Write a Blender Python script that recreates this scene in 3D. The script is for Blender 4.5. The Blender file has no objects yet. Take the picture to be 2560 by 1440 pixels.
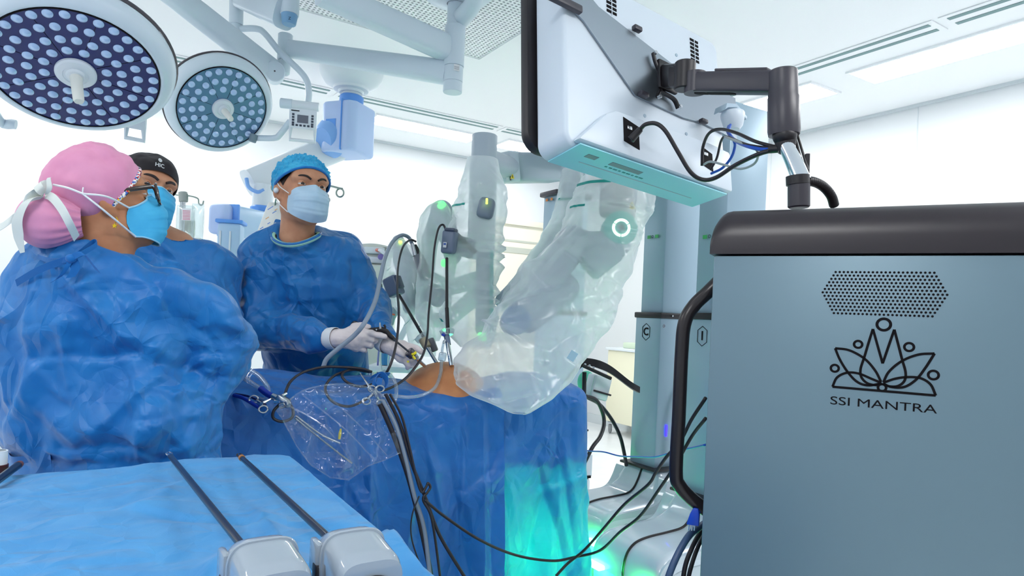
import bpy, bmesh, math, random
import numpy as np
from mathutils import Vector, Matrix
random.seed(3); np.random.seed(3)
SC = bpy.context.scene; COL = SC.collection
# ------------------------------------------------------------------ camera
F, RHO, CZ, CX, CY = 1658.0, math.radians(2.5), 1.18, 1280.0, 790.0
sr, cr = math.sin(RHO), math.cos(RHO)
cam_d = bpy.data.cameras.new('camera'); cam = bpy.data.objects.new('camera', cam_d); COL.objects.link(cam)
cam_d.sensor_width = 36.0; cam_d.lens = F / 2560 * 36; cam_d.shift_y = (CY - 720) / 2560
cam_d.clip_start = 0.02; cam_d.clip_end = 100
m3 = Matrix(((cr, -sr, 0), (0, 0, -1), (sr, cr, 0)))
cam.matrix_world = Matrix.Translation((0, 0, CZ)) @ m3.to_4x4()
SC.camera = cam
# ------------------------------------------------------------------ world, exposure
w = bpy.data.worlds.new('world'); SC.world = w; w.use_nodes = True
bg = w.node_tree.nodes['Background']
bg.inputs['Color'].default_value = (0.80, 0.91, 1.0, 1); bg.inputs['Strength'].default_value = 0.55
PANEL = 15.0          # strength of the ceiling light panels
LED_GREEN = 70.0
UNDER = 175.0         # unseen green strip added under the table, standing in for cart LEDs
vs = SC.view_settings
vs.view_transform = 'Standard'; vs.look = 'None'; vs.gamma = 1.0; vs.use_curve_mapping = False
vs.exposure = 0.3
try:
    SC.cycles.use_denoising = True
    SC.cycles.transparent_max_bounces = 24
    SC.cycles.max_bounces = 8; SC.cycles.diffuse_bounces = 4; SC.cycles.transmission_bounces = 8
    SC.cycles.sample_clamp_indirect = 6.0
    SC.cycles.caustics_reflective = False; SC.cycles.caustics_refractive = False
except Exception:
    pass
# ------------------------------------------------------------------ maths
def P(px, py, d):
    a = (px - CX) / F; b = (py - CY) / F
    return np.array([(a * cr + b * sr) * d, d, CZ + (a * sr - b * cr) * d])
def PZ(px, py, z):
    a = (px - CX) / F; b = (py - CY) / F
    return P(px, py, (z - CZ) / (a * sr - b * cr))
def V(*a): return np.array(a, float)
def nrm(v):
    v = np.asarray(v, float); return v / (np.linalg.norm(v) + 1e-12)
def rotm(ax, deg):
    return np.array(Matrix.Rotation(math.radians(deg), 3, ax))
def frame_z(n, up=(0, 0, 1)):
    z = nrm(n); x = np.cross(up, z)
    if np.linalg.norm(x) < 1e-4: x = np.cross((0, 1, 0), z)
    x = nrm(x); y = np.cross(z, x); return np.stack([x, y, z], 1)
def lin(c): return tuple(((v / 255 + .055) / 1.055) ** 2.4 if v > 10 else v / 255 / 12.92 for v in c)
def catmull(pts, n=8, closed=False):
    p = np.asarray(pts, float)
    if len(p) < 3: return p
    if closed: q = np.vstack([p[-1], p, p[0], p[1]])
    else: q = np.vstack([2 * p[0] - p[1], p, 2 * p[-1] - p[-2]])
    out = []
    for i in range(1, len(q) - 2):
        for t in np.linspace(0, 1, n, endpoint=False):
            a, b, c, d = q[i - 1], q[i], q[i + 1], q[i + 2]
            out.append(.5 * ((2 * b) + (c - a) * t + (2 * a - 5 * b + 4 * c - d) * t * t + (3 * b - a - 3 * c + d) * t ** 3))
    if not closed: out.append(p[-1])
    return np.array(out)
def _hash(ix, iy, iz, seed):
    h = (ix * 374761393 + iy * 668265263 + iz * 2147483647 + seed * 1274126177).astype(np.int64) & 0x7fffffff
    h = ((h ^ (h >> 13)) * 1274126177) & 0x7fffffff
    h = ((h ^ (h >> 16)) * 668265263) & 0x7fffffff
    return (h ^ (h >> 15)) / float(0x7fffffff) * 2 - 1
def vnoise(p, seed=0):
    p = np.asarray(p, float); i = np.floor(p).astype(np.int64); f_ = p - i; u = f_ * f_ * f_ * (f_ * (f_ * 6 - 15) + 10)
    r = 0
    for dx in (0, 1):
        for dy in (0, 1):
            for dz in (0, 1):
                wgt = (u[:, 0] if dx else 1 - u[:, 0]) * (u[:, 1] if dy else 1 - u[:, 1]) * (u[:, 2] if dz else 1 - u[:, 2])
                r = r + wgt * _hash(i[:, 0] + dx, i[:, 1] + dy, i[:, 2] + dz, seed)
    return r
def crumple(p, f1, a1, seed=0, octs=2):
    """sharp creases between soft facets"""
    r = 0; q = np.asarray(p, float)
    for o in range(octs):
        wv = np.stack([vnoise(q * f1 * .7, seed + 40 + o), vnoise(q * f1 * .7 + 9.1, seed + 50 + o), vnoise(q * f1 * .7 + 3.7, seed + 60 + o)], 1)
        n = vnoise((q + wv * .35 / f1) * f1, seed + o * 7)
        r = r + a1 * (np.abs(n) * 2 - .6); f1 *= 2.1; a1 *= .45
    return r
# ------------------------------------------------------------------ materials
MATS = {}
def mat(name, c, rough=.5, metal=0., emit=None, es=1., spec=.5, bump=None, vary=None, trans=0., alpha=None, coat=0., sheen=0., srgb=True):
    if name in MATS: return MATS[name]
    m = bpy.data.materials.new(name); m.use_nodes = True; nt = m.node_tree
    b = nt.nodes['Principled BSDF']; col = lin(c) if srgb else c
    b.inputs['Base Color'].default_value = (*col, 1); b.inputs['Roughness'].default_value = rough
    b.inputs['Metallic'].default_value = metal; b.inputs['Specular IOR Level'].default_value = spec
    if coat: b.inputs['Coat Weight'].default_value = coat
    if sheen: b.inputs['Sheen Weight'].default_value = sheen
    if trans: b.inputs['Transmission Weight'].default_value = trans
    if emit:
        b.inputs['Emission Color'].default_value = (*lin(emit), 1); b.inputs['Emission Strength'].default_value = es
    tc = None
    if bump or vary: tc = nt.nodes.new('ShaderNodeTexCoord')
    if bump:
        sc_, st, dist = bump
        n = nt.nodes.new('ShaderNodeTexNoise'); n.inputs['Scale'].default_value = sc_; n.inputs['Detail'].default_value = 3
        bp = nt.nodes.new('ShaderNodeBump'); bp.inputs['Strength'].default_value = st; bp.inputs['Distance'].default_value = dist
        nt.links.new(tc.outputs['Object'], n.inputs['Vector']); nt.links.new(n.outputs['Fac'], bp.inputs['Height']); nt.links.new(bp.outputs['Normal'], b.inputs['Normal'])
    if vary:
        sc_, c2 = vary
        n = nt.nodes.new('ShaderNodeTexNoise'); n.inputs['Scale'].default_value = sc_; n.inputs['Detail'].default_value = 4
        mx = nt.nodes.new('ShaderNodeMix'); mx.data_type = 'RGBA'
        mx.inputs[6].default_value = (*col, 1); mx.inputs[7].default_value = (*lin(c2), 1)
        rp = nt.nodes.new('ShaderNodeMapRange'); rp.inputs[1].default_value = .35; rp.inputs[2].default_value = .65
        nt.links.new(tc.outputs['Object'], n.inputs['Vector']); nt.links.new(n.outputs['Fac'], rp.inputs[0]); nt.links.new(rp.outputs[0], mx.inputs[0]); nt.links.new(mx.outputs[2], b.inputs['Base Color'])
    MATS[name] = m; return m
def film(name, tint, op0, op1, rough=.18, gl=.25):
    """thin plastic film: transparent sheet that gets milkier at grazing angles, with a glossy coat"""
    if name in MATS: return MATS[name]
    m = bpy.data.materials.new(name); m.use_nodes = True; nt = m.node_tree; nt.nodes.clear()
    N = nt.nodes.new; out = N('ShaderNodeOutputMaterial')
    tr = N('ShaderNodeBsdfTransparent'); tr.inputs[0].default_value = (*lin(tint), 1)
    tl = N('ShaderNodeBsdfTranslucent'); tl.inputs[0].default_value = (.93, .97, .98, 1)
    df = N('ShaderNodeBsdfDiffuse'); df.inputs[0].default_value = (.93, .97, .98, 1)
    gs = N('ShaderNodeBsdfGlossy'); gs.inputs['Roughness'].default_value = rough
    lw = N('ShaderNodeLayerWeight'); lw.inputs[0].default_value = .35
    mr = N('ShaderNodeMapRange'); mr.inputs[3].default_value = op0; mr.inputs[4].default_value = op1
    m1 = N('ShaderNodeMixShader'); m1.inputs[0].default_value = .6
    m2 = N('ShaderNodeMixShader'); m2.inputs[0].default_value = gl
    m4 = N('ShaderNodeMixShader')
    L = nt.links.new
    L(lw.outputs['Facing'], mr.inputs[0]); L(df.outputs[0], m1.inputs[1]); L(tl.outputs[0], m1.inputs[2])
    L(m1.outputs[0], m2.inputs[1]); L(gs.outputs[0], m2.inputs[2])
    L(mr.outputs[0], m4.inputs[0]); L(tr.outputs[0], m4.inputs[1]); L(m2.outputs[0], m4.inputs[2]); L(m4.outputs[0], out.inputs[0])
    MATS[name] = m; return m
def cloth(name, c, c2, rough=.62, transl=0.0, scale=900, spec=.25, wrinkle=0.):
    """non-woven fabric: fine fibre relief, faint mottling, optional light passing through"""
    if name in MATS: return MATS[name]
    m = mat(name, c, rough, spec=spec, bump=(scale, .25, .0006), vary=(14, c2), sheen=.15); nt = m.node_tree
    if wrinkle:
        # fine pressed creases: broken straight lines between flat facets, at two sizes
        N = nt.nodes.new; L = nt.links.new; tc = N('ShaderNodeTexCoord'); b = nt.nodes['Principled BSDF']; prev = b.inputs['Normal'].links[0].from_socket
        mp = N('ShaderNodeMapping'); mp.inputs['Scale'].default_value = (1, 1, .7); wn = N('ShaderNodeTexNoise'); wn.inputs['Scale'].default_value = 7; wn.inputs['Detail'].default_value = 1
        ad = N('ShaderNodeMix'); ad.data_type = 'RGBA'; ad.blend_type = 'ADD'; ad.inputs[0].default_value = .10
        L(tc.outputs['Object'], mp.inputs[0]); L(tc.outputs['Object'], wn.inputs['Vector']); L(mp.outputs[0], ad.inputs[6]); L(wn.outputs['Color'], ad.inputs[7])
        for sc_, wd_, ds in ((7.5, .10, wrinkle), (19., .13, wrinkle * .4)):
            vo = N('ShaderNodeTexVoronoi'); vo.feature = 'DISTANCE_TO_EDGE'; vo.inputs['Scale'].default_value = sc_
            mr = N('ShaderNodeMapRange'); mr.inputs[1].default_value = 0; mr.inputs[2].default_value = wd_ * 2.2; mr.inputs[3].default_value = 1; mr.inputs[4].default_value = 0
            mk = N('ShaderNodeTexNoise'); mk.inputs['Scale'].default_value = sc_ * .55; mk.inputs['Detail'].default_value = 1; mm = N('ShaderNodeMapRange'); mm.inputs[1].default_value = .42; mm.inputs[2].default_value = .62; mm.inputs[3].default_value = -.5
            ml = N('ShaderNodeMath'); ml.operation = 'MULTIPLY'; bp = N('ShaderNodeBump'); bp.inputs['Strength'].default_value = 1.; bp.inputs['Distance'].default_value = ds
            L(ad.outputs[2], vo.inputs['Vector']); L(vo.outputs['Distance'], mr.inputs[0]); L(tc.outputs['Object'], mk.inputs['Vector']); L(mk.outputs['Fac'], mm.inputs[0]); L(mr.outputs[0], ml.inputs[0]); L(mm.outputs[0], ml.inputs[1]); L(ml.outputs[0], bp.inputs['Height']); L(prev, bp.inputs['Normal']); prev = bp.outputs['Normal']
        L(prev, b.inputs['Normal'])
    if transl:
        b = nt.nodes['Principled BSDF']; out = nt.nodes['Material Output']
        tl = nt.nodes.new('ShaderNodeBsdfTranslucent'); tl.inputs[0].default_value = (*lin(c), 1)
        mx = nt.nodes.new('ShaderNodeMixShader'); mx.inputs[0].default_value = transl
        nt.links.new(b.outputs[0], mx.inputs[1]); nt.links.new(tl.outputs[0], mx.inputs[2]); nt.links.new(mx.outputs[0], out.inputs[0])
    return m
WHITE = mat('white_enamel', (214, 228, 238), .32, spec=.5)
WHITE2 = mat('white_plastic', (226, 234, 240), .45)
IVORY = mat('ivory_plastic', (232, 234, 226), .5)
GREYP = mat('pale_grey_plastic', (168, 188, 204), .4)
SILVER = mat('brushed_silver_paint', (150, 170, 186), .42, metal=.15, bump=(260, .06, .0004))
STEEL = mat('stainless_steel', (190, 194, 198), .25, metal=1.)
CHROME = mat('chrome', (225, 228, 232), .08, metal=1.)
BLACK = mat('black_plastic', (30, 25, 29), .42)
BLACKR = mat('black_rubber', (34, 30, 33), .55)
DARK = mat('charcoal_paint', (62, 58, 66), .38, bump=(700, .1, .0003))
INK = mat('black_print', (14, 10, 14), .7, spec=.15)
SKIN = mat('tan_skin', (206, 152, 120), .5, spec=.35, vary=(22, (192, 134, 102)), bump=(260, .12, .0006))
SKIN2 = mat('warm_brown_skin', (200, 140, 102), .5, spec=.35, vary=(22, (186, 124, 88)), bump=(260, .12, .0006))
HAIR = mat('dark_brown_hair', (44, 30, 26), .5, bump=(300, .5, .001))
BLUEC = cloth('blue_gown_fabric', (14, 107, 180), (24, 119, 190), .44, wrinkle=.010, spec=.4)
DRAPE = cloth('blue_drape_fabric', (34, 116, 200), (44, 128, 210), .36, transl=.28, wrinkle=.008, spec=.5)
TABLEC = cloth('pale_blue_table_drape', (64, 138, 196), (74, 148, 204), .55, wrinkle=.007)
FILM = film('frosted_plastic_film', (252, 254, 255), .38, .84, .20, .10)
CLEARF = film('clear_plastic_film', (246, 251, 255), .09, .45, .1, .45)
TUBEM = film('clear_tubing', (225, 238, 248), .16, .75, .08, .55)
TEAL = mat('teal_tape', (0, 150, 140), .5)
# ------------------------------------------------------------------ mesh builder
class MB:
    def __init__(s): s.v = []; s.f = []; s.n = 0
    def add(s, v, f):
        v = np.asarray(v, float).reshape(-1, 3)
        s.v.append(v); n = s.n
        s.f.extend([tuple(int(i) + n for i in q) for q in f]); s.n += len(v); return s
    def box(s, c, size, R=None, bev=0., seg=2):
        x, y, z = np.asarray(size, float) / 2
        bm = bmesh.new(); bmesh.ops.create_cube(bm, size=1)
        for q in bm.verts: q.co = Vector((q.co.x * 2 * x, q.co.y * 2 * y, q.co.z * 2 * z))
        if bev > 0: bmesh.ops.bevel(bm, geom=bm.edges[:] + bm.verts[:], offset=min(bev, x * .95, y * .95, z * .95), segments=seg, affect='EDGES', profile=.5)
        return s._bm(bm, c, R)
    def _bm(s, bm, c=(0, 0, 0), R=None):
        bm.verts.ensure_lookup_table(); bm.verts.index_update()
        v = np.array([q.co[:] for q in bm.verts]); f = [[q.index for q in fa.verts] for fa in bm.faces]; bm.free()
        if R is not None: v = v @ np.asarray(R).T
        return s.add(v + np.asarray(c, float), f)
    def prism(s, poly, depth, o, ux, uy, bev=0., seg=2, z0=0.):
        """2-D outline in the plane (ux, uy), thickened along ux x uy from z0 to z0+depth"""
        ux = np.asarray(ux, float); uy = np.asarray(uy, float); uz = nrm(np.cross(ux, uy))
        bm = bmesh.new(); vs_ = [bm.verts.new((x, y, 0)) for x, y in poly]; fa = bm.faces.new(vs_)
        r = bmesh.ops.extrude_face_region(bm, geom=[fa])
        for q in r['geom']:
            if isinstance(q, bmesh.types.BMVert): q.co.z += depth
        bmesh.ops.recalc_face_normals(bm, faces=bm.faces[:])
        if bev > 0: bmesh.ops.bevel(bm, geom=[e for e in bm.edges if len(poly) < 9 or abs(e.verts[0].co.z - e.verts[1].co.z) < 1e-6], offset=bev, segments=seg, affect='EDGES', profile=.5)
        R = np.stack([ux, uy, uz], 1)
        return s._bm(bm, np.asarray(o, float) + uz * z0, R)
    def cyl(s, a, b, ra, rb=None, n=24, caps=True, bev=0.):
        rb = ra if rb is None else rb; a = np.asarray(a, float); b = np.asarray(b, float); L = np.linalg.norm(b - a)
        if bev > 0: prof = [(0, 0), (ra - bev, 0), (ra, bev), (rb, L - bev), (rb - bev, L), (0, L)]
        else: prof = [(0, 0), (ra, 0), (rb, L), (0, L)] if caps else [(ra, 0), (rb, L)]
        return s.lathe(prof, a, b - a, n)
    def lathe(s, prof, o, axis=(0, 0, 1), n=32, sx=1., sy=1., up=(0, 0, 1)):
        R = frame_z(axis, up); t = np.linspace(0, 2 * math.pi, n, endpoint=False); v = []; f = []; idx = []
        for r, z in prof:
            if r < 1e-7: idx.append([len(v)]); v.append((0, 0, z))
            else:
                idx.append(list(range(len(v), len(v) + n))); v.extend([(r * math.cos(q) * sx, r * math.sin(q) * sy, z) for q in t])
        for A, B in zip(idx[:-1], idx[1:]):
            for i in range(n):
                j = (i + 1) % n
                if len(A) == 1 and len(B) == 1: continue
                if len(A) == 1: f.append((A[0], B[j], B[i]))
                elif len(B) == 1: f.append((A[i], A[j], B[0]))
                else: f.append((A[i], A[j], B[j], B[i]))
        return s.add(np.array(v) @ R.T + np.asarray(o, float), f)
    def ell(s, c, r, R=None, nu=24, nv=14):
        r = np.broadcast_to(np.asarray(r, float), 3); v = [(0, 0, -1)]; f = []
        for j in range(1, nv):
            p = -math.pi / 2 + math.pi * j / nv
            for i in range(nu): v.append((math.cos(p) * math.cos(2 * math.pi * i / nu), math.cos(p) * math.sin(2 * math.pi * i / nu), math.sin(p)))
        v.append((0, 0, 1)); T = len(v) - 1
        for i in range(nu):
            k = (i + 1) % nu; f.append((0, 1 + k, 1 + i)); f.append((T, T - nu + i, T - nu + k))
            for j in range(nv - 2): a = 1 + j * nu; f.append((a + i, a + k, a + nu + k, a + nu + i))
        v = np.array(v) * r
        if R is not None: v = v @ np.asarray(R).T
        return s.add(v + np.asarray(c, float), f)
    def tube(s, pts, r, n=8, sp=6, closed=False, flat=1.):
        p = catmull(pts, sp, closed) if sp else np.asarray(pts, float)
        m = len(p); r = np.broadcast_to(np.asarray(r, float), (m,)) if np.ndim(r) == 0 else np.interp(np.linspace(0, 1, m), np.linspace(0, 1, len(r)), r)
        T = np.roll(p, -1, 0) - np.roll(p, 1, 0)
        if not closed: T[0] = p[1] - p[0]; T[-1] = p[-1] - p[-2]
        T /= np.linalg.norm(T, axis=1)[:, None] + 1e-12
        u = np.cross(T[0], (0, 0, 1)); u = nrm(u if np.linalg.norm(u) > .05 else np.cross(T[0], (1, 0, 0)))
        v = []; ang = np.linspace(0, 2 * math.pi, n, endpoint=False)
        for i in range(m):
            u = nrm(u - T[i] * (u @ T[i])); w_ = np.cross(T[i], u)
            v.append(p[i] + r[i] * (np.cos(ang)[:, None] * u + flat * np.sin(ang)[:, None] * w_))
        v = np.vstack(v); f = []
        for i in range(m if closed else m - 1):
            a = i * n; b = ((i + 1) % m) * n
            for k in range(n): l = (k + 1) % n; f.append((a + k, a + l, b + l, b + k))
        if not closed: f.append(tuple(range(n))[::-1]); f.append(tuple(range((m - 1) * n, m * n)))
        return s.add(v, f)
    def grid(s, G, cu=False, cv=False, thick=0.):
        """G (n, m, 3); cu/cv close the first/second direction; thick gives the sheet a back side"""
        G = np.asarray(G, float); n, m = G.shape[:2]; f = []
        for i in range(n if cu else n - 1):
            for j in range(m if cv else m - 1):
                k, l = (i + 1) % n, (j + 1) % m; f.append((i * m + j, k * m + j, k * m + l, i * m + l))
        if thick:
            v = G.reshape(-1, 3); N = vnormals(v, np.array(f)); N0 = len(v)
            f2 = [tuple(q[::-1] + np.int64(N0)) if False else tuple(int(x) + N0 for x in q[::-1]) for q in f]
            rim = []
            def edge(a, b): rim.append((b, a, a + N0, b + N0))
            if not cv:
                for i in range(n if cu else n - 1):
                    k = (i + 1) % n; edge(i * m, k * m); edge(k * m + m - 1, i * m + m - 1)
            if not cu:
                for j in range(m if cv else m - 1):
                    l = (j + 1) % m; edge(l, j); edge((n - 1) * m + j, (n - 1) * m + l)
            return s.add(np.vstack([v, v - N * thick]), f + f2 + rim)
        return s.add(G.reshape(-1, 3), f)
    def ribbon(s, pts, width, side, thick=.0008, sp=14):
        p = catmull(pts, sp); sd = np.asarray(side, float)
        wd = np.interp(np.linspace(0, 1, len(p)), np.linspace(0, 1, len(np.atleast_1d(width))), np.atleast_1d(width)) if np.ndim(width) else np.full(len(p), width)
        if sd.ndim == 1: sd = np.repeat(sd[None], len(p), 0)
        else: sd = np.stack([np.interp(np.linspace(0, 1, len(p)), np.linspace(0, 1, len(sd)), sd[:, k]) for k in range(3)], 1)
        sd = sd / np.linalg.norm(sd, axis=1)[:, None]
        G = np.stack([p - sd * wd[:, None] / 2, p, p + sd * wd[:, None] / 2], 1)
        return s.grid(G, thick=thick)
    def build(s, name, m, parent=None, ang=38, smooth=True):
        me = bpy.data.meshes.new(name)
        v = np.vstack(s.v) if s.v else np.zeros((0, 3))
        off = OFF.get(parent.name, np.zeros(3)) if parent is not None else v.mean(0) * [1, 1, 0] + [0, 0, v[:, 2].min()]
        me.from_pydata((v - off).tolist(), [], s.f); me.validate()
        if smooth:
            me.polygons.foreach_set('use_smooth', np.ones(len(me.polygons), bool))
            if ang < 179: me.set_sharp_from_angle(angle=math.radians(ang))
        for q in (m if isinstance(m, (list, tuple)) else [m]): me.materials.append(q)
        o = bpy.data.objects.new(name, me); COL.objects.link(o)
        if parent is not None: o.parent = parent; OFF[o.name] = OFF[parent.name]
        else: o.location = off; OFF[o.name] = np.asarray(off, float)
        return o
OFF = {}
def vnormals(v, q):
    N = np.zeros_like(v); q = np.asarray(q)
    n = np.cross(v[q[:, 2]] - v[q[:, 0]], v[q[:, 3 if q.shape[1] > 3 else 1]] - v[q[:, 1 if q.shape[1] > 3 else 0]])
    for k in range(q.shape[1]): np.add.at(N, q[:, k], n)
    return N / (np.linalg.norm(N, axis=1)[:, None] + 1e-12)
def tag(o, label, cat, group=None):
    o['label'] = label; o['category'] = cat
    if group: o['group'] = group
    return o
def thing(name, label, cat, loc=(0, 0, 0), group=None):
    o = bpy.data.objects.new(name, None); COL.objects.link(o); o.location = loc; o.empty_display_size = .05
    OFF[o.name] = np.asarray(loc, float); return tag(o, label, cat, group)
def struct(o): o['kind'] = 'structure'; return o
def stuff(o): o['kind'] = 'stuff'; return o
def lab(o, t): o['label'] = t; return o
def cp(src, parent, off, R=None):
    """copy of a part, moved"""
    o = src.copy(); COL.objects.link(o); o.parent = parent; OFF[o.name] = OFF[parent.name]
    M = Matrix.Identity(4) if R is None else Matrix(R).to_4x4()
    o.matrix_local = Matrix.Translation(off) @ M; return o
_tc = {}
def text_into(mb, txt, h, o, ux, uy, bold=0., depth=.0006, align='CENTER', sx=1.):
    cu = bpy.data.curves.new('lettering', 'FONT'); cu.body = txt; cu.size = 1.0; cu.align_x = align; cu.align_y = 'CENTER'; cu.offset = bold; cu.resolution_u = 4
    ob = bpy.data.objects.new('lettering', cu); COL.objects.link(ob)
    dg = bpy.context.evaluated_depsgraph_get(); me = bpy.data.meshes.new_from_object(ob.evaluated_get(dg))
    v = np.array([q.co[:] for q in me.vertices]); f = [list(p.vertices) for p in me.polygons]
    bpy.data.objects.remove(ob); bpy.data.curves.remove(cu); bpy.data.meshes.remove(me)
    ux = nrm(ux); uy = nrm(uy); uz = np.cross(ux, uy); s_ = h / .7
    mb.add(np.asarray(o, float) + v[:, :1] * s_ * sx * ux + v[:, 1:2] * s_ * uy + uz * depth, f); return mb
# ------------------------------------------------------------------ implicit surfaces
class SDF:
    def __init__(s, lo, hi, h):
        s.lo = np.asarray(lo, float); s.h = h; s.n = np.ceil((np.asarray(hi, float) - s.lo) / h).astype(int) + 1
        s.V = np.full(s.n, .2, np.float32)
    def blk(s, lo, hi):
        a = np.clip(np.floor((np.asarray(lo) - s.lo) / s.h).astype(int), 0, s.n); b = np.clip(np.ceil((np.asarray(hi) - s.lo) / s.h).astype(int) + 1, 0, s.n)
        if (b <= a).any(): return None, None
        sl = tuple(slice(i, j) for i, j in zip(a, b))
        X = [(s.lo[k] + s.h * np.arange(a[k], b[k])).astype(np.float32) for k in range(3)]
        return sl, (X[0][:, None, None], X[1][None, :, None], X[2][None, None, :])
    def put(s, sl, d, k, sub=False):
        v = s.V[sl]
        if sub: v = -v
        hh = np.clip(.5 + .5 * (v - d) / k, 0, 1); r = v * (1 - hh) + d * hh - k * hh * (1 - hh)
        s.V[sl] = -r if sub else r
    def cone(s, a, b, ra, rb, k=.02, sub=False):
        a = np.asarray(a, float); b = np.asarray(b, float); m = max(ra, rb) + k + .03
        sl, X = s.blk(np.minimum(a, b) - m, np.maximum(a, b) + m)
        if sl is None: return s
        ba = b - a; L = ba @ ba + 1e-12
        t = np.clip(((X[0] - a[0]) * ba[0] + (X[1] - a[1]) * ba[1] + (X[2] - a[2]) * ba[2]) / L, 0, 1)
        d = np.sqrt((X[0] - a[0] - t * ba[0]) ** 2 + (X[1] - a[1] - t * ba[1]) ** 2 + (X[2] - a[2] - t * ba[2]) ** 2) - (ra + t * (rb - ra))
        s.put(sl, d, k, sub); return s
    def chain(s, pts, rs, k=.02):
        for i in range(len(pts) - 1): s.cone(pts[i], pts[i + 1], rs[i], rs[i + 1], k)
        return s
    def ell(s, c, r, R=None, k=.02, sub=False):
        c = np.asarray(c, float); r = np.asarray(r, float); m = r.max() + k + .03
        sl, X = s.blk(c - m, c + m)
        if sl is None: return s
        q = [X[i] - c[i] for i in range(3)]
        if R is not None: R = np.asarray(R); q = [R[0, i] * q[0] + R[1, i] * q[1] + R[2, i] * q[2] for i in range(3)]
        k0 = np.sqrt((q[0] / r[0]) ** 2 + (q[1] / r[1]) ** 2 + (q[2] / r[2]) ** 2); k1 = np.sqrt((q[0] / r[0] ** 2) ** 2 + (q[1] / r[1] ** 2) ** 2 + (q[2] / r[2] ** 2) ** 2) + 1e-6
        s.put(sl, k0 * (k0 - 1) / k1, k, sub); return s
    def loft(s, lev, yaw=0., k=.03):
        """stack of elliptical sections (z, cx, cy, rx, ry), turned by yaw about its own axis"""
        lev = np.array(sorted(lev)); m = lev[:, 3:5].max() + k + .03
        sl, X = s.blk([lev[:, 1].min() - m, lev[:, 2].min() - m, lev[0, 0] - .03], [lev[:, 1].max() + m, lev[:, 2].max() + m, lev[-1, 0] + .03])
        if sl is None: return s
        z = X[2]; cx, cy, rx, ry = [np.interp(z, lev[:, 0], lev[:, i]) for i in range(1, 5)]
        c_, s_ = math.cos(yaw), math.sin(yaw); qx = (X[0] - cx) * c_ + (X[1] - cy) * s_; qy = -(X[0] - cx) * s_ + (X[1] - cy) * c_
        e = 2.3; kk = ((np.abs(qx) / rx) ** e + (np.abs(qy) / ry) ** e) ** (1 / e)
        d = (kk - 1) * np.minimum(rx, ry)
        d = np.maximum(d, np.maximum(lev[0, 0] - z, z - lev[-1, 0]))
        s.put(sl, d.astype(np.float32), k); return s
    def mesh(s):
        V_ = s.V; I = V_ < 0; n = s.n
        c = [V_[i:n[0] - 1 + i, j:n[1] - 1 + j, k:n[2] - 1 + k] for i in (0, 1) for j in (0, 1) for k in (0, 1)]
        cnt = sum((q < 0).astype(np.int8) for q in c); act = (cnt > 0) & (cnt < 8); ijk = np.argwhere(act)
        vid = np.full(act.shape, -1, np.int64); vid[act] = np.arange(len(ijk))
        vals = np.stack([q[act] for q in c], 1); off = np.array([(i, j, k) for i in (0, 1) for j in (0, 1) for k in (0, 1)], float)
        acc = np.zeros((len(ijk), 3)); num = np.zeros(len(ijk))
        for a in range(8):
            for b in range(a + 1, 8):
                if np.abs(off[a] - off[b]).sum() != 1: continue
                va, vb = vals[:, a], vals[:, b]; mk = (va < 0) != (vb < 0); t = np.where(mk, va / np.where(mk, va - vb, 1), 0)
                acc += np.where(mk[:, None], off[a] + t[:, None] * (off[b] - off[a]), 0); num += mk
        verts = s.lo + s.h * (ijk + acc / num[:, None]); quads = []
        for ax in range(3):
            u, v = (ax + 1) % 3, (ax + 2) % 3
            A = [slice(None)] * 3; B = [slice(None)] * 3; A[ax] = slice(0, -1); B[ax] = slice(1, None)
            ch = I[tuple(A)] != I[tuple(B)]; e = np.argwhere(ch); e = e[(e[:, u] > 0) & (e[:, v] > 0) & (e[:, u] < n[u] - 1) & (e[:, v] < n[v] - 1)]
            ins = I[tuple(e.T)]
            def g(du, dv): q = e.copy(); q[:, u] -= du; q[:, v] -= dv; return vid[tuple(q.T)]
            q = np.stack([g(1, 1), g(0, 1), g(0, 0), g(1, 0)], 1); q[~ins] = q[~ins][:, ::-1]; quads.append(q)
        q = np.vstack(quads); q = q[(q >= 0).all(1)]
        return verts, q
def relax(v, q, it=2, lam=.5):
    e = np.vstack([q[:, [0, 1]], q[:, [1, 2]], q[:, [2, 3]], q[:, [3, 0]]]); e = np.vstack([e, e[:, ::-1]])
    deg = np.bincount(e[:, 0], minlength=len(v))[:, None].astype(float)
    for _ in range(it):
        a = np.stack([np.bincount(e[:, 0], weights=v[e[:, 1], k], minlength=len(v)) for k in range(3)], 1)
        v = v + lam * (a / np.maximum(deg, 1) - v)
    return v
def keep(v, q, mask):
    """drop the vertices outside mask"""
    ok = mask[q].all(1); q = q[ok]; used = np.zeros(len(v), bool); used[q] = True
    idx = np.cumsum(used) - 1; return v[used], idx[q]
def creases(v, N, segs, d, yaw=0.):
    """relief of sewn and pressed folds: each segment (x0,y0,x1,y1,width,amp) given on the photograph, moved to depth d"""
    out = np.zeros(len(v)); fr = np.clip((.35 - N[:, 1]) / .5, 0, 1); Q = v[:, [0, 2]]
    for x0, y0, x1, y1, wd, am in segs:
        a = P(x0, y0, d)[[0, 2]]; b = P(x1, y1, d)[[0, 2]]; ab = b - a; L = ab @ ab
        t = ((Q - a) @ ab) / L; tc = np.clip(t, 0, 1); dist = np.linalg.norm(Q - a - tc[:, None] * ab, axis=1)
        side = np.sign((Q - a)[:, 0] * ab[1] - (Q - a)[:, 1] * ab[0])
        tap = np.clip(np.minimum(tc + .08, 1.08 - tc) * 5, 0, 1)
        wl = np.where(side > 0, wd, wd * 2.2)
        out += am * tap * np.clip(1 - dist / wl, 0, 1) ** 1.3
    return out * fr

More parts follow.
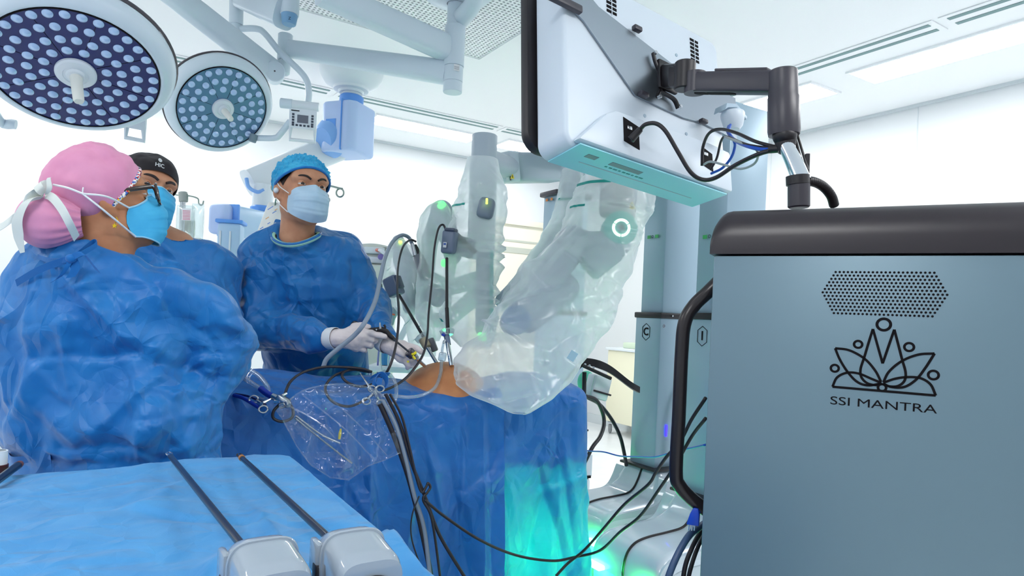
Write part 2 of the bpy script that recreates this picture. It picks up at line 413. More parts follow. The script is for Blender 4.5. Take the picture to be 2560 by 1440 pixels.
def rcreases(v, N, n, L, wd, am, seed, vert=.6, front=True, ymax=None):
    """straight stiff folds scattered over a surface: each is a ridge, steep on one side and easing out on the other"""
    rg = np.random.RandomState(seed); out = np.zeros(len(v)); pool = np.arange(len(v))
    if front: pool = pool[N[:, 1] < .25]
    for i in range(n):
        k = pool[rg.randint(len(pool))]; a = v[k]; nn = N[k]; t = rg.normal(size=3); t = nrm(t * (1 - vert) + np.array([0, 0, 1.]) * vert * rg.choice([-1, 1]) * 1.2); t = nrm(t - nn * (t @ nn))
        ln_ = L[0] + (L[1] - L[0]) * rg.rand(); b = a + t * ln_; w_ = wd[0] + (wd[1] - wd[0]) * rg.rand(); h = (am[0] + (am[1] - am[0]) * rg.rand()) * rg.choice([-1, 1], p=[.4, .6])
        m = w_ * 3; idx = np.nonzero((np.abs(v - (a + b) / 2) < np.abs(b - a) / 2 + m).all(1))[0]
        if len(idx) == 0: continue
        q = v[idx] - a; s_ = q @ t; sc = np.clip(s_, 0, ln_); r = q - sc[:, None] * t; sd = r @ np.cross(t, nn); dn = np.abs(r @ nn); dist = np.sqrt(np.maximum((r * r).sum(1) - dn ** 2, 0))
        wl = np.where(sd > 0, w_, w_ * 2.6); k2 = np.clip(1 - dist / wl, 0, 1) ** 1.25 * np.clip(1 - dn / .06, 0, 1) * (N[idx] @ nn > .2); tp = np.clip(np.minimum(s_, ln_ - s_) / ln_ * 4 + .5, 0, 1)
        out[idx] += h * k2 * tp
    return out
def smooth_tri(x): return np.abs(x)
# ------------------------------------------------------------------ the room
TH = math.radians(31.9); EB = V(math.cos(TH), math.sin(TH), 0); EA = V(-math.sin(TH), math.cos(TH), 0); KC = V(.9, 7.74, 0); EZ = V(0, 0, 1)
RR = np.stack([EB, EA, EZ], 1); HC = 2.8
def RM(b, a, z=0.): return KC + b * EB + a * EA + V(0, 0, z)
def rbox(b0, b1, a0, a1, z0, z1): return MB().box(RM((b0 + b1) / 2, (a0 + a1) / 2, (z0 + z1) / 2), (b1 - b0, a1 - a0, z1 - z0), RR)
WALLM = mat('white_wall_panel', (226, 230, 233), .5, bump=(3, .03, .01))
FLOORM = mat('pale_grey_vinyl', (240, 243, 244), .22, vary=(6, (234, 238, 241)))
CEILM = mat('white_ceiling_paint', (250, 252, 254), .6)
LIGHTM = mat('lit_diffuser', (255, 255, 255), .5, emit=(255, 255, 255), es=PANEL)
SLOT = mat('slot_shadow_grey', (120, 150, 150), .6)
struct(rbox(-8, .1, -9, .1, -.1, 0).build('floor', FLOORM))
struct(rbox(-8, .1, -9, .1, HC, HC + .1).build('ceiling', CEILM))
wb = MB()
DB0, DB1, DH = -1.54, -.62, 2.16      # doorway in the back wall
wb.box(RM((-8 + DB0) / 2, .05, HC / 2), (DB0 + 8, .1, HC), RR); wb.box(RM((DB1 + .1) / 2, .05, HC / 2), (.1 - DB1, .1, HC), RR)
wb.box(RM((DB0 + DB1) / 2, .05, (HC + DH) / 2), (DB1 - DB0, .1, HC - DH), RR)
struct(wb.build('wall_back', WALLM))
struct(rbox(0, .1, -9, 0, 0, HC).build('wall_right', WALLM))
struct(rbox(-8.1, -8, -9, .1, 0, HC).build('wall_left', WALLM))
BASEB = mat('pale_skirting', (214, 222, 226), .5)
struct(rbox(-8, DB0 - .06, -.016, 0, 0, .1).build('baseboard_back', BASEB)); struct(rbox(-.016, 0, -9, 0, 0, .1).build('baseboard_right', BASEB))
# door
DOORM = mat('cream_door', (236, 232, 214), .5)
dr = struct(rbox(DB0, DB1, -.02, .03, .01, DH).build('door_1', DOORM))
fr = MB()
for b0, b1, z0, z1 in ((DB0 - .06, DB0, 0, DH + .06), (DB1, DB1 + .06, 0, DH + .06), (DB0, DB1, DH, DH + .06)): fr.box(RM((b0 + b1) / 2, -.025, (z0 + z1) / 2), (b1 - b0, .05, z1 - z0), RR, .004)
fr.build('door_frame', DOORM, dr)
GRO = mat('door_groove_grey', (188, 192, 180), .5)
for z0, z1 in ((1.98, 2.0), (1.86, 1.92), (.9, 1.0), (.2, .24)):
    rbox(DB0 + .14, DB1 - .14, -.026, -.02, z0, z1).build('door_rail', GRO, dr)
hd = MB(); hd.tube([RM(DB1 - .09, -.02, 1.05), RM(DB1 - .09, -.07, 1.05), RM(DB1 - .2, -.07, 1.05)], .009, sp=0); hd.build('door_handle', STEEL, dr)
# wall panel joints on the right wall
for k, a in enumerate((-1.2, -2.4, -3.6, -4.8)):
    struct(rbox(-.0025, .0, a - .004, a + .004, .1, HC - .02).build('trim_%d' % (k + 1), BASEB))
struct(rbox(-8, 0, -.02, 0, HC - .02, HC).build('trim_5', BASEB)); struct(rbox(-.02, 0, -9, 0, HC - .02, HC).build('trim_6', BASEB))
# recessed light panels: frame + lit diffuser
def light_panel(b0, b1, a0, a1, label):
    c = RM((b0 + b1) / 2, (a0 + a1) / 2, HC - .012); t = thing('ceiling_light', label, 'ceiling light', c, 'recessed ceiling light panels')
    f_ = MB(); e = .018
    for q in ((b0 - e, b1 + e, a0 - e, a0), (b0 - e, b1 + e, a1, a1 + e), (b0 - e, b0, a0, a1), (b1, b1 + e, a0, a1)):
        f_.box(RM((q[0] + q[1]) / 2, (q[2] + q[3]) / 2, HC - .006), (q[1] - q[0], q[3] - q[2], .012), RR)
    f_.build('panel_frame', CEILM, t)
    rbox(b0, b1, a0, a1, HC - .008, HC - .002).build('diffuser', LIGHTM, t)
LP = [(-.92, -.64, -4.85, -3.65, 'longest bright ceiling light panel by the right wall, nearest the camera'),
      (-.95, -.65, -3.40, -2.35, 'bright ceiling light panel right of the black monitor arm cylinder'),
      (-.95, -.65, -6.15, -4.95, 'ceiling light panel over the grey console, outside the right edge'),
      (-2.96, -1.98, -.82, -.54, 'bright ceiling light strip behind the blue pendant housing, at the back wall'),
      (-1.72, -.98, -.88, -.58, 'bright ceiling light strip right of the robot arm tube, near the corner'),
      (-4.9, -3.9, -.82, -.54, 'ceiling light strip seen between the two round surgical lamps'),
      (-6.3, -5.2, -.82, -.54, 'ceiling light strip farthest left along the back wall'),
      (-6.6, -5.4, -6.6, -6.0, 'ceiling light panel behind the camera on the left'),
      (-3.4, -2.2, -6.9, -6.3, 'ceiling light panel behind and above the camera'),
      (-6.9, -6.6, -4.4, -2.6, 'ceiling light panel near the left wall')]
for q in LP: light_panel(*q)
# linear slot diffusers
def slot(b0, b1, a0, a1, along_b, label):
    c = RM((b0 + b1) / 2, (a0 + a1) / 2, HC - .01); t = thing('linear_air_diffuser', label, 'air vent', c, 'linear slot diffusers in the ceiling')
    rbox(b0, b1, a0, a1, HC - .006, HC - .001).build('diffuser_plate', CEILM, t)
    for k in (0, 1):
        if along_b: w_ = a1 - a0; q = (b0 + .03, b1 - .03, a0 + w_ * (.16 + .5 * k), a0 + w_ * (.34 + .5 * k))
        else: w_ = b1 - b0; q = (b0 + w_ * (.16 + .5 * k), b0 + w_ * (.34 + .5 * k), a0 + .03, a1 - .03)
        rbox(*q, HC - .0085, HC - .002).build('slot', SLOT, t)
slot(-1.27, -1.10, -4.30, -2.1, False, 'white slot diffuser in the ceiling behind the black monitor arm')
slot(-1.27, -1.10, -6.5, -4.33, False, 'white slot diffuser in the ceiling above the grey console')
slot(-1.95, -.6, -1.2, -1.04, True, 'white slot diffuser in the ceiling behind the monitor, back right')
slot(-3.4, -1.98, -1.2, -1.04, True, 'white slot diffuser in the ceiling right of the pendant dome')
slot(-5.0, -3.43, -1.2, -1.04, True, 'white slot diffuser in the ceiling behind the smaller surgical lamp')
# laminar flow grille
gt = thing('laminar_flow_ceiling', 'perforated white air supply panel in the ceiling above the lamp arms', 'air vent', RM(-4.1, -3.6, HC - .02))
gb0, gb1, ga0, ga1 = -5.3, -2.89, -4.8, -2.42
f_ = MB()
for q in ((gb0 - .03, gb1 + .03, ga0 - .03, ga0), (gb0 - .03, gb1 + .03, ga1, ga1 + .03), (gb0 - .03, gb0, ga0, ga1), (gb1, gb1 + .03, ga0, ga1)):
    f_.box(RM((q[0] + q[1]) / 2, (q[2] + q[3]) / 2, HC - .012), (q[1] - q[0], q[3] - q[2], .024), RR)
f_.build('grille_frame', CEILM, gt)
rbox(gb0, gb1, ga0, ga1, HC - .004, HC - .001).build('backing_plate', mat('grille_grey', (176, 192, 202), .6), gt)
g = MB(); nb = 96
for i in range(nb + 1):
    b = gb0 + (gb1 - gb0) * i / nb; g.box(RM(b, (ga0 + ga1) / 2, HC - .012), (.012, ga1 - ga0, .006), RR)
    a = ga0 + (ga1 - ga0) * i / nb; g.box(RM((gb0 + gb1) / 2, a, HC - .0125), (gb1 - gb0, .012, .006), RR)
stuff(g.build('perforated_sheet', CEILM, gt))
# ------------------------------------------------------------------ people
class Fr:
    """local frame of a head: x right, y forward, z up (metres)"""
    def __init__(s, o, fwd, roll=0., sc=1.):
        s.sc = sc; y = nrm(fwd); x = nrm(np.cross(y, (0, 0, 1))); z = np.cross(x, y)
        if roll:
            c_, s_ = math.cos(math.radians(roll)), math.sin(math.radians(roll)); x, z = x * c_ + z * s_, z * c_ - x * s_
        s.o = np.asarray(o, float); s.R = np.stack([x, y, z], 1)
    def __call__(s, *p):
        p = np.asarray(p[0] if len(p) == 1 else p, float); return (p * s.sc) @ s.R.T + s.o
def head_prims(S, H, nk, ear=True):
    def c(a, b, ra, rb, k=.015): S.cone(H(a), H(b), ra * H.sc, rb * H.sc, k)
    def e(p, r, k=.015, sub=False, R=None): S.ell(H(p), np.asarray(r) * H.sc, H.R if R is None else H.R @ R, k, sub)
    e((0, -.016, .022), (.073, .092, .080)); e((0, .022, -.025), (.064, .066, .085), .03)
    for s_ in (-1, 1):
        c((s_ * .052, .0, -.072), (s_ * .018, .066, -.108), .02, .018, .03); e((s_ * .038, .062, -.034), (.026, .024, .024), .02)
        c((s_ * .052, .066, .020), (s_ * .012, .090, .020), .011, .013, .012)
    e((0, .074, -.107), (.022, .018, .018), .02); e((0, .062, .040), (.05, .022, .035), .03)
    e((0, .078, -.068), (.03, .02, .024), .02)
    for s_ in (-1, 1): e((s_ * .033, .097, -.002), (.02, .016, .0135), .008, True)
    c((0, .088, .006), (0, .114, -.040), .0075, .0125, .008)
    for s_ in (-1, 1): e((s_ * .013, .105, -.044), (.009, .011, .008), .006)
    c((-.02, .092, -.069), (.02, .092, -.069), .006, .006, .006); c((-.016, .09, -.08), (.016, .09, -.08), .008, .008, .006)
    for s_ in (-1, 1):
        Re = rotm('Z', s_ * 22) @ rotm('X', -12)
        if ear:
            e((s_ * .080, -.012, -.012), (.010, .021, .034), .006, False, Re); e((s_ * .088, -.004, -.008), (.008, .012, .02), .005, True, Re)
            e((s_ * .076, -.002, -.040), (.008, .009, .012), .006)
    S.cone(H((0, -.022, -.06)), nk, .056, .058, .03)
def eye_parts(H, parent, iris_c, look=(0, 1, 0)):
    sc = mat('eye_white', (226, 222, 216), .15); ir = mat('brown_iris', iris_c, .1); pu = mat('pupil_black', (8, 6, 6), .05)
    L = nrm(H.R @ nrm(look))
    for s_ in (-1, 1):
        c_ = H((s_ * .033, .0765, -.001))
        ey = MB().ell(c_, .0132 * H.sc, H.R).build('eye', sc, parent)
        MB().lathe(np.array([(0, .0135), (.0045, .0132), (.0064, .0118)]) * H.sc, c_, L, 20).build('iris', [ir], ey)
        MB().lathe(np.array([(0, .0139), (.0028, .0136), (.0030, .0128)]) * H.sc, c_, L, 14).build('pupil', [pu], ey)
        ld = MB()
        for up, lo, hi in ((1, 7, 84), (-1, 15, 80)):
            G = []
            for q in np.linspace(lo, hi, 6):
                row = []
                for a in np.linspace(-92, 92, 15):
                    el = math.radians(q) * up; aa = math.radians(a); lift = max(0., math.cos(aa)) ** .6
                    el2 = el * lift if abs(el) < .5 else el
                    row.append(H(s_ * .033 + .0148 * math.sin(aa) * math.cos(el2), .0755 + .0148 * math.cos(aa) * math.cos(el2), -.001 + .0148 * math.sin(el2)))
                G.append(row)
            ld.grid(np.array(G))
        ld.build('eyelid', parent.data.materials[0], parent)
def brow_part(H, parent, th=.0048, frown=.0):
    for s_ in (-1, 1):
        b = MB(); p = [H(s_ * .012, .1045, .0165 - frown), H(s_ * .026, .1005, .0225), H(s_ * .042, .0885, .0245), H(s_ * .055, .0705, .018)]
        b.tube(p, [th * .9, th, th * .8, th * .3], 8, 5, flat=.8); b.build('eyebrow', HAIR, parent)
def cap_mb(H, c, r, zf, zs, zb, na=64, nv=26, nz=0., nf=14., seed=0, folds=0., thick=.0015, cre=0.):
    az = np.linspace(0, 2 * math.pi, na, endpoint=False); ca = np.cos(az)
    h = zs + (zf - zs) * np.clip(ca, 0, 1) ** 1.15 + (zb - zs) * np.clip(-ca, 0, 1) ** 1.15
    ph = np.arccos(np.clip((h - c[2]) / r[2], -.999, .999)); t = np.linspace(.02, 1, nv)
    Ph = ph[:, None] * t[None]; A = np.repeat(az[:, None], nv, 1)
    D = np.stack([np.sin(Ph) * np.sin(A), np.sin(Ph) * np.cos(A), np.cos(Ph)], 2)
    m_ = 1.0
    if nz: 
        q = D.reshape(-1, 3); n_ = crumple(q, nf / 6., 1., seed, 3).reshape(na, nv); m_ = 1 + nz * n_ * np.clip((1.02 - t) * 4, .15, 1)[None]
    if folds: m_ = m_ * (1 + folds * np.sin(A * 9 + 3 * np.sin(Ph * 3)) * t[None] ** 2)
    L = D * np.asarray(r) * (m_[..., None] if np.ndim(m_) else 1) + np.asarray(c)
    if cre:
        W_ = H(L.reshape(-1, 3)); q = np.array([(i * nv + j, ((i + 1) % na) * nv + j, ((i + 1) % na) * nv + j + 1, i * nv + j + 1) for i in range(na) for j in range(nv - 1)]); Nn = vnormals(W_, q); cc = H(np.array(c)); Nn = Nn * np.sign(((W_ - cc) * Nn).sum(1))[:, None]
        W_ = W_ + Nn * (rcreases(W_, Nn, 26, (.06, .16), (.010, .022), (cre * .5, cre), seed + 4, .2, False) * np.repeat(np.clip((1 - t) * 6, 0, 1)[None], na, 0).ravel())[:, None]
        return MB().grid(W_.reshape(na, nv, 3), cu=True, thick=-thick), H(np.asarray(L[:, -1]).reshape(-1, 3))
    return MB().grid(H(L.reshape(-1, 3)).reshape(na, nv, 3), cu=True, thick=-thick), H(np.asarray(L[:, -1]).reshape(-1, 3))
def mask_mb(H, drop=0., side=.026, w=.069, pl=.0022, seed=0, nose=.004):
    nu, nv = 41, 37; G = np.zeros((nu, nv, 3))
    for i, u in enumerate(np.linspace(-1, 1, nu)):
        for j, v in enumerate(np.linspace(0, 1, nv)):
            yc = np.interp(v, [0, .14, .34, .55, .8, 1], [.104, .121, .135, .131, .124, .1]); zc = np.interp(v, [0, 1], [-.004, -.130 - drop])
            zs_ = np.interp(v, [0, 1], [-.033, -.098 - drop]); ys = side - .012 * math.sin(v * math.pi)
            c_ = math.cos(abs(u) * math.pi / 2) ** .62; x = w * math.sin(u * math.pi / 2) * (1 - .05 * math.sin(v * math.pi))
            x = np.sign(u) * w * abs(math.sin(u * math.pi / 2)) ** 1.1
            y = ys + (yc - ys) * c_; z = zc + (zs_ - zc) * abs(u) ** 1.7
            if v < .2: y -= .010 * math.exp(-((abs(u) - .35) / .22) ** 2) * (1 - v / .2)
            y += nose * math.exp(-(u / .16) ** 2) * max(0, 1 - v / .62); s_ = (v * 4.2) % 1.0; y += pl * (s_ - .5) * (1 if .16 < v < .93 else 0) * (.4 + .6 * c_)
            G[i, j] = (x, y, z)
    n_ = crumple(G.reshape(-1, 3), 22, .0014, seed, 2).reshape(nu, nv); G[:, :, 1] += n_
    return MB().grid(H(G.reshape(-1, 3)).reshape(nu, nv, 3), thick=.0014), [H(G[0, 0]), H(G[0, -1]), H(G[-1, 0]), H(G[-1, -1])], H(G[:, 0]), H(G[:, -1])
def mesh_part(v, q, name, m, parent): return MB().add(v, q).build(name, m, parent, ang=180)
def body_mesh(S, parent, m, it=3):
    v, q = S.mesh(); v = relax(v, q, it, .5); return mesh_part(v, q, 'body', m, parent)
def limbs(S, sk, rs, k=.03): S.chain(sk, rs, k)
def legs(S, hip, yaw=0., sep=.10):
    x, y = hip[0], hip[1]; c_, s_ = math.cos(yaw), math.sin(yaw)
    for q in (-1, 1):
        dx, dy = q * sep * c_, q * sep * s_
        S.chain([V(x + dx * .9, y + dy * .9, hip[2]), V(x + dx, y + dy, .48), V(x + dx, y + dy, .09)], [.085, .058, .04], .03)
def shoes(parent, hip, fwd, sep=.10, m=None):
    f_ = nrm(V(fwd[0], fwd[1], 0)); x_ = V(f_[1], -f_[0], 0)
    for q in (-1, 1):
        o = V(hip[0], hip[1], 0) + q * sep * x_; b = MB(); G = []
        for t in np.linspace(0, 1, 12):
            yy = -.09 + .26 * t; w_ = .036 + .014 * math.sin(t * 2.6); hh = np.interp(t, [0, .2, .45, .8, 1], [.055, .085, .07, .045, .03]); e_ = min(1, math.sin(min(t, 1 - t) * math.pi * .98 + .25))
            G.append([o + f_ * yy + x_ * (w_ * e_ * math.cos(a)) + V(0, 0, hh / 2 * (1 + math.sin(a))) for a in np.linspace(0, 2 * math.pi, 14, endpoint=False)])
        b.grid(np.array(G), cv=True); b.add(np.array(G[0]), [tuple(range(14))]); b.add(np.array(G[-1]), [tuple(range(14))[::-1]]); b.build('shoe', m or WHITE2, parent)
def gown_mesh(S, parent, name, m, segs, d, fz, am, seed, it=3, lim=None):
    v, q = S.mesh(); v = relax(v, q, it, .5); N = vnormals(v, q)
    soft = .016 * vnoise(v * [6, 6, 2.6], seed) + .008 * vnoise(v * [11, 11, 6], seed + 1)
    v = v + N * soft[:, None]; N = vnormals(v, q)
    dz = rcreases(v, N, 60, (.10, .32), (.016, .036), (.006, .013), seed, .55) + rcreases(v, N, 130, (.05, .16), (.008, .015), (.003, .0060), seed + 1, .3) + creases(v, N, segs, d)
    v = v + N * dz[:, None]; v = relax(v, q, 1, .3)
    return mesh_part(v, q, name, m, parent)
def poly_segs(px, w_, a): return [(*px[i], *px[i + 1], w_, a) for i in range(len(px) - 1)]
def glove_mesh(parent, name, m, wrist, knuck, fingers, thumb, cuff, rs=(.0098, .0094, .0088), cuffr=.031):
    """five fingers rooted in the palm; knuck: index..little base joints; fingers: 3 further joints each"""
    allp = np.vstack([[wrist, cuff], knuck] + [np.array(f_) for f_ in fingers] + [np.array(thumb)])
    S = SDF(allp.min(0) - .05, allp.max(0) + .05, .0026)
    w_ = np.asarray(wrist, float); ks = [np.asarray(k, float) for k in knuck]
    for k in ks: S.cone(w_ + (k - w_) * .22, k, .021, .0135, .012)
    for a, b in zip(ks[:-1], ks[1:]): S.cone(a, b, .0125, .0125, .008)
    S.cone(w_, (w_ * 2 + ks[1] + ks[2]) / 4, .025, .021, .012)
    S.cone(np.asarray(cuff, float), w_, cuffr, .027, .008)
    for k, f_, sc in zip(ks, fingers, (1., 1.04, .98, .86)):
        S.chain([k] + list(f_), [.0118 * sc, rs[0] * sc, rs[1] * sc, rs[2] * sc][:len(f_) + 1], .0045)
    t0 = w_ + (ks[0] - w_) * .3
    S.chain([t0] + list(thumb), [.019, .0135, .0112, .0095][:len(thumb) + 1], .007)
    v, q = S.mesh(); v = relax(v, q, 2, .5); N = vnormals(v, q)
    v = v + N * crumple(v, 60, .0007, 5, 2)[:, None]
    return mesh_part(v, q, name, m, parent)
GLOVE = mat('white_latex', (226, 214, 214), .42, spec=.45, bump=(160, .2, .0008))
STRAP = mat('white_elastic', (238, 240, 242), .6)
MASKB = mat('bright_blue_mask', (58, 174, 226), .65, bump=(900, .2, .0004), vary=(30, (70, 184, 232)))
MASKP = mat('pale_blue_mask', (176, 208, 230), .65, bump=(900, .2, .0004), vary=(30, (186, 214, 234)))
TIEC = cloth('blue_tie_fabric', (14, 102, 176), (24, 114, 186), .55)
CUFFM = mat('white_knit_cuff', (224, 228, 232), .8, bump=(400, .4, .001))

# ---------------- surgeon facing the camera
def surgeon():
    d = 2.27; hc = P(757, 474, d); H = Fr(hc, (.62, -.785, .05), 2)
    root = thing('person', 'person in blue gown and light blue hair net holding a black instrument over the patient', 'person', (-.70, 2.36, 0))
    nk = H((0, -.032, -.17)); sh = [P(655, 640, 2.30), P(862, 632, 2.44)]; el = [P(640, 815, 2.24), P(928, 775, 2.40)]; wr = [P(832, 846, 2.09), P(966, 856, 2.13)]
    hip = V(-.70, 2.56, .86)
    S = SDF((-1.05, 1.95, -.02), (-.35, 2.72, 1.78), .0045)
    head_prims(S, H, nk)
    S.loft([(1.40, -.705, 2.37, .09, .05), (1.34, -.70, 2.38, .14, .075), (1.1, -.70, 2.39, .13, .085), (.86, -.70, 2.54, .14, .09)], math.radians(22), .04)
    for a, b, c_ in zip(sh, el, wr): limbs(S, [a - V(0, 0, .045), b, c_], [.05, .04, .03])
    legs(S, hip, math.radians(22)); body = body_mesh(S, root, SKIN)
    eye_parts(H, body, (50, 30, 20), (.1, 1, .06)); brow_part(H, body, .0046, .003)
    hr, _ = cap_mb(H, (0, -.016, .022), (.0785, .0975, .084), .075, -.028, -.105, 64, 20, .015, 30, 4, thick=.001); hr.build('hair', HAIR, root)
    CAPB = cloth('blue_hair_net', (36, 160, 214), (84, 196, 234), .7)
    cp_, rim = cap_mb(H, (0, -.018, .030), (.091, .112, .090), .058, .006, -.085, 150, 60, .055, 62, 11, thick=.001)
    co = cp_.build('hair_net', CAPB, root); bd = MB(); bd.tube(rim, .0042, 8, 1, True); bd.build('elastic_band', cloth('blue_cap_band', (22, 112, 190), (30, 124, 200)), co)
    mk, cn, tp, bt = mask_mb(H, -.002, .050, .064, .0026, seed=3, nose=.012); mo = mk.build('face_mask', MASKP, root)
    for i, ex in ((2, 1), (3, 1), (0, -1), (1, -1)):
        st = MB(); st.tube([cn[i], (cn[i] + H(ex * .0815, -.006, (.012 if i % 2 == 0 else -.038))) / 2 + H.R @ V(ex * .012, 0, 0), H(ex * .084, -.016, (.014 if i % 2 == 0 else -.040))], .0016, 6); st.build('ear_loop', STRAP, mo)
    [lab(MB().ell(H(q_ * .0905, .002, -.020), (.008, .010, .0095), H.R).build('earbud', WHITE2, root), 'white wireless earbud') for q_ in (1, -1)]
    # scrub collar under the gown
    G = SDF((-1.08, 1.9, .2), (-.33, 2.85, 1.5), .0055)
    G.loft([(1.435, -.703, 2.355, .105, .085), (1.405, -.703, 2.362, .145, .10), (1.365, -.703, 2.37, .172, .118), (1.25, -.705, 2.37, .172, .135), (1.1, -.71, 2.39, .178, .13), (.97, -.715, 2.45, .185, .125), (.84, -.72, 2.54, .20, .125), (.5, -.72, 2.60, .22, .135), (.3, -.72, 2.60, .225, .14)], math.radians(22), .04)
    G.chain([sh[0] + V(.02, 0, -.012), el[0], wr[0] + (el[0] - wr[0]) * .12], [.082, .076, .044], .045)
    G.chain([sh[1] + V(-.02, 0, -.012), el[1], wr[1] + (el[1] - wr[1]) * .12], [.078, .066, .043], .045)
    for q_ in (0, 1): G.cone(nk + (sh[q_] - nk) * .38 + V(0, .02, .025), sh[q_] + V(0, .01, .0), .05, .068, .04)
    G.ell(nk + V(.0, -.03, .075), (.078, .085, .098), k=.010, sub=True)
    sg = poly_segs([(650, 600), (690, 680), (712, 770), (716, 850)], .028, -.012) + poly_segs([(735, 700), (790, 690), (850, 705)], .02, -.006) + poly_segs([(760, 620), (800, 700), (812, 800), (800, 900)], .03, .008)
    sg += poly_segs([(640, 760), (700, 790), (760, 800)], .022, .009) + poly_segs([(620, 700), (650, 770), (690, 790)], .02, -.008) + poly_segs([(660, 860), (740, 865), (820, 850)], .02, -.007) + poly_segs([(870, 640), (880, 720), (888, 800)], .02, -.012)
    sg += poly_segs([(700, 810), (765, 815), (822, 838)], .016, .006) + poly_segs([(905, 700), (935, 735), (948, 770)], .016, -.007) + poly_segs([(660, 630), (720, 620), (770, 640)], .018, .005) + poly_segs([(700, 740), (760, 752), (840, 742)], .016, .005) + poly_segs([(838, 640), (850, 720), (868, 800)], .018, .006)
    go = gown_mesh(G, root, 'gown', BLUEC, sg, 2.25, 7.5, .0085, 21)
    b_ = MB(); cen = nk + V(.005, -.018, .0); ring = []
    for t in np.linspace(0, 2 * math.pi, 28, endpoint=False): ring.append(cen + V(.080 * math.cos(t), .084 * math.sin(t), .004 + .030 * math.sin(t) + .016 * math.cos(t) ** 2))
    ring = np.array(ring)
    b2 = MB(); b2.tube(ring * .93 + cen * .07 + V(0, 0, -.004), .0085, 8, 2, True); b2.build('scrub_collar', mat('mint_green_cotton', (168, 224, 206), .8), root)
    b3 = MB(); b3.tube(ring * .86 + cen * .14 + V(0, 0, -.005), .006, 8, 2, True); lab(b3.build('undershirt_collar', mat('black_cotton', (24, 22, 26), .8), root), 'black undershirt collar')
    b_.tube(ring, .0045, 6, 2, True); b_.build('neck_binding', BLUEC, go)
    b_ = MB(); b_.ribbon([P(684, 590, 2.36), P(685, 556, 2.36), P(696, 553, 2.36), P(712, 560, 2.36)], .014, (.1, .4, .9)); b_.build('neck_tie', BLUEC, go)
    # gloves
    d1 = 2.06; Q = lambda x, y, dd=0.: P(x, y, d1 + dd)
    gl = glove_mesh(root, 'glove', GLOVE, Q(846, 846, .0), [Q(902, 829), Q(904, 842, -.004), Q(899, 856), Q(890, 868, .006)],
        [[Q(928, 833, .004), Q(946, 838, .008), Q(961, 841, .012)], [Q(929, 849, .012), Q(937, 852, .034), Q(922, 850, .044)], [Q(922, 862, .014), Q(927, 865, .036), Q(912, 862, .044)], [Q(908, 874, .016), Q(911, 876, .034), Q(898, 873, .04)]],
        [Q(888, 818, .012), Q(906, 815, .018), Q(921, 818, .022)], Q(824, 846, .02))
    cf = MB(); cf.lathe([(.0335, 0), (.0345, .012), (.034, .03), (.0325, .031)], Q(822, 846, .02), Q(850, 845) - Q(822, 846, .02), 24); cf.build('glove_cuff', CUFFM, gl)
    d1 = 2.12
    gl2 = glove_mesh(root, 'glove', GLOVE, Q(972, 862), [Q(1008, 863, .012), Q(1012, 874, .002), Q(1009, 886, -.006), Q(1002, 896, -.01)],
        [[Q(1028, 866, .008), Q(1042, 871, .0), Q(1053, 879, -.006)], [Q(1032, 884, .0), Q(1040, 896, -.008), Q(1040, 906, -.008)], [Q(1024, 897, -.004), Q(1031, 906, -.008), Q(1030, 914, -.006)], [Q(1014, 906, -.008), Q(1020, 913, -.008), Q(1019, 920, -.004)]],
        [Q(990, 872, -.024), Q(1001, 880, -.034), Q(1010, 888, -.038)], Q(957, 852, .02))
    cf = MB(); cf.lathe([(.0335, 0), (.0345, .012), (.034, .03), (.0325, .031)], Q(954, 850, .02), Q(972, 862) - Q(954, 850, .02), 24); cf.build('glove_cuff', CUFFM, gl2)
    shoes(root, hip, (.5, -.86), m=mat('white_clog', (220, 224, 226), .5))
    return root
surgeon()

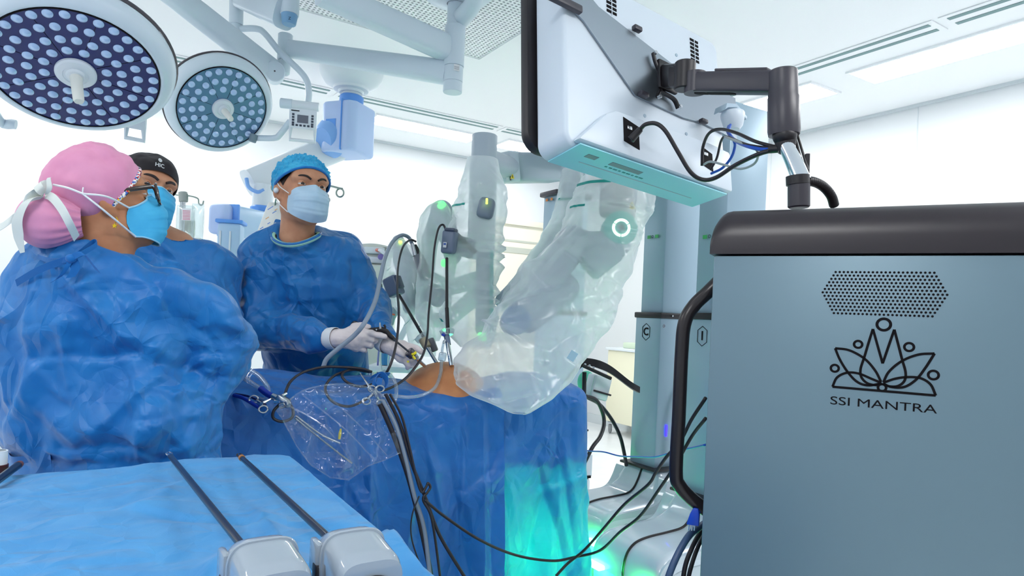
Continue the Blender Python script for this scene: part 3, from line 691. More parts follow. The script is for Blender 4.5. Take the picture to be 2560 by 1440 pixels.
# ---------------- nurse seen from behind
def nurse():
    d = 1.47; H = Fr(P(260, 494, d), (.735, .66, .25), -2, .89)
    root = thing('person', 'person in pink cap, glasses and blue gown seen from behind at the instrument table', 'person', (-.93, 1.52, 0))
    nk = V(-.945, 1.47, 1.285); sh = [P(470, 690, 1.47), P(60, 690, 1.52)]; el = [P(524, 880, 1.60), P(-30, 930, 1.56)]; wr = [P(520, 930, 1.78), P(30, 1010, 1.76)]
    hip = V(-.9, 1.54, .8)
    S = SDF((-1.5, 1.2, -.02), (-.5, 1.95, 1.62), .0045)
    head_prims(S, H, H((0, -.03, -.13))); S.cone(H((0, -.03, -.11)), nk, .052, .058, .03)
    S.loft([(1.25, -.94, 1.49, .09, .06), (1.2, -.935, 1.5, .15, .085), (1.0, -.93, 1.52, .13, .09), (.8, -.9, 1.54, .15, .1)], 0, .04)
    for a, b, c_ in zip(sh, el, wr): limbs(S, [a - V(.06 * np.sign(a[0] + .93), -.01, .07), b, c_], [.030, .032, .026])
    legs(S, hip); body = body_mesh(S, root, SKIN2); eye_parts(H, body, (60, 36, 22), (0, 1, .05)); brow_part(H, body, .0034)
    hr, _ = cap_mb(H, (0, -.016, .022), (.0775, .0965, .084), .070, -.03, -.12, 64, 20, .015, 30, 4, thick=.001); hr.build('hair', HAIR, root)
    PINK = cloth('pink_cotton', (220, 144, 180), (228, 156, 190), .75)
    TRIM = bpy.data.materials.new('flower_print_trim'); TRIM.use_nodes = True; nt = TRIM.node_tree; b = nt.nodes['Principled BSDF']; b.inputs['Roughness'].default_value = .8
    tc = nt.nodes.new('ShaderNodeTexCoord'); vo = nt.nodes.new('ShaderNodeTexVoronoi'); vo.inputs['Scale'].default_value = 300; rp = nt.nodes.new('ShaderNodeValToRGB'); rp.color_ramp.interpolation = 'CONSTANT'
    for i, (pos, cc) in enumerate(((0, (236, 232, 226)), (.3, (206, 40, 56)), (.48, (240, 236, 230)), (.62, (64, 110, 190)), (.76, (226, 190, 60)), (.87, (40, 60, 70)))):
        e_ = rp.color_ramp.elements[i] if i < 2 else rp.color_ramp.elements.new(pos); e_.position = pos; e_.color = (*lin(cc), 1)
    sx_ = nt.nodes.new('ShaderNodeSeparateColor'); nt.links.new(tc.outputs['Object'], vo.inputs['Vector']); nt.links.new(vo.outputs['Color'], sx_.inputs[0]); nt.links.new(sx_.outputs[0], rp.inputs[0]); nt.links.new(rp.outputs[0], b.inputs['Base Color'])
    # cap: full at the crown, gathered towards the bun
    c3, r3 = (0, -.015, .030), (.095, .110, .096)
    mb, rim = cap_mb(H, c3, r3, .066, -.034, -.115, 130, 60, .02, 12, 5, .012, cre=.006); co = mb.build('scrub_cap', PINK, root)
    t_ = MB(); t_.tube(rim * 1.0, .0055, 8, 1, True, .8); t_.build('cap_trim', TRIM, co)
    bc = P(121, 553, 1.375); ax = nrm(P(196, 553, 1.40) - bc); R_ = frame_z(ax); n1, n2 = 96, 40; G = np.zeros((n1, n2, 3))
    for i in range(n1):
        a = 2 * math.pi * i / n1
        for j in range(n2):
            t = j / (n2 - 1); z = -.062 + .130 * t; r = .0630 * max(0, 1 - ((z + .004) / .062) ** 2) ** .5 if z < .0 else .0630 - .030 * (z / .068) ** 1.6
            r *= 1 + (.02 + .075 * t ** 3) * math.sin(a * 17 + 2 * math.sin(a * 3)) * t + .03 * math.sin(a * 3 + 4 * t)
            G[i, j] = bc + R_ @ V(.87 * r * math.cos(a), .90 * r * math.sin(a), .87 * z)
    MB().grid(G, cu=True).build('bun_cover', PINK, co, 180)
    CREAM = cloth('cream_ribbon', (222, 226, 220), (228, 232, 226), .7)
    rb = MB(); Q = lambda x, y, dd=0.: P(x, y, 1.318 + dd)
    rb.ribbon([Q(104, 486, .05), Q(128, 492, 0), Q(152, 520, -.02), Q(172, 556, -.02), Q(192, 596, .01)], .020, (.5, -.2, .45))
    rb.ribbon([Q(108, 488, .02), Q(82, 488, .0), Q(58, 506, -.01), Q(48, 530, 0), Q(24, 552, .0), Q(0, 568, .01), Q(-6, 560, .02)], [.016, .030, .036, .028, .024, .018, .012], (.42, -.1, .9))
    rb.ribbon([Q(104, 492, .02), Q(70, 500, -.01), Q(44, 545, -.01), Q(46, 590, .0), Q(56, 632, .01)], [.014, .020, .024, .022, .010], (.95, -.1, .25))
    rb.ribbon([Q(118, 486, .02), Q(124, 470, .01), Q(122, 448, .01), Q(126, 444, .01)], [.012, .014, .010, .004], (.8, -.2, .1))
    rb.ribbon([Q(112, 482, .02), Q(100, 474, .0), Q(94, 462, .0), Q(108, 458, .01), Q(118, 470, .02)], .02, (.2, .6, .7)); rb.build('cap_ribbon', CREAM, co)
    mk, cn, tp, bt = mask_mb(H, .006, .034, .071, .0026, 9); mo = mk.build('face_mask', MASKB, root)
    em = MB(); em.tube(tp, .0022, 6, 1); em.tube(bt, .0018, 6, 1); em.build('mask_binding', mat('pale_mask_edge', (150, 208, 236), .6), mo)
    st = MB(); A, B = cn[2], cn[3]; k_ = P(206, 484, 1.335)
    st.tube([A, P(268, 492, 1.355), k_], .0021, 6); st.tube([B, P(262, 528, 1.36), k_], .0021, 6); st.tube([k_, P(170, 470, 1.33), P(134, 462, 1.345)], .0024, 6); st.tube([k_, P(207, 474, 1.335), P(208, 469, 1.337)], .0014, 5)
    st.build('mask_tie', STRAP, mo)
    # glasses
    gm = mat('tortoise_frame', (46, 30, 22), .2, coat=.5); g_ = MB()
    for s_ in (1, -1):
        g_.tube([H(s_ * .083, -.012, .004), H(s_ * .084, .04, .010), H(s_ * .078, .092, .013)], .0032, 8, 4, flat=1.5)
        loop = [H(s_ * (.041 + .033 * math.copysign(abs(math.cos(a)) ** .6, math.cos(a))), .112 - .010 * math.cos(a), -.006 + .026 * math.copysign(abs(math.sin(a)) ** .6, math.sin(a))) for a in np.linspace(0, 2 * math.pi, 24, endpoint=False)]
        g_.tube(loop, .0030, 8, 1, True)
    g_.tube([H(-.010, .122, .004), H(0, .126, .007), H(.010, .122, .004)], .0026, 8, 3)
    go_ = g_.build('glasses_frame', gm, root)
    ln = MB()
    for s_ in (1, -1): ln.lathe([(0, 0), (.029, .0)], H(s_ * .041, .112, -.006), H.R @ V(s_ * .18, 1, 0), 24, .031 / .029 * .98, .82)
    ln.build('lens', film('spectacle_lens', (244, 250, 255), .04, .3, .03, .9), go_)
    er = MB(); ec = H(.089, -.004, -.060); star = []
    for i in range(10):
        a = math.pi / 2 + i * math.pi / 5; r = .0062 if i % 2 == 0 else .0028; star.append((r * math.cos(a), r * math.sin(a)))
    er.prism(star, .0016, ec - V(0, .003, .012), (1, 0, 0), (0, 0, 1)); er.tube([ec + V(0, 0, .008), ec + V(.005, -.002, 0), ec - V(0, .003, .006)], .0009, 6); lab(er.build('earring', mat('gold', (228, 190, 50), .2, 1.), root), 'gold star earring')
    # gown
    G = SDF((-1.6, 1.1, .2), (-.42, 2.0, 1.40), .0052)
    G.loft([(1.290, -.955, 1.46, .085, .07), (1.265, -.945, 1.47, .135, .09), (1.225, -.935, 1.48, .185, .112), (1.15, -.935, 1.5, .206, .138), (1.04, -.925, 1.51, .212, .15), (.95, -.915, 1.515, .222, .158), (.895, -.91, 1.52, .226, .165), (.855, -.905, 1.525, .218, .158), (.835, -.90, 1.53, .208, .145), (.80, -.895, 1.535, .215, .15), (.6, -.885, 1.55, .23, .17), (.3, -.88, 1.56, .24, .18)], 0., .03)
    G.chain([sh[0] + V(-.04, .01, -.04), (sh[0] + el[0]) / 2 + V(.008, 0, .0), el[0], wr[0]], [.062, .062, .074, .05], .05)
    G.chain([sh[1] + V(.035, .01, -.045), el[1], wr[1]], [.066, .080, .05], .05)
    G.ell(P(536, 915, 1.6), (.066, .09, .072), k=.05); G.cone(P(480, 1040, 1.6), P(486, 1130, 1.6), .06, .055, .06)
    G.ell(nk + V(.012, -.0, .062), (.080, .085, .085), k=.012, sub=True)
    sg = poly_segs([(167, 668), (250, 770), (350, 880)], .020, .010) + poly_segs([(118, 720), (102, 810), (104, 1017)], .02, .010) + poly_segs([(300, 617), (392, 725), (425, 850), (429, 908)], .016, -.008) + poly_segs([(442, 667), (496, 800), (558, 908)], .02, .009)
    sg += poly_segs([(104, 894), (190, 888), (280, 893), (354, 878)], .014, -.008) + poly_segs([(242, 1092), (346, 988)], .025, .012) + poly_segs([(354, 1112), (380, 1070), (420, 1050)], .03, .014) + poly_segs([(362, 867), (433, 908), (471, 950)], .03, .016) + poly_segs([(375, 905), (430, 925), (480, 985)], .03, -.022)
    sg += poly_segs([(192, 787), (188, 880), (200, 975)], .016, .008) + poly_segs([(19, 767), (12, 917), (34, 1010)], .02, .012) + poly_segs([(340, 945), (368, 1050), (352, 1110)], .025, .013) + poly_segs([(430, 800), (470, 850), (486, 900)], .014, -.006) + poly_segs([(500, 800), (517, 833), (554, 908), (556, 965)], .016, .009)
    sg += poly_segs([(410, 985), (470, 1000), (440, 1060)], .02, .010) + poly_segs([(160, 1120), (260, 1112), (350, 1118)], .02, -.012) + poly_segs([(420, 860), (520, 880), (600, 905)], .015, .006) + poly_segs([(470, 955), (540, 975), (590, 985)], .02, -.010) + poly_segs([(225, 722), (280, 717), (330, 790)], .014, .006) + poly_segs([(120, 1010), (180, 1060), (220, 1110)], .02, .008)
    go = gown_mesh(G, root, 'gown', BLUEC, sg, 1.40, 6.2, .0085, 33)
    b_ = MB(); Q = lambda x, y, dd=0.: P(x, y, 1.345 + dd)
    b_.ribbon([Q(40, 708, .02), Q(95, 676, .0), Q(150, 655, -.01), Q(180, 648, -.015)], .016, (.1, -.5, .8)); b_.ribbon([Q(95, 642, .02), Q(130, 652, .0), Q(180, 646, -.015), Q(236, 616, .02), Q(242, 606, .03), Q(230, 606, .03), Q(200, 630, .0), Q(176, 647, -.012)], .011, (.1, -.4, .9))
    b_.ribbon([Q(176, 646, -.015), Q(206, 634, -.02), Q(228, 658, -.012), Q(246, 680, -.006)], .014, (.8, -.1, -.5)); b_.ribbon([Q(178, 648, -.015), Q(166, 670, -.012), Q(150, 692, -.006), Q(136, 702, 0)], .018, (.8, 0, .5))
    b_.ell(Q(178, 646, -.014), (.011, .008, .009)); b_.ribbon([Q(182, 650, -.012), Q(188, 672, -.008), Q(176, 694, -.004)], .02, (.9, 0, .2)); b_.build('neck_tie', TIEC, go)
    b_ = MB(); b_.ribbon([Q(20, 1130, .1), Q(30, 1150, .06), Q(70, 1148, .05), Q(120, 1140, .04), Q(128, 1160, .03)], .018, (.1, -.4, .9)); b_.build('waist_tie', TIEC, go)
    d1 = 1.82; Q = lambda x, y, dd=0.: P(x, y, d1 + dd)
    for gx, gy in ((505, 945), (60, 1030)):
        W_ = lambda x, y, z: P(gx, gy, 1.80) + V(x, y, z + .035)
        glove_mesh(root, 'glove', GLOVE, W_(0, 0, 0), [W_(-.03, .075, .01), W_(-.012, .082, .012), W_(.008, .08, .008), W_(.026, .072, .0)],
            [[W_(-.034, .11, 0), W_(-.034, .13, -.012), W_(-.032, .14, -.03)], [W_(-.012, .12, .002), W_(-.01, .142, -.012), W_(-.01, .15, -.03)], [W_(.01, .115, 0), W_(.012, .135, -.014), W_(.012, .142, -.03)], [W_(.03, .1, -.008), W_(.032, .115, -.02), W_(.032, .12, -.032)]],
            [W_(-.042, .035, -.01), W_(-.056, .06, -.016), W_(-.06, .082, -.022)], W_(.0, -.03, 0))
    shoes(root, hip, (0, 1), m=mat('white_clog', (220, 224, 226), .5)); return root
nurse()

# ---------------- second assistant behind the nurse
def assistant():
    H = Fr(P(364, 474, 2.0), (.80, -.60, .02), 10, .95)
    root = thing('person', 'person in black cap and bright blue mask standing behind the pink cap wearer', 'person', (-1.0, 2.1, 0))
    nk = V(-1.06, 2.08, 1.345); sh = [V(-1.27, 2.06, 1.30), P(500, 668, 2.10)]; el = [V(-1.33, 2.02, 1.02), P(533, 800, 2.05)]; wr = [V(-1.24, 1.98, 1.0), V(-1.07, 2.0, 1.0)]; hip = V(-1.14, 2.16, .84)
    S = SDF((-1.5, 1.7, -.02), (-.72, 2.4, 1.68), .0045); head_prims(S, H, H((0, -.03, -.15))); S.cone(H((0, -.03, -.13)), nk, .055, .058, .03)
    S.loft([(1.32, -1.06, 2.09, .09, .06), (1.25, -1.06, 2.1, .16, .085), (1., -1.10, 2.12, .13, .09), (.84, -1.14, 2.16, .14, .09)], math.radians(25), .04)
    for a, b, c_ in zip(sh, el, wr): limbs(S, [a - V(0, 0, .045), b, c_], [.05, .04, .03])
    legs(S, hip, math.radians(25)); body = body_mesh(S, root, SKIN); eye_parts(H, body, (48, 30, 22), (.1, 1, 0)); brow_part(H, body, .0052, .002)
    BCAP = cloth('black_cap_cotton', (30, 26, 30), (36, 32, 36), .8, scale=600)
    hr, _ = cap_mb(H, (0, -.016, .022), (.0775, .0965, .084), .07, -.03, -.12, 64, 16, .015, 30, 4, thick=.001); hr.build('hair', HAIR, root)
    mb, rim = cap_mb(H, (0, -.010, .028), (.086, .110, .091), .046, .0, -.1, 90, 34, .012, 14, 8, cre=.003); co = mb.build('scrub_cap', BCAP, root)
    t = MB(); c0 = V(0, -.010, .028); pr = lambda az, z: H(c0 + V(.0892 * math.sin(az) * math.sqrt(max(0, 1 - (z / .0945) ** 2)), .1140 * math.cos(az) * math.sqrt(max(0, 1 - (z / .0945) ** 2)), z))
    tmp = MB(); text_into(tmp, 'HIC', .0135, (0, 0, 0), (1, 0, 0), (0, 1, 0), .012, 0.); tv = np.vstack(tmp.v); az0 = .16
    t.add(np.array([pr(az0 - x / .10, .036 + y) for x, y, _ in tv]), tmp.f)
    ring = [(math.cos(a) * .006, math.sin(a) * .006) for a in np.linspace(0, 2 * math.pi, 16, endpoint=False)]
    t.tube([pr(az0 - .02 + x / .1, .056 + y) for x, y in ring], .0011, 5, 1, True); t.tube([pr(az0 - .02 + x / .1, .056 + y * 0 + .002 * math.sin(x * 900)) for x in np.linspace(-.005, .005, 7) for y in (0,)], .001, 5, 1); t.tube([pr(az0 - .02, .056 + y) for y in np.linspace(-.005, .005, 5)], .001, 5, 1)
    t.build('cap_print', mat('white_print', (226, 230, 232), .7), co)
    mk, cn, tp, bt = mask_mb(H, .004, .03, seed=14); mo = mk.build('face_mask', MASKB, root); em = MB(); em.tube(tp, .003, 6, 1); em.build('mask_binding', mat('pale_mask_edge', (150, 208, 236), .6), mo)
    for i, ex in ((2, 1), (3, 1), (0, -1), (1, -1)): MB().tube([cn[i], H(ex * .082, .01, (-.01 if i % 2 == 0 else -.06)), H(ex * .085, -.016, (.012 if i % 2 == 0 else -.04))], .0016, 6).build('ear_loop', STRAP, mo)
    G = SDF((-1.6, 1.7, .2), (-.65, 2.5, 1.44), .0075)
    G.loft([(1.385, -1.06, 2.075, .09, .08), (1.345, -1.06, 2.08, .15, .10), (1.30, -1.06, 2.09, .18, .11), (1.2, -1.06, 2.08, .18, .12), (1.05, -1.10, 2.12, .18, .125), (.85, -1.14, 2.16, .175, .13), (.3, -1.15, 2.18, .19, .14)], math.radians(25), .04)
    G.chain([sh[1] + V(-.03, 0, -.02), el[1], wr[1]], [.085, .075, .05], .05); G.chain([sh[0] + V(.03, 0, -.02), el[0], wr[0]], [.085, .075, .05], .05); [G.cone(nk + (q_ - nk) * .36 + V(0, .0, .02), q_ + V(0, .01, -.01), .052, .068, .04) for q_ in sh]; G.ell(nk + V(0, -.02, .078), (.074, .08, .09), k=.012, sub=True)
    sg = poly_segs([(420, 590), (470, 660), (490, 760)], .02, .012) + poly_segs([(440, 640), (500, 680), (540, 760)], .02, -.012) + poly_segs([(490, 690), (520, 740), (556, 780)], .02, .010) + poly_segs([(400, 620), (430, 700)], .02, -.01)
    gown_mesh(G, root, 'gown', BLUEC, sg, 2.05, 7, .0085, 51)
    for gp, sgn in ((wr[1], 1), (wr[0], -1)):
        W_ = lambda x, y, z: gp + V(x, y, z)
        glove_mesh(root, 'glove', GLOVE, W_(0, -.02, 0), [W_(.03, -.09, 0), W_(.012, -.097, .004), W_(-.008, -.095, .003), W_(-.026, -.088, -.004)], [[W_(.033, -.125, -.004), W_(.034, -.145, -.016), W_(.033, -.152, -.03)], [W_(.012, -.135, 0), W_(.012, -.157, -.014), W_(.012, -.163, -.03)], [W_(-.01, -.13, 0), W_(-.011, -.15, -.014), W_(-.011, -.156, -.03)], [W_(-.03, -.115, -.008), W_(-.032, -.13, -.02), W_(-.032, -.135, -.03)]], [W_(.042, -.05, -.01), W_(.055, -.075, -.014), W_(.058, -.095, -.018)], W_(0, .01, 0))
    shoes(root, hip, (.5, -.86), m=mat('white_clog', (220, 224, 226), .5)); return root
assistant()
# ------------------------------------------------------------------ draped tables
def hang_folds(sp, zz, T, seed, K=46, amp=1.):
    """long hanging folds that fan out downwards, plus pressed creases; sp along the edge, zz height"""
    rg = np.random.RandomState(seed); o_ = np.zeros_like(sp)
    for i in range(K):
        s0 = rg.rand() * T; sl = rg.normal() * .22; z0 = .62 + .34 * rg.rand() if rg.rand() < .75 else .3 + .4 * rg.rand(); h = (.3 + .7 * rg.rand()) * rg.choice([-1, 1], p=[.35, .65]); w0 = .02 + .03 * rg.rand()
        down = np.clip((z0 - zz) / z0, 0, 1); c_ = s0 + sl * (z0 - zz); x = (sp - c_ + T / 2) % T - T / 2; w_ = w0 * (.6 + 1.8 * down); wl = np.where(x > 0, w_, w_ * 2.2)
        o_ = o_ + h * down ** .7 * np.clip(1 - np.abs(x) / wl, 0, 1) ** 1.3
    for i in range(K):
        s0 = rg.rand() * T; zc = .1 + .8 * rg.rand(); a = rg.rand() * math.pi; ln_ = .05 + .14 * rg.rand(); w_ = .010 + .016 * rg.rand(); h = .16 * rg.choice([-1, 1])
        dx = (sp - s0 + T / 2) % T - T / 2; dz = zz - zc; al = dx * math.cos(a) + dz * math.sin(a); ac = -dx * math.sin(a) + dz * math.cos(a)
        o_ = o_ + h * np.clip(1 - np.abs(ac) / np.where(ac > 0, w_, w_ * 2.4), 0, 1) * np.clip((1 - np.abs(al) / ln_) * 3, 0, 1)
    for zc in (.36, .70): o_ = o_ + .09 * np.clip(1 - np.abs(zz - zc) / .010, 0, 1)
    for k in range(int(T / .37)): x = (sp - k * .37 - .1 + T / 2) % T - T / 2; o_ = o_ + .08 * np.clip(1 - np.abs(x) / .010, 0, 1)
    return o_ * amp
def topfold(xy, seed, am):
    rg = np.random.RandomState(seed + 5); o_ = .6 * vnoise(np.stack([xy[:, 0] * 4, xy[:, 1] * 4, 0 * xy[:, 0]], 1), seed)
    for i in range(150):
        c_ = rg.rand(2) * [1.5, 1.0]; a = .5 + rg.normal() * .5; ln_ = .06 + .22 * rg.rand(); w_ = .012 + .022 * rg.rand(); h = (.3 + .7 * rg.rand()) * rg.choice([-1, 1], p=[.3, .7]); d = xy - c_; al = d @ [math.cos(a), math.sin(a)]; ac = d @ [-math.sin(a), math.cos(a)]
        o_ = o_ + h * np.clip(1 - np.abs(ac) / np.where(ac > 0, w_, w_ * 2.5), 0, 1) ** 1.2 * np.clip((1 - np.abs(al) / ln_) * 2, 0, 1)
    return am * o_
def drape_points(O, u, n, L, W, cr_, ztop, zbot, Ns, Nr, flare=.06, fold=.03, seed=0, off=0., rtop=.42, p0=None, p1=None, ffreq=7., topn=.003, roll=.05):
    """points of a cloth lying on a rounded rectangle and hanging down its sides; rows run from the middle out and down"""
    peri = []
    def corner(cx_, cy_, a0):
        for a in np.linspace(a0, a0 + math.pi / 2, 14): peri.append((cx_ + cr_ * math.cos(a), cy_ + cr_ * math.sin(a)))
    corner(cr_, cr_, math.pi); corner(L - cr_, cr_, 1.5 * math.pi); corner(L - cr_, W - cr_, 0); corner(cr_, W - cr_, .5 * math.pi)
    peri.append(peri[0]); peri = np.array(peri); seg = np.r_[0, np.cumsum(np.linalg.norm(np.diff(peri, axis=0), axis=1))]; T = seg[-1]
    a, b = (0, T) if p0 is None else (p0, p1)
    sp = np.linspace(a, b, Ns, endpoint=p0 is not None) % T
    q = np.stack([np.interp(sp, seg, peri[:, 0]), np.interp(sp, seg, peri[:, 1])], 1); dq = np.stack([np.interp((sp + .004) % T, seg, peri[:, 0]) - np.interp((sp - .004) % T, seg, peri[:, 0]), np.interp((sp + .004) % T, seg, peri[:, 1]) - np.interp((sp - .004) % T, seg, peri[:, 1])], 1)
    nn = np.stack([dq[:, 1], -dq[:, 0]], 1); nn /= np.linalg.norm(nn, axis=1)[:, None]
    h = min(W, L) / 2 * .9; core = np.stack([np.clip(q[:, 0], h, L - h) if L > W else np.full(Ns, L / 2), np.clip(q[:, 1], h, W - h) if W > L else np.full(Ns, W / 2)], 1)
    O = np.asarray(O, float); G = np.zeros((Ns, Nr, 3)); x2, y2 = u[:2], n[:2]
    for j in range(Nr):
        r = j / (Nr - 1)
        if r < rtop:
            t = r / rtop; xy = core + (q - nn * roll - core) * t; zz = ztop(xy[:, 0], xy[:, 1]); o_ = np.zeros(Ns)
            if topn: zz = zz + topfold(xy, seed, topn)
        else:
            t = (r - rtop) / (1 - rtop); ze = ztop(q[:, 0] - nn[:, 0] * roll, q[:, 1] - nn[:, 1] * roll); k = min(t / .10, 1.); a_ = k * math.pi / 2
            drop = t ** 1.25; low = ze - roll
            zz = ze - roll * (1 - math.cos(a_)) if k < 1 else low - (low - zbot) * (t - .10) / .90
            base = -roll + roll * math.sin(a_); hang = max(0, (t - .10) / .90)
            o_ = base + flare * hang + fold * 2.7 * min(1, k * 1.2) * (.25 + .75 * min(1, hang * 3)) * hang_folds(sp, zz + 0 * sp, T, seed)
            xy = q + nn * (o_ + off)[:, None]
            if off: zz = zz
        if off and r < rtop: zz = zz + off
        elif off: zz = zz + off * (1 - min((r - rtop) / (1 - rtop) / .10, 1.))
        G[:, j] = O + xy[:, :1] * u + xy[:, 1:2] * n + np.stack([0 * zz, 0 * zz, zz], 1)
    return G
SB = .11      # how far the front sheet stops short
UT = V(math.cos(math.radians(28)), math.sin(math.radians(28)), 0); NT = V(-math.sin(math.radians(28)), math.cos(math.radians(28)), 0)
S0 = .12; OT = V(-.75, 1.78, 0) - S0 * UT; LT, WT = 1.315, .40
def ztable(s, t):
    s = s - S0
    z = .915 + .030 * np.exp(-((t - .2) / .15) ** 2) + .02 * np.exp(-((s - .1) / .3) ** 2) * np.clip(t / .2, 0, 1)
    z = z + .03 * np.exp(-((s - 1.02) / .13) ** 2) - .03 * np.exp(-((s - .66) / .14) ** 2 - ((t - .13) / .16) ** 2) - .02 * np.exp(-((s - .30) / .10) ** 2) * np.exp(-((t - .1) / .2) ** 2)
    return z
G = drape_points(OT, UT, NT, LT, WT, .07, ztable, .05, 620, 150, .045, .022, 5, 0, .40)
dB = MB().grid(G, cu=True).build('surgical_drape', DRAPE, None, 180); tag(dB, 'large blue drape over the operating table, glowing green at its lower right end', 'drape', 'blue drapes')
G = drape_points(OT, UT, NT, LT, WT, .07, ztable, .06, 420, 150, .062, .022, 5, .020, .40, -.22, .875 + SB, 7.5)
dA = MB().grid(G).build('surgical_drape', DRAPE, None, 180); tag(dA, 'front blue drape sheet hanging below the instrument pouch and the bare abdomen', 'drape', 'blue drapes')
ln = drape_points(OT, UT, NT, LT, WT, .07, lambda s, t: ztable(s, t) - .03, .645, 200, 60, .02, .004, 5, -.03, .40)
LINER = mat('dark_blue_liner', (20, 60, 130), .8)
o = MB().grid(ln, cu=True).build('under_drape', LINER, None, 180); tag(o, 'short inner drape layer hidden beneath the large blue table drape', 'drape')
# operating table under the drape
cT = OT + UT * LT / 2 + NT * WT / 2; RT = np.stack([UT, NT, EZ], 1)
ot = thing('operating_table', 'operating table with steel pedestal hidden under the blue drapes', 'operating table', cT)
MB().box(cT + V(0, 0, .70), (LT - .34, WT - .20, .05), RT, .02).build('mattress', BLACKR, ot); MB().box(cT + V(0, 0, .655), (LT - .36, WT - .22, .04), RT, .005).build('table_frame', STEEL, ot)
MB().box(cT + UT * .1 + V(0, 0, .36), (.18, .12, .56), RT, .02).build('pedestal', STEEL, ot); MB().box(cT + UT * .05 + V(0, 0, .055), (.6, .16, .09), RT, .03).build('table_base', STEEL, ot)
MB().box(OT + UT * (S0 + .95) + NT * .18 + V(0, 0, .30), (.34, .05, .02), RT, .004).build('added_drape_backlight', mat('added_green_glow', (120, 255, 190), .3, emit=(0, 255, 105), es=UNDER), ot)  # not a table part: hidden strip added to shine through the drape
# patient
def patient():
    T = lambda s, t, z: OT + UT * (s + S0) + NT * t + V(0, 0, z)
    root = thing('person', 'patient lying under blue drapes with only the tan abdomen bare', 'person', T(.5, .2, .86))
    S = SDF(np.minimum(T(-.2, 0, 0), T(1.5, .4, 0)) * [1, 1, 0] + V(-.2, -.2, .66), np.maximum(T(-.2, 0, 0), T(1.5, .4, 0)) * [1, 1, 0] + V(.2, .3, 1.1), .006)
    H = Fr(T(.03, .2, .83), (0, 0, 1)); 
    x_ = NT; H.R = np.stack([NT, V(0, 0, 1), np.cross(NT, V(0, 0, 1))], 1)
    head_prims(S, H, T(.17, .2, .82))
    S.chain([T(.17, .2, .82), T(.30, .2, .80), T(.45, .2, .80), T(.62, .19, .85)], [.058, .08, .085, .10], .05)
    for q in (-1, 1): S.chain([T(.28, .2 + q * .09, .80), T(.45, .2 + q * .11, .78), T(.62, .2 + q * .10, .78)], [.04, .035, .03], .04)
    S.ell(T(.69, .17, .885), (.155, .165, .118), RT, .04); S.ell(T(.71, .19, .925), (.11, .12, .080), RT, .04)
    S.chain([T(.78, .26, .83), T(.98, .26, .82), T(1.08, .26, .82)], [.08, .065, .045], .04); S.chain([T(.78, .14, .83), T(.98, .14, .82), T(1.06, .14, .82)], [.085, .07, .05], .04)
    body = body_mesh(S, root, mat('tan_abdomen_skin', (206, 140, 92), .45, spec=.4, vary=(18, (192, 124, 80)), bump=(200, .12, .0008)))
    return root
patient()
# foreground instrument table
OF = V(-.4495, 1.393, 0) - 1.35 * EB - .95 * EA
zF = .87
G = drape_points(OF, EB, EA, 1.35, .95, .035, lambda s, t: zF + 0 * s, .30, 420, 190, .03, .018, 77, 0, .72, ffreq=8, topn=.0095, roll=.012)
dF = MB().grid(G, cu=True).build('table_drape', TABLEC, None, 180); tag(dF, 'pale blue cloth over the instrument table in the foreground', 'table drape')
cF = OF + EB * .675 + EA * .475
tf = thing('instrument_table', 'steel instrument table under the pale blue foreground cloth', 'table', cF)
MB().box(cF + V(0, 0, zF - .05), (1.28, .88, .03), RR, .005).build('table_top', STEEL, tf)
for a in (-1, 1):
    for b in (-1, 1):
        q = cF + EB * a * .58 + EA * b * .38; MB().cyl(q + V(0, 0, 0.04), q + V(0, 0, zF - .06), .016).build('leg', STEEL, tf); MB().cyl(q + V(-.012, 0, .035), q + V(.012, 0, .035), .035, n=20, bev=.006).build('castor', BLACKR, tf)
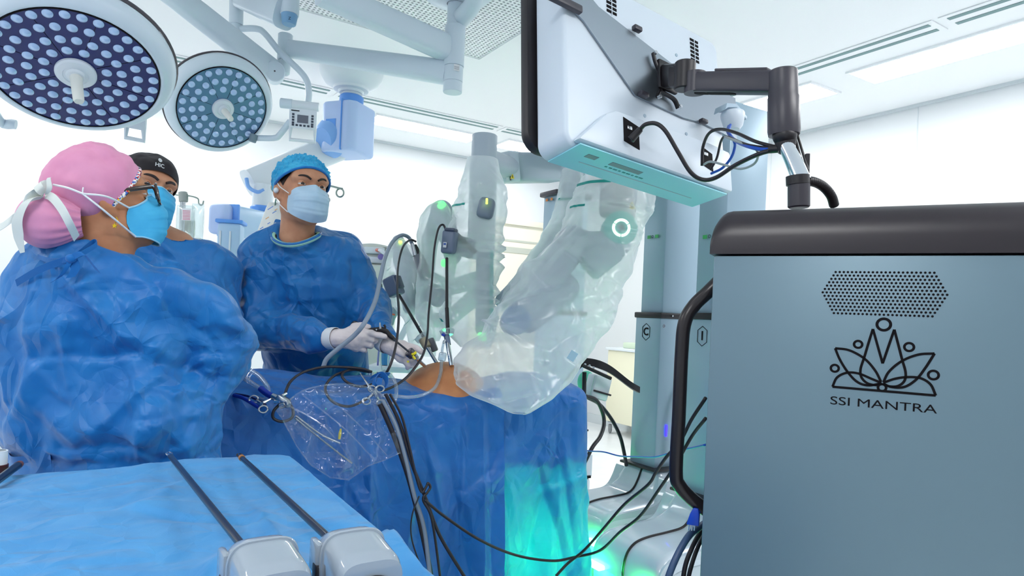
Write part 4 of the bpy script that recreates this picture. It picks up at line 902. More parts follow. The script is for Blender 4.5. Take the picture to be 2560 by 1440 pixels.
# ------------------------------------------------------------------ robot instruments lying on the cloth
def instrument(hc, tip, hw, label, tipkind):
    hc = np.asarray(hc, float); tip = np.asarray(tip, float); ax = nrm((tip - hc) * [1, 1, 0]); sd = V(ax[1], -ax[0], 0)   # sd to the right when looking along ax
    t = thing('robot_instrument', label, 'surgical instrument', hc * [1, 1, 0] + V(0, 0, zF), 'robot instruments on the foreground cloth')
    R = np.stack([sd, ax, EZ], 1); L = lambda x, y, z: V(hc[0], hc[1], zF + .014) + R @ V(x, y, z)
    GL = mat('glossy_grey_shell', (150, 162, 174), .10, metal=.0, coat=.8)
    # housing: lofted shell, domed on top, shouldered at the shaft end
    G = []
    for y in np.linspace(-.065, .046, 26):
        k = (y + .065) / .111; w_ = np.interp(k, [0, .08, .6, .82, .93, 1], [.046, .0485, .0485, .046, .038, .022]) * hw; h_ = .84 * np.interp(k, [0, .1, .5, .68, .80, .86, .95, 1], [.060, .066, .074, .073, .066, .056, .046, .030])
        row = []
        for a in np.linspace(0, 2 * math.pi, 40, endpoint=False):
            e = .5; cx_ = math.copysign(abs(math.cos(a)) ** e, math.cos(a)); sz = math.copysign(abs(math.sin(a)) ** (.6 if math.sin(a) > 0 else .35), math.sin(a))
            row.append(L(w_ * cx_, y, h_ / 2 + h_ / 2 * sz))
        G.append(row)
    G = np.array(G); m = MB(); m.grid(G, cv=True); m.add(G[0], [tuple(range(40))]); m.add(G[-1], [tuple(range(40))[::-1]]); m.build('housing', GL, t, 50)
    m = MB(); m.tube([L(.0492 * hw * c_, -.006, .0312 + .0316 * s_) for c_, s_ in [(math.copysign(abs(math.cos(a)) ** .5, math.cos(a)), math.copysign(abs(math.sin(a)) ** .6, math.sin(a))) for a in np.linspace(0, 2 * math.pi, 32, endpoint=False)]], .0022, 6, 1, True); m.build('housing_seam', GL, t)
    m = MB(); m.box(L(-.049 * hw, .012, .035), (.008, .03, .034), R, .003); m.build('release_button', GL, t)
    m = MB(); m.box(L(-.052 * hw, .002, .02), (.006, .016, .022), R, .002); m.build('side_latch', BLACK, t)
    m = MB(); m.prism([(.0455 * hw * math.cos(a), .031 * math.sin(a)) for a in np.linspace(0, math.pi, 20)], .002, L(0, -.0662, .006), sd, EZ, 0); m.build('rear_cover', BLACK, t)
    m = MB(); m.prism([(-.012, .0), (.012, .0), (.012, .022), (-.012, .024)], .0015, L(0, -.0675, .008), sd, EZ); m.build('socket_plate', GL, t)
    for x in (-.006, .004): MB().cyl(L(x, -.0685, .020 + x * .8), L(x, -.0696, .020 + x * .8), .0028, n=12).build('pin_hole', INK, t)
    for x in (-.020, -.026, .024): MB().cyl(L(x, -.0672, .014), L(x, -.0686, .014), .0018, n=10).build('pin_hole', INK, t)
    s0 = L(0, .045, .030); s0[2] = zF + .044; e = tip.copy(); d_ = nrm(e - s0)
    MB().cyl(s0, s0 + d_ * .018, .011, .008).build('shaft_collar', GL, t)
    sh = MB().cyl(s0, e - d_ * .030, .0047, n=20); sh.build('shaft', mat('black_carbon_shaft', (30, 30, 34), .3, coat=.3), t)
    if tipkind: MB().cyl(e - d_ * .036, e - d_ * .026, .0056).build('insulation_ring', mat('amber_ring', (176, 116, 50), .4), t)
    MB().cyl(e - d_ * .030, e - d_ * .016, .0046, .0040).build('wrist', STEEL, t)
    for k in (-1, 1):
        m = MB(); m.tube([e - d_ * .017 + sd * k * .002, e - d_ * .008 + sd * k * .0045 + V(0, 0, .002), e + sd * k * .0012 + V(0, 0, .003)], [.0024, .0018, .0009], 8); m.build('jaw', STEEL if not tipkind else BLACK, t)
instrument(PZ(652, 1462, zF + .03), PZ(421, 1134, zF + .028), .68, 'robot instrument with grey housing and silver tip, left of the pair on the cloth', 0)
instrument(PZ(876, 1433, zF + .03), PZ(597, 1138, zF + .025), .68, 'robot instrument with amber ring near its tip, nearest the cloth corner', 1)
# the one cut by the left frame edge
t = thing('robot_instrument', 'black instrument shaft with brown end at the left edge of the foreground cloth', 'surgical instrument', PZ(-20, 1200, zF), 'robot instruments on the foreground cloth')
a, b = PZ(-60, 1240, zF + .012), PZ(44, 1164, zF + .014); MB().cyl(a, b, .0065, n=18).build('shaft', mat('black_carbon_shaft', (30, 30, 34), .3, coat=.3), t); d_ = nrm(b - a)
MB().cyl(b, b + d_ * .012, .0068, .0060).build('insulation_ring', mat('brown_end', (120, 70, 48), .4), t)
t = thing('plastic_cup', 'small white container with dark base at the far left edge of the table', 'container', PZ(-8, 1185, zF))
q = PZ(-8, 1185, zF); MB().lathe([(0, .004), (.014, .004), (.0145, .028), (.0145, .040), (0.012, .040)], q, n=24).build('cup_body', WHITE2, t); MB().lathe([(0, 0.001), (.0158, .001), (.0162, .016), (.0148, .017)], q, n=24).build('cup_base', mat('dark_red_plastic', (74, 34, 34), .4), t)
# ------------------------------------------------------------------ surgeon console / vision cart on the right
EC = nrm(V(.429, -.22, 0)); GC = V(-EC[1], EC[0], 0); CA = V(.372, 1.25, 0); RC = np.stack([EC, GC, EZ], 1); WC, DC = .86, .42
def onpanel(px, py):
    a = (px - CX) / F; b = (py - CY) / F; D = V(a * cr + b * sr, 1, a * sr - b * cr); O0 = V(0, 0, CZ); t = ((CA - O0) @ GC) / (D @ GC); p = O0 + D * t
    return float((p - CA) @ EC), float(p[2])
PC = lambda a, z, o=0.: CA + EC * a + V(0, 0, z) - GC * o
co = thing('console_cart', 'large silver grey console cart with black top at the right edge', 'console', CA + EC * WC / 2 + GC * DC / 2)
PANELM = mat('blue_grey_console_paint', (108, 132, 144), .40, metal=.3, bump=(420, .05, .0003))
MB().box(CA + EC * WC / 2 + GC * (DC / 2 + .012) + V(0, 0, .70), (WC, DC - .024, 1.224), RC, .006).build('cabinet', PANELM, co)
MB().box(CA + EC * WC / 2 + GC * .006 + V(0, 0, .70), (WC - .006, .012, 1.22), RC, .003).build('front_panel', PANELM, co)
m = MB(); prof = [(-.004, 1.313), (-.004, 1.345), (.0, 1.366), (.012, 1.386), (.032, 1.398), (.06, 1.402), (DC - .04, 1.402), (DC - .01, 1.386), (DC + .004, 1.36), (DC + .004, 1.313)]
NS = 40; G = []
for a in np.linspace(0, 1, NS):
    x = a * (WC + .008) - .004; e = min(x + .004, WC + .004 - x); sc = 1 - .0; rz = math.sqrt(max(0, 1 - max(0, 1 - e / .03) ** 2))
    G.append([CA + EC * x + GC * y + V(0, 0, 1.313 + (z - 1.313) * (.55 + .45 * rz)) for y, z in prof])
xs = np.r_[0, .002, .005, .01, .016, .024, .034, np.linspace(.06, WC - .06, 12), WC - .034, WC - .02, WC - .008, WC + .008]; G = []
for x in xs:
    e = max(0, min(x, WC + .008 - x)); rz = math.sqrt(max(0, 1 - max(0, 1 - e / .034) ** 2)); G.append([CA + EC * (x - .004) + GC * y + V(0, 0, 1.313 + (z - 1.313) * (.45 + .55 * rz)) for y, z in prof])
G = np.array(G); m.grid(G, cv=True); m.add(G[0], [tuple(range(len(prof)))]); m.add(G[-1], [tuple(range(len(prof)))[::-1]]); m.build('top_cover', mat('black_soft_paint', (40, 33, 38), .34, spec=.5), co, 60)
for a in (.08, WC - .08):
    for b in (.07, DC - .07):
        q = CA + EC * a + GC * b; MB().cyl(q + EC * -.014 + V(0, 0, .045), q + EC * .014 + V(0, 0, .045), .045, n=24, bev=.006).build('castor', BLACKR, co)
# perforated hexagon
h = MB(); y0, y1 = 683, 786
cen = onpanel(2213, 733); hl = onpanel(2056, 728); hr_ = onpanel(2369, 737); ztop = onpanel(2213, 681)[1]; zb_ = onpanel(2213, 787)[1]; hw = (hr_[0] - hl[0]) / 2; xc = (hr_[0] + hl[0]) / 2; pit = hw * 2 / 29.2
for rI in range(13):
    z = ztop + (zb_ - ztop) * rI / 12; n_ = 24 + min(rI, 12 - rI)
    for i in range(n_):
        x = xc + (i - (n_ - 1) / 2) * pit; c_ = PC(x, z, .0004); k = np.linspace(0, 2 * math.pi, 9)[:-1]; h.add(np.array([c_ + EC * (.0020 * math.cos(q)) + EZ * (.0020 * math.sin(q)) for q in k]), [tuple(range(8))])
stuff(h.build('speaker_perforation', INK, co, smooth=False))
# flower emblem and lettering
Zc = lambda x, y: PC(*onpanel(1960 + x / 3.428, 640 + y / 3.428), .0006)
lg = MB(); lw = .0019
strokes = [[(762, 625), (725, 742), (690, 860)], [(762, 625), (803, 772), (845, 920)], [(945, 630), (895, 775), (845, 920)], [(945, 630), (978, 755), (1010, 880)],
           [(690, 860), (656, 970), (664, 1040), (715, 1090), (790, 1106), (838, 1090)], [(1010, 880), (1042, 1000), (1030, 1072), (975, 1114), (900, 1116), (848, 1092)],
           [(438, 790), (560, 808), (690, 880), (780, 980), (832, 1078)], [(438, 790), (480, 890), (550, 1000), (630, 1080), (720, 1108), (835, 1092)],
           [(1290, 835), (1150, 845), (1010, 900), (900, 990), (852, 1080)], [(1290, 835), (1210, 960), (1130, 1060), (1030, 1122), (920, 1122), (848, 1092)],
           [(415, 1120), (455, 1040), (540, 1000), (640, 1007), (750, 1052), (832, 1086)], [(415, 1120), (860, 1158), (1300, 1195)], [(1300, 1195), (1255, 1100), (1170, 1047), (1060, 1037), (950, 1052), (850, 1086)]]
for s_ in strokes: lg.ribbon([Zc(*p) for p in s_], lw * 2.1, np.array([np.cross(GC, nrm(Zc(*s_[min(i + 1, len(s_) - 1)]) - Zc(*s_[max(i - 1, 0)]))) for i in range(len(s_))]), .0003, 8)
for x, y, r in ((855, 587, 47), (635, 757, 29), (1072, 780, 32), (435, 962, 29), (1280, 1020, 34), (840, 1128, 28)):
    c_ = Zc(x, y); rr = r / 3.428 / F * 1.17; k = np.linspace(0, 2 * math.pi, 33)[:-1]; w_ = .0019 if r < 40 else .0022
    G = np.array([[c_ + EC * ((rr + q) * math.cos(a) * 1.04) + EZ * ((rr + q) * math.sin(a)) for q in (-w_, w_)] for a in k]); lg.grid(G, cu=True)
lab(lg.build('flower_emblem', INK, co, 180, False), 'dark lotus line emblem with small rings')
a0, z0 = onpanel(2075, 1002); a1, z1 = onpanel(2342, 1021); tx = MB(); text_into(tx, 'SSI MANTRA', .0140, PC((a0 + a1) / 2, (z0 + z1) / 2 - .001, .0), EC, EZ, .0, .0006)
tv = tx.v[0]; w_ = ((tv - CA) @ EC); k = (a1 - a0) / (w_.max() - w_.min()); tx.v[0] = tv + EC * ((w_ - (a0 + a1) / 2) * (k - 1))[:, None]
lab(tx.build('lettering', INK, co, smooth=False), 'dark capital lettering under the lotus emblem')
hp = MB(); hp.tube([P(1800, 700, 1.30), P(1772, 728, 1.30), P(1735, 764, 1.31), P(1712, 806, 1.31), P(1704, 880, 1.31), P(1697, 1040, 1.31), P(1690, 1180, 1.31), P(1700, 1215, 1.31), P(1728, 1246, 1.31), P(1756, 1268, 1.31), P(1790, 1290, 1.31)], .0135, 16, 8); hp.build('push_handle', mat('black_handle', (30, 22, 24), .3), co)
# ------------------------------------------------------------------ monitor
ML = P(1422, 352, 1.575); MRr = P(1826, 546, 1.93); rm = MRr - ML; rm[2] = -.047; WM = np.linalg.norm(rm); rm = nrm(rm)
tl = math.radians(10.5); back = V(rm[1], -rm[0], 0); um = nrm(EZ * math.cos(tl) - back * math.sin(tl)); nm = nrm(np.cross(rm, um)); um = np.cross(nm, rm); HM = .50
RMo = np.stack([rm, um, nm], 1); MP = lambda r, u_, o=0.: ML + rm * r + um * u_ + nm * o
def onmon(px, py, o=0.):
    a = (px - CX) / F; b = (py - CY) / F; D = V(a * cr + b * sr, 1, a * sr - b * cr); O0 = V(0, 0, CZ); p0 = MP(0, 0, o); t = ((p0 - O0) @ nm) / (D @ nm); p = O0 + D * t - ML
    return float(p @ rm), float(p @ um)
mo = thing('monitor', 'white backed monitor tilted on a black arm above the console cart', 'monitor', ML * [1, 1, 0] + V(0, 0, ML[2]))
def rrect(x0, x1, y0, y1, r, n=6):
    out = []
    for cx_, cy_, a0 in ((x1 - r, y1 - r, 0), (x0 + r, y1 - r, 90), (x0 + r, y0 + r, 180), (x1 - r, y0 + r, 270)):
        for k in range(n + 1): a = math.radians(a0 + 90 * k / n); out.append((cx_ + r * math.cos(a), cy_ + r * math.sin(a)))
    return out
MWH = mat('monitor_white_shell', (214, 224, 234), .36)
MB().prism(rrect(-.015, WM + .015, .035, HM + .03, .05, 12), .034, MP(0, 0, -.175), rm, um, .009).build('bezel', BLACK, mo)
MB().prism(rrect(.01, WM - .01, .06, HM + .005, .03), .003, MP(0, 0, -.178), rm, um).build('screen', mat('dark_screen', (12, 16, 24), .08), mo)
MB().prism(rrect(0, WM, 0.0, HM, .035, 14), .115, MP(0, 0, -.127), rm, um, .012, 3).build('shell', MWH, mo)
MB().box(MP(WM / 2, -.0012, -.055), (WM - .06, .004, .125), RMo, .001).build('underside_panel', mat('pale_aqua_underside', (150, 216, 230), .4), mo)  # thin plate colouring the underside pale aqua, unlike the white shell
m = MB(); m.prism(rrect(.03, WM - .03, .055, HM - .02, .03), .02, MP(0, 0, -.145), rm, um); m.build('shell_neck', DARK, mo)
r0, u0 = onmon(1510, 300); r1, u1 = onmon(1768, 395)
low = MB(); low.prism([(r0 - .10, .006), (WM - .012, .006), (WM - .012, u1 + .035), (r1, u1 + .04), (r0 + .03, u0 + .03), (r0 - .004, u0 + .012)], .030, MP(0, 0, -.014), rm, um, .008); low.build('port_housing', MWH, mo)
pl = [onmon(*p) for p in ((1376, -40), (1462, 48), (1592, 236), (1612, 246), (1712, 292), (1762, 306), (1846, 350), (1842, 244), (1700, 170), (1500, 14), (1440, -60))]
MB().prism(pl[::-1] if False else pl, .005, MP(0, 0, -.010), rm, um).build('mount_plate', mat('brushed_plate', (150, 160, 170), .33, metal=.85, bump=(300, .08, .0004)), mo)
for px, py, w_, h_ in ((1590, 74, .028, .014), (1606, 238, .03, .014), (1756, 305, .026, .012), (1404, 6, .12, .02)):
    a, b = onmon(px, py); MB().box(MP(a, b, .004), (w_, h_, .016), RMo, .003).build('plate_clip', DARK, mo)
for px, py in ((1699, 133), (1620, 285), (1724, 331)): a, b = onmon(px, py); MB().cyl(MP(a, b, -.012), MP(a, b, -.0105), .005, n=16).build('screw_cap', GREYP, mo)
for px, py in ((1744, 124), (1536, 0)):
    a, b = onmon(px, py)
    for i in range(6): MB().box(MP(a, b + .034 - i * .0128, -.0115), (.036, .0075, .002), RMo).build('vent_slit', INK, mo)
    MB().box(MP(a, b, -.0104), (.0025, .078, .0014), RMo).build('vent_rib', MWH, mo)
for px, py, w_, h_ in ((1578, 334, .055, .075), (1768, 398, .045, .065)):
    a, b = onmon(px, py, .016); q = MB(); q.prism([(-w_ / 2, -h_ / 2 + .01), (w_ / 2, -h_ / 2), (w_ / 2, h_ / 2 - .012), (-w_ / 2, h_ / 2)], .002, MP(a, b, .0155), rm, um); q.build('port_recess', INK, mo)
    q = MB(); q.box(MP(a - .008, b + .012, .0185), (.016, .010, .004), RMo, .001); q.build('port_socket', STEEL, mo)
MB().box(MP(WM / 2, -.0036, -.07), (WM * .7, .001, .003), RMo).build('underside_groove', GREYP, mo)
for r_, w_ in ((.10, .035), (.22, .11)): MB().box(MP(r_, -.0036, -.03), (w_, .0012, .018), RMo).build('connector_slot', mat('connector_grey', (120, 140, 150), .5), mo)
gl_ = MB(); [gl_.box(MP(.17 + .016 * k, -.0036, -.052), (.007 + .003 * (k % 3), .001, .005), RMo) for k in range(9)]; lab(stuff(gl_.build('port_print', mat('teal_print', (60, 150, 150), .6), mo, smooth=False)), 'row of small teal marks')
# VESA spider
xb = MB()
for pts in ([(1634, 132), (1640, 155), (1652, 185), (1655, 215), (1645, 240)], [(1650, 228), (1672, 238), (1688, 250), (1697, 270)], [(1655, 160), (1664, 190), (1660, 228)]):
    xb.tube([MP(*onmon(*p, .01), .008) for p in pts], .0075, 10, 6, flat=.7)
xb.build('mount_bracket', BLACK, mo)
for px, py in ((1637, 133), (1648, 242), (1699, 267), (1655, 165)): a, b = onmon(px, py, .012); MB().cyl(MP(a, b, .008), MP(a, b, .019), .0055, n=12, bev=.001).build('bolt', STEEL, mo)
# small white dome under a hood at the right end of the plate
dq = P(1832, 298, 1.84); MB().lathe([(0, -.035), (.016, -.032), (.026, -.020), (.031, 0), (.033, .012), (.032, .016), (0, .017)], dq, um, 28).build('cable_dome', MWH, mo)
m = MB(); m.prism([(-.045, -.005), (-.035, .018), (.01, .03), (.055, .004), (.05, -.006), (.008, .018), (-.03, .006)], .04, dq + um * .016 - nm * .03, rm, um, .002); m.build('cable_hood', GREYP, mo)
# arm
ar = thing('monitor_support', 'black jointed monitor arm with chrome link standing on the console top', 'monitor arm', P(1997, 512, 1.43))
MB().cyl(P(1997, 520, 1.42), P(1997, 458, 1.42), .0225, n=28, bev=.003).build('pole', DARK, ar)
MB().cyl(P(1995, 462, 1.42), P(1994, 440, 1.42), .024, n=28).build('pole_collar', BLACK, ar)
m = MB(); m.tube([P(2006, 455, 1.42), P(1985, 405, 1.44), P(1963, 360, 1.46)], [.019, .0175, .016], 20, 6); m.build('chrome_link', CHROME, ar)
for a, b in (((1988, 345), (2012, 435)), ((1994, 338), (2020, 425))): MB().tube([P(*a, 1.47), P(*b, 1.44)], .0028, 8, 0).build('gas_strut_rod', BLACK, ar)
MB().cyl(P(2019, 385, 1.45), P(2017, 445, 1.45), .0052, n=14).build('lever', BLACK, ar)
m = MB(); top, bot = P(1957, 176, 1.47), P(1960, 338, 1.47); axv = bot - top; Lv = np.linalg.norm(axv); m.lathe([(0, 0), (.028, .0), (.031, .003), (.032, Lv * .4), (.0335, Lv * .42), (.0345, Lv * .93), (.033, Lv), (.0, Lv)], top, axv, 36); m.build('arm_cylinder', DARK, ar)
MB().ell(P(1962, 340, 1.462), (.026, .026, .022)).build('ball_joint', BLACK, ar); MB().cyl(P(1964, 350, 1.465), P(1966, 378, 1.46), .024, .018).build('joint_neck', BLACK, ar)
e0, e1 = P(1948, 207, 1.475), P(1738, 208, 1.64); axd = nrm(e1 - e0); Rb = np.stack([axd, np.cross(EZ, axd), EZ], 1)
m = MB(); m.box((e0 + e1) / 2, (np.linalg.norm(e1 - e0), .044, .050), Rb, .008, 3); m.cyl(e1 - V(0, 0, .025), e1 + V(0, 0, .025), .026, n=24); m.build('horizontal_link', DARK, ar)
MB().box((e0 + e1) / 2 + V(0, 0, .028) + axd * -.02, (np.linalg.norm(e1 - e0) * .62, .03, .008), Rb, .003).build('link_cover', DARK, ar)
for k, w_ in ((.02, .02), (.075, .04)): MB().prism(rrect(-w_, w_, -.009, .009, .0088), .002, e1 - axd * k - V(0, 0, .0265), axd, Rb[:, 1]).build('link_recess', INK, ar)
h1 = P(1712, 190, 1.655); m = MB(); m.cyl(h1 - V(0, 0, .035), h1 + V(0, 0, .035), .026, n=24, bev=.003); m.box(h1 + V(-.012, .012, .0), (.05, .03, .052), Rb, .006); m.build('pivot', BLACK, ar)
pc = MP(*onmon(1672, 190, .02), .02); m = MB(); m.box((h1 + pc) / 2, (np.linalg.norm(h1 - pc) + .01, .05, .06), np.stack([nrm(pc - h1), nrm(np.cross(um, nrm(pc - h1))), np.cross(nrm(pc - h1), nrm(np.cross(um, nrm(pc - h1))))], 1), .008); m.build('tilt_hinge', BLACK, ar)
MB().box(pc - nm * .006, (.07, .085, .012), RMo, .004).build('hinge_plate', BLACK, ar)
hz = MB(); hz.tube([P(2006, 452, 1.42), P(2035, 455, 1.43), P(2060, 468, 1.44), P(2078, 490, 1.45), P(2086, 515, 1.46)], .0095, 12, 12)
for k, p in enumerate(catmull([P(2006, 452, 1.42), P(2035, 455, 1.43), P(2060, 468, 1.44), P(2078, 490, 1.45), P(2086, 515, 1.46)], 9)): 
    pass
hz.build('cable_sleeve', BLACKR, ar)
sl = catmull([P(2006, 452, 1.42), P(2035, 455, 1.43), P(2060, 468, 1.44), P(2078, 490, 1.45), P(2086, 515, 1.46)], 6)
for i in range(1, len(sl) - 1): MB().cyl(sl[i] - nrm(sl[i + 1] - sl[i - 1]) * .0022, sl[i] + nrm(sl[i + 1] - sl[i - 1]) * .0022, .0105, n=14).build('sleeve_ring', BLACK, ar)
# monitor cables
def cable(pts, r, m, label, name='cable', cat='cable', group=None, n=8, sp=8):
    o_ = MB().tube([p if len(p) == 3 and not isinstance(p, tuple) else P(*p) for p in pts], r, n, sp).build(name, m, None, 180); return tag(o_, label, cat, group)
CBLK = mat('black_cable', (34, 28, 32), .45); CBLU = mat('blue_cable', (10, 80, 190), .4); CGRY = mat('grey_cable', (170, 178, 180), .5)
q0 = MP(*onmon(1576, 350, .03), .03)
t = thing('monitor_cable', 'thick black cable looping from the left monitor port to the arm joint', 'cable', q0, 'monitor cables')
MB().cyl(q0, P(1602, 322, 1.66), .0105, .008, 16, bev=.002).build('plug', BLACK, t)
MB().tube([P(1600, 324, 1.66), P(1614, 311, 1.64), P(1640, 309, 1.63), P(1664, 328, 1.62), P(1694, 378, 1.62), P(1726, 430, 1.62), P(1756, 449, 1.62), P(1790, 444, 1.60), P(1840, 412, 1.56), P(1900, 384, 1.5), P(1946, 373, 1.47)], .0052, 10).build('cord', CBLK, t)
cable([(1755, 414, 1.80), (1757, 370, 1.78), (1772, 334, 1.74), (1800, 323, 1.70), (1840, 332, 1.62), (1890, 354, 1.53), (1946, 369, 1.47)], .0042, CBLK, 'black cable arching highest from the right monitor port to the arm', 'monitor_cable', group='monitor cables')
cable([(1776, 425, 1.80), (1792, 395, 1.78), (1803, 352, 1.74), (1818, 342, 1.70), (1870, 362, 1.56), (1946, 372, 1.465)], .0032, CBLK, 'thin black cable bent sharply beside the blue one at the right monitor port', 'monitor_cable', group='monitor cables')
cable([(1778, 434, 1.80), (1806, 420, 1.76), (1828, 394, 1.72), (1837, 366, 1.69), (1834, 350, 1.68), (1822, 330, 1.72), (1826, 312, 1.80)], .0036, CBLU, 'bright blue cable from the right monitor port up to the white dome', 'monitor_cable', group='monitor cables')
cable([(1822, 316, 1.80), (1820, 330, 1.74), (1836, 350, 1.66), (1870, 366, 1.56), (1910, 374, 1.5), (1946, 370, 1.47)], .0046, CBLU, 'bright blue cable running from the white dome along the bundle to the arm', 'monitor_cable', group='monitor cables')
cable([(1758, 412, 1.80), (1776, 404, 1.76), (1810, 412, 1.70), (1850, 422, 1.66), (1882, 412, 1.6), (1895, 392, 1.56), (1888, 372, 1.54), (1850, 356, 1.6), (1812, 342, 1.7)], .003, CGRY, 'thin grey cable in a low loop under the monitor cable bundle', 'monitor_cable', group='monitor cables')
t = thing('cable_clamp', 'chrome and black ring clamp gathering the monitor cables at the arm', 'clamp', P(1955, 370, 1.465))
MB().cyl(P(1925, 373, 1.485), P(1950, 371, 1.467), .0095, n=16).build('tape_wrap', BLACK, t)
for i in range(4): MB().cyl(P(1950 + i * 8, 372, 1.466 - i * .003), P(1955 + i * 8, 372, 1.464 - i * .003), .0125, n=18, bev=.0015).build('clamp_ring', CHROME if i > 1 else BLACK, t)
# ------------------------------------------------------------------ surgical lamps
LENSM = mat('led_lens', (176, 206, 244), .06, spec=.8, coat=1.)
FACE1 = mat('dark_blue_glass', (14, 34, 104), .10, spec=.4, coat=.15); FACE2 = mat('grey_blue_glass', (92, 124, 162), .32, spec=.6)
def lamp(t, c, n, R_, rings, up, face_m, lens_r, hand):
    n = nrm(n); Rm = frame_z(n, up); L = lambda x, y, z: np.asarray(c, float) + Rm @ V(x, y, z)
    k = R_ / .30
    m = MB(); m.lathe([(0, -.16 * k), (.12 * k, -.157 * k), (.24 * k, -.138 * k), (.32 * k, -.108 * k), (.352 * k, -.085 * k), (.360 * k, -.062 * k), (.356 * k, -.035 * k), (.336 * k, -.006 * k), (.314 * k, .009 * k), (.302 * k, .010 * k), (.296 * k, .004 * k)], c, n, 72, up=up); m.build('lamp_housing', WHITE, t, 50)
    m = MB(); m.lathe([(.350 * k, -.092 * k), (.364 * k, -.086 * k), (.367 * k, -.074 * k), (.361 * k, -.066 * k)], c, n, 72, up=up); m.build('rubber_ring', DARK, t)
    m = MB(); m.lathe([(0, .006), (.294 * k, .006), (.294 * k, .0)], c, n, 72, up=up); fa = m.build('glass_face', face_m, t)
    m = MB(); m.lathe([(.2925 * k, .0078), (.297 * k, .009), (.299 * k, .003)], c, n, 72, up=up); m.build('face_gasket', INK, t)
    for i in range(8):
        a = math.radians(45 * i + 12); m = MB(); m.box(L(.185 * k * math.cos(a), .185 * k * math.sin(a), .0064), (.21 * k, .0012, .0010), Rm @ rotm('Z', 45 * i + 12)); m.build('face_seam', INK, fa)
    proto = None
    for r, cnt, ph in rings:
        for i in range(cnt):
            a = 2 * math.pi * (i + ph) / cnt; p = L(r * k * math.cos(a), r * k * math.sin(a), .0065)
            if proto is None:
                proto = MB().lathe([(lens_r * 1.12, 0), (lens_r * 1.1, .0016), (lens_r, .0022), (lens_r * .8, .0052), (lens_r * .45, .0078), (0, .0088)], p, n, 18, up=up).build('led_lens', LENSM, t); p0 = p
            else: cp(proto, t, p - p0)
    m = MB(); m.lathe([(.072 * k, .002), (.072 * k, .014), (.066 * k, .020), (.045 * k, .022), (.044 * k, .020), (.034 * k, .021), (.030 * k, .03), (0, .03)], c, n, 48, up=up); m.build('handle_flange', WHITE2, t)
    m = MB(); hd_ = nrm(hand); m.lathe([(.022 * k, .0), (.021 * k, .05 * k), (.0195 * k, .118 * k), (.016 * k, .126 * k), (0, .128 * k)], L(0, 0, .02), hd_, 28); m.build('sterile_handle', IVORY, t)
    return L
c1 = P(190, 178, 2.17); n1 = (.284, -.428, -.857)
L1 = thing('surgical_lamp', 'large round surgical lamp with dark blue face, nearest on the left', 'surgical lamp', c1)
f1 = lamp(L1, c1, n1, .246, [(.272, 32, 0), (.216, 25, .3), (.160, 19, .1), (.108, 12, .4)], (.25, .1, 1), FACE1, .0135, (.34, -.30, -.95))
m = MB(); m.tube([f1(-.10, .10, -.10), f1(-.10, .12, -.17), P(150, -70, 2.35)], .025, 14); m.build('yoke', WHITE, L1)
a = P(-10, 290, 2.45); m = MB(); m.tube([f1(-.30, -.1, -.06), a, P(40, 312, 2.5)], .018, 12); m.build('yoke_arm', WHITE, L1)
def frame_panel(t, c, Rm, w_, h_, hh, face=True):
    """flat control panel: keypad area above an open grip"""
    L = lambda x, y, z: np.asarray(c, float) + Rm @ V(x, y, z)
    bd = MB().prism(rrect(-w_ / 2, w_ / 2, 0, h_, .008), .022, L(0, 0, -.011), Rm[:, 0], Rm[:, 1], .003).build('panel_body', WHITE2, t)
    m = MB(); b = .018
    m.tube([L(-w_ / 2 + .008, .004, 0), L(-w_ / 2 + .006, -hh, 0), L(w_ / 2 - .006, -hh, 0), L(w_ / 2 - .008, .004, 0)], .0095, 10, 0); m.build('grip', WHITE2, t)
    if face:
        MB().box(L(0, h_ * .48, .0115), (w_ * .40, h_ * .40, .002), Rm).build('display', mat('lamp_display', (104, 108, 122), .2), t)
        K = mat('dark_keys', (52, 62, 80), .4); pr = None
        pos = [(sx_ * w_ * .35, h_ * y) for sx_ in (-1, 1) for y in (.68, .54, .40, .26)] + [(x * w_, h_ * .15) for x in (-.35, -.21, -.07, .07, .21, .35)]
        for x, y in pos:
            q = L(x, y, .0118)
            if pr is None: pr = MB().box(q, (w_ * .085, h_ * .10, .003), Rm, .001).build('key', K, t); q0_ = q
            else: cp(pr, t, q - q0_)
        MB().box(L(-w_ * .28, h_ * .87, .0115), (w_ * .3, h_ * .05, .001), Rm).build('label_strip', INK, t)
    return L
Rk = np.stack([nrm(V(.95, .25, -.1)), nrm(np.cross(nrm(V(.25, -.9, -.35)), nrm(V(.95, .25, -.1)))), nrm(V(.25, -.9, -.35))], 1)
frame_panel(L1, P(338, 322, 2.55), Rk, .075, .06, .04, False)
c2 = P(556, 270, 3.06); n2 = (.575, -.542, -.614)
L2 = thing('surgical_lamp', 'smaller round surgical lamp with grey blue face and keypad panel, tilted on pipes', 'surgical lamp', c2)
f2 = lamp(L2, c2, n2, .200, [(.262, 25, 0), (.198, 19, .3), (.138, 12, .1)], (.3, .1, 1), FACE2, .0132, (.62, -.45, -.62))
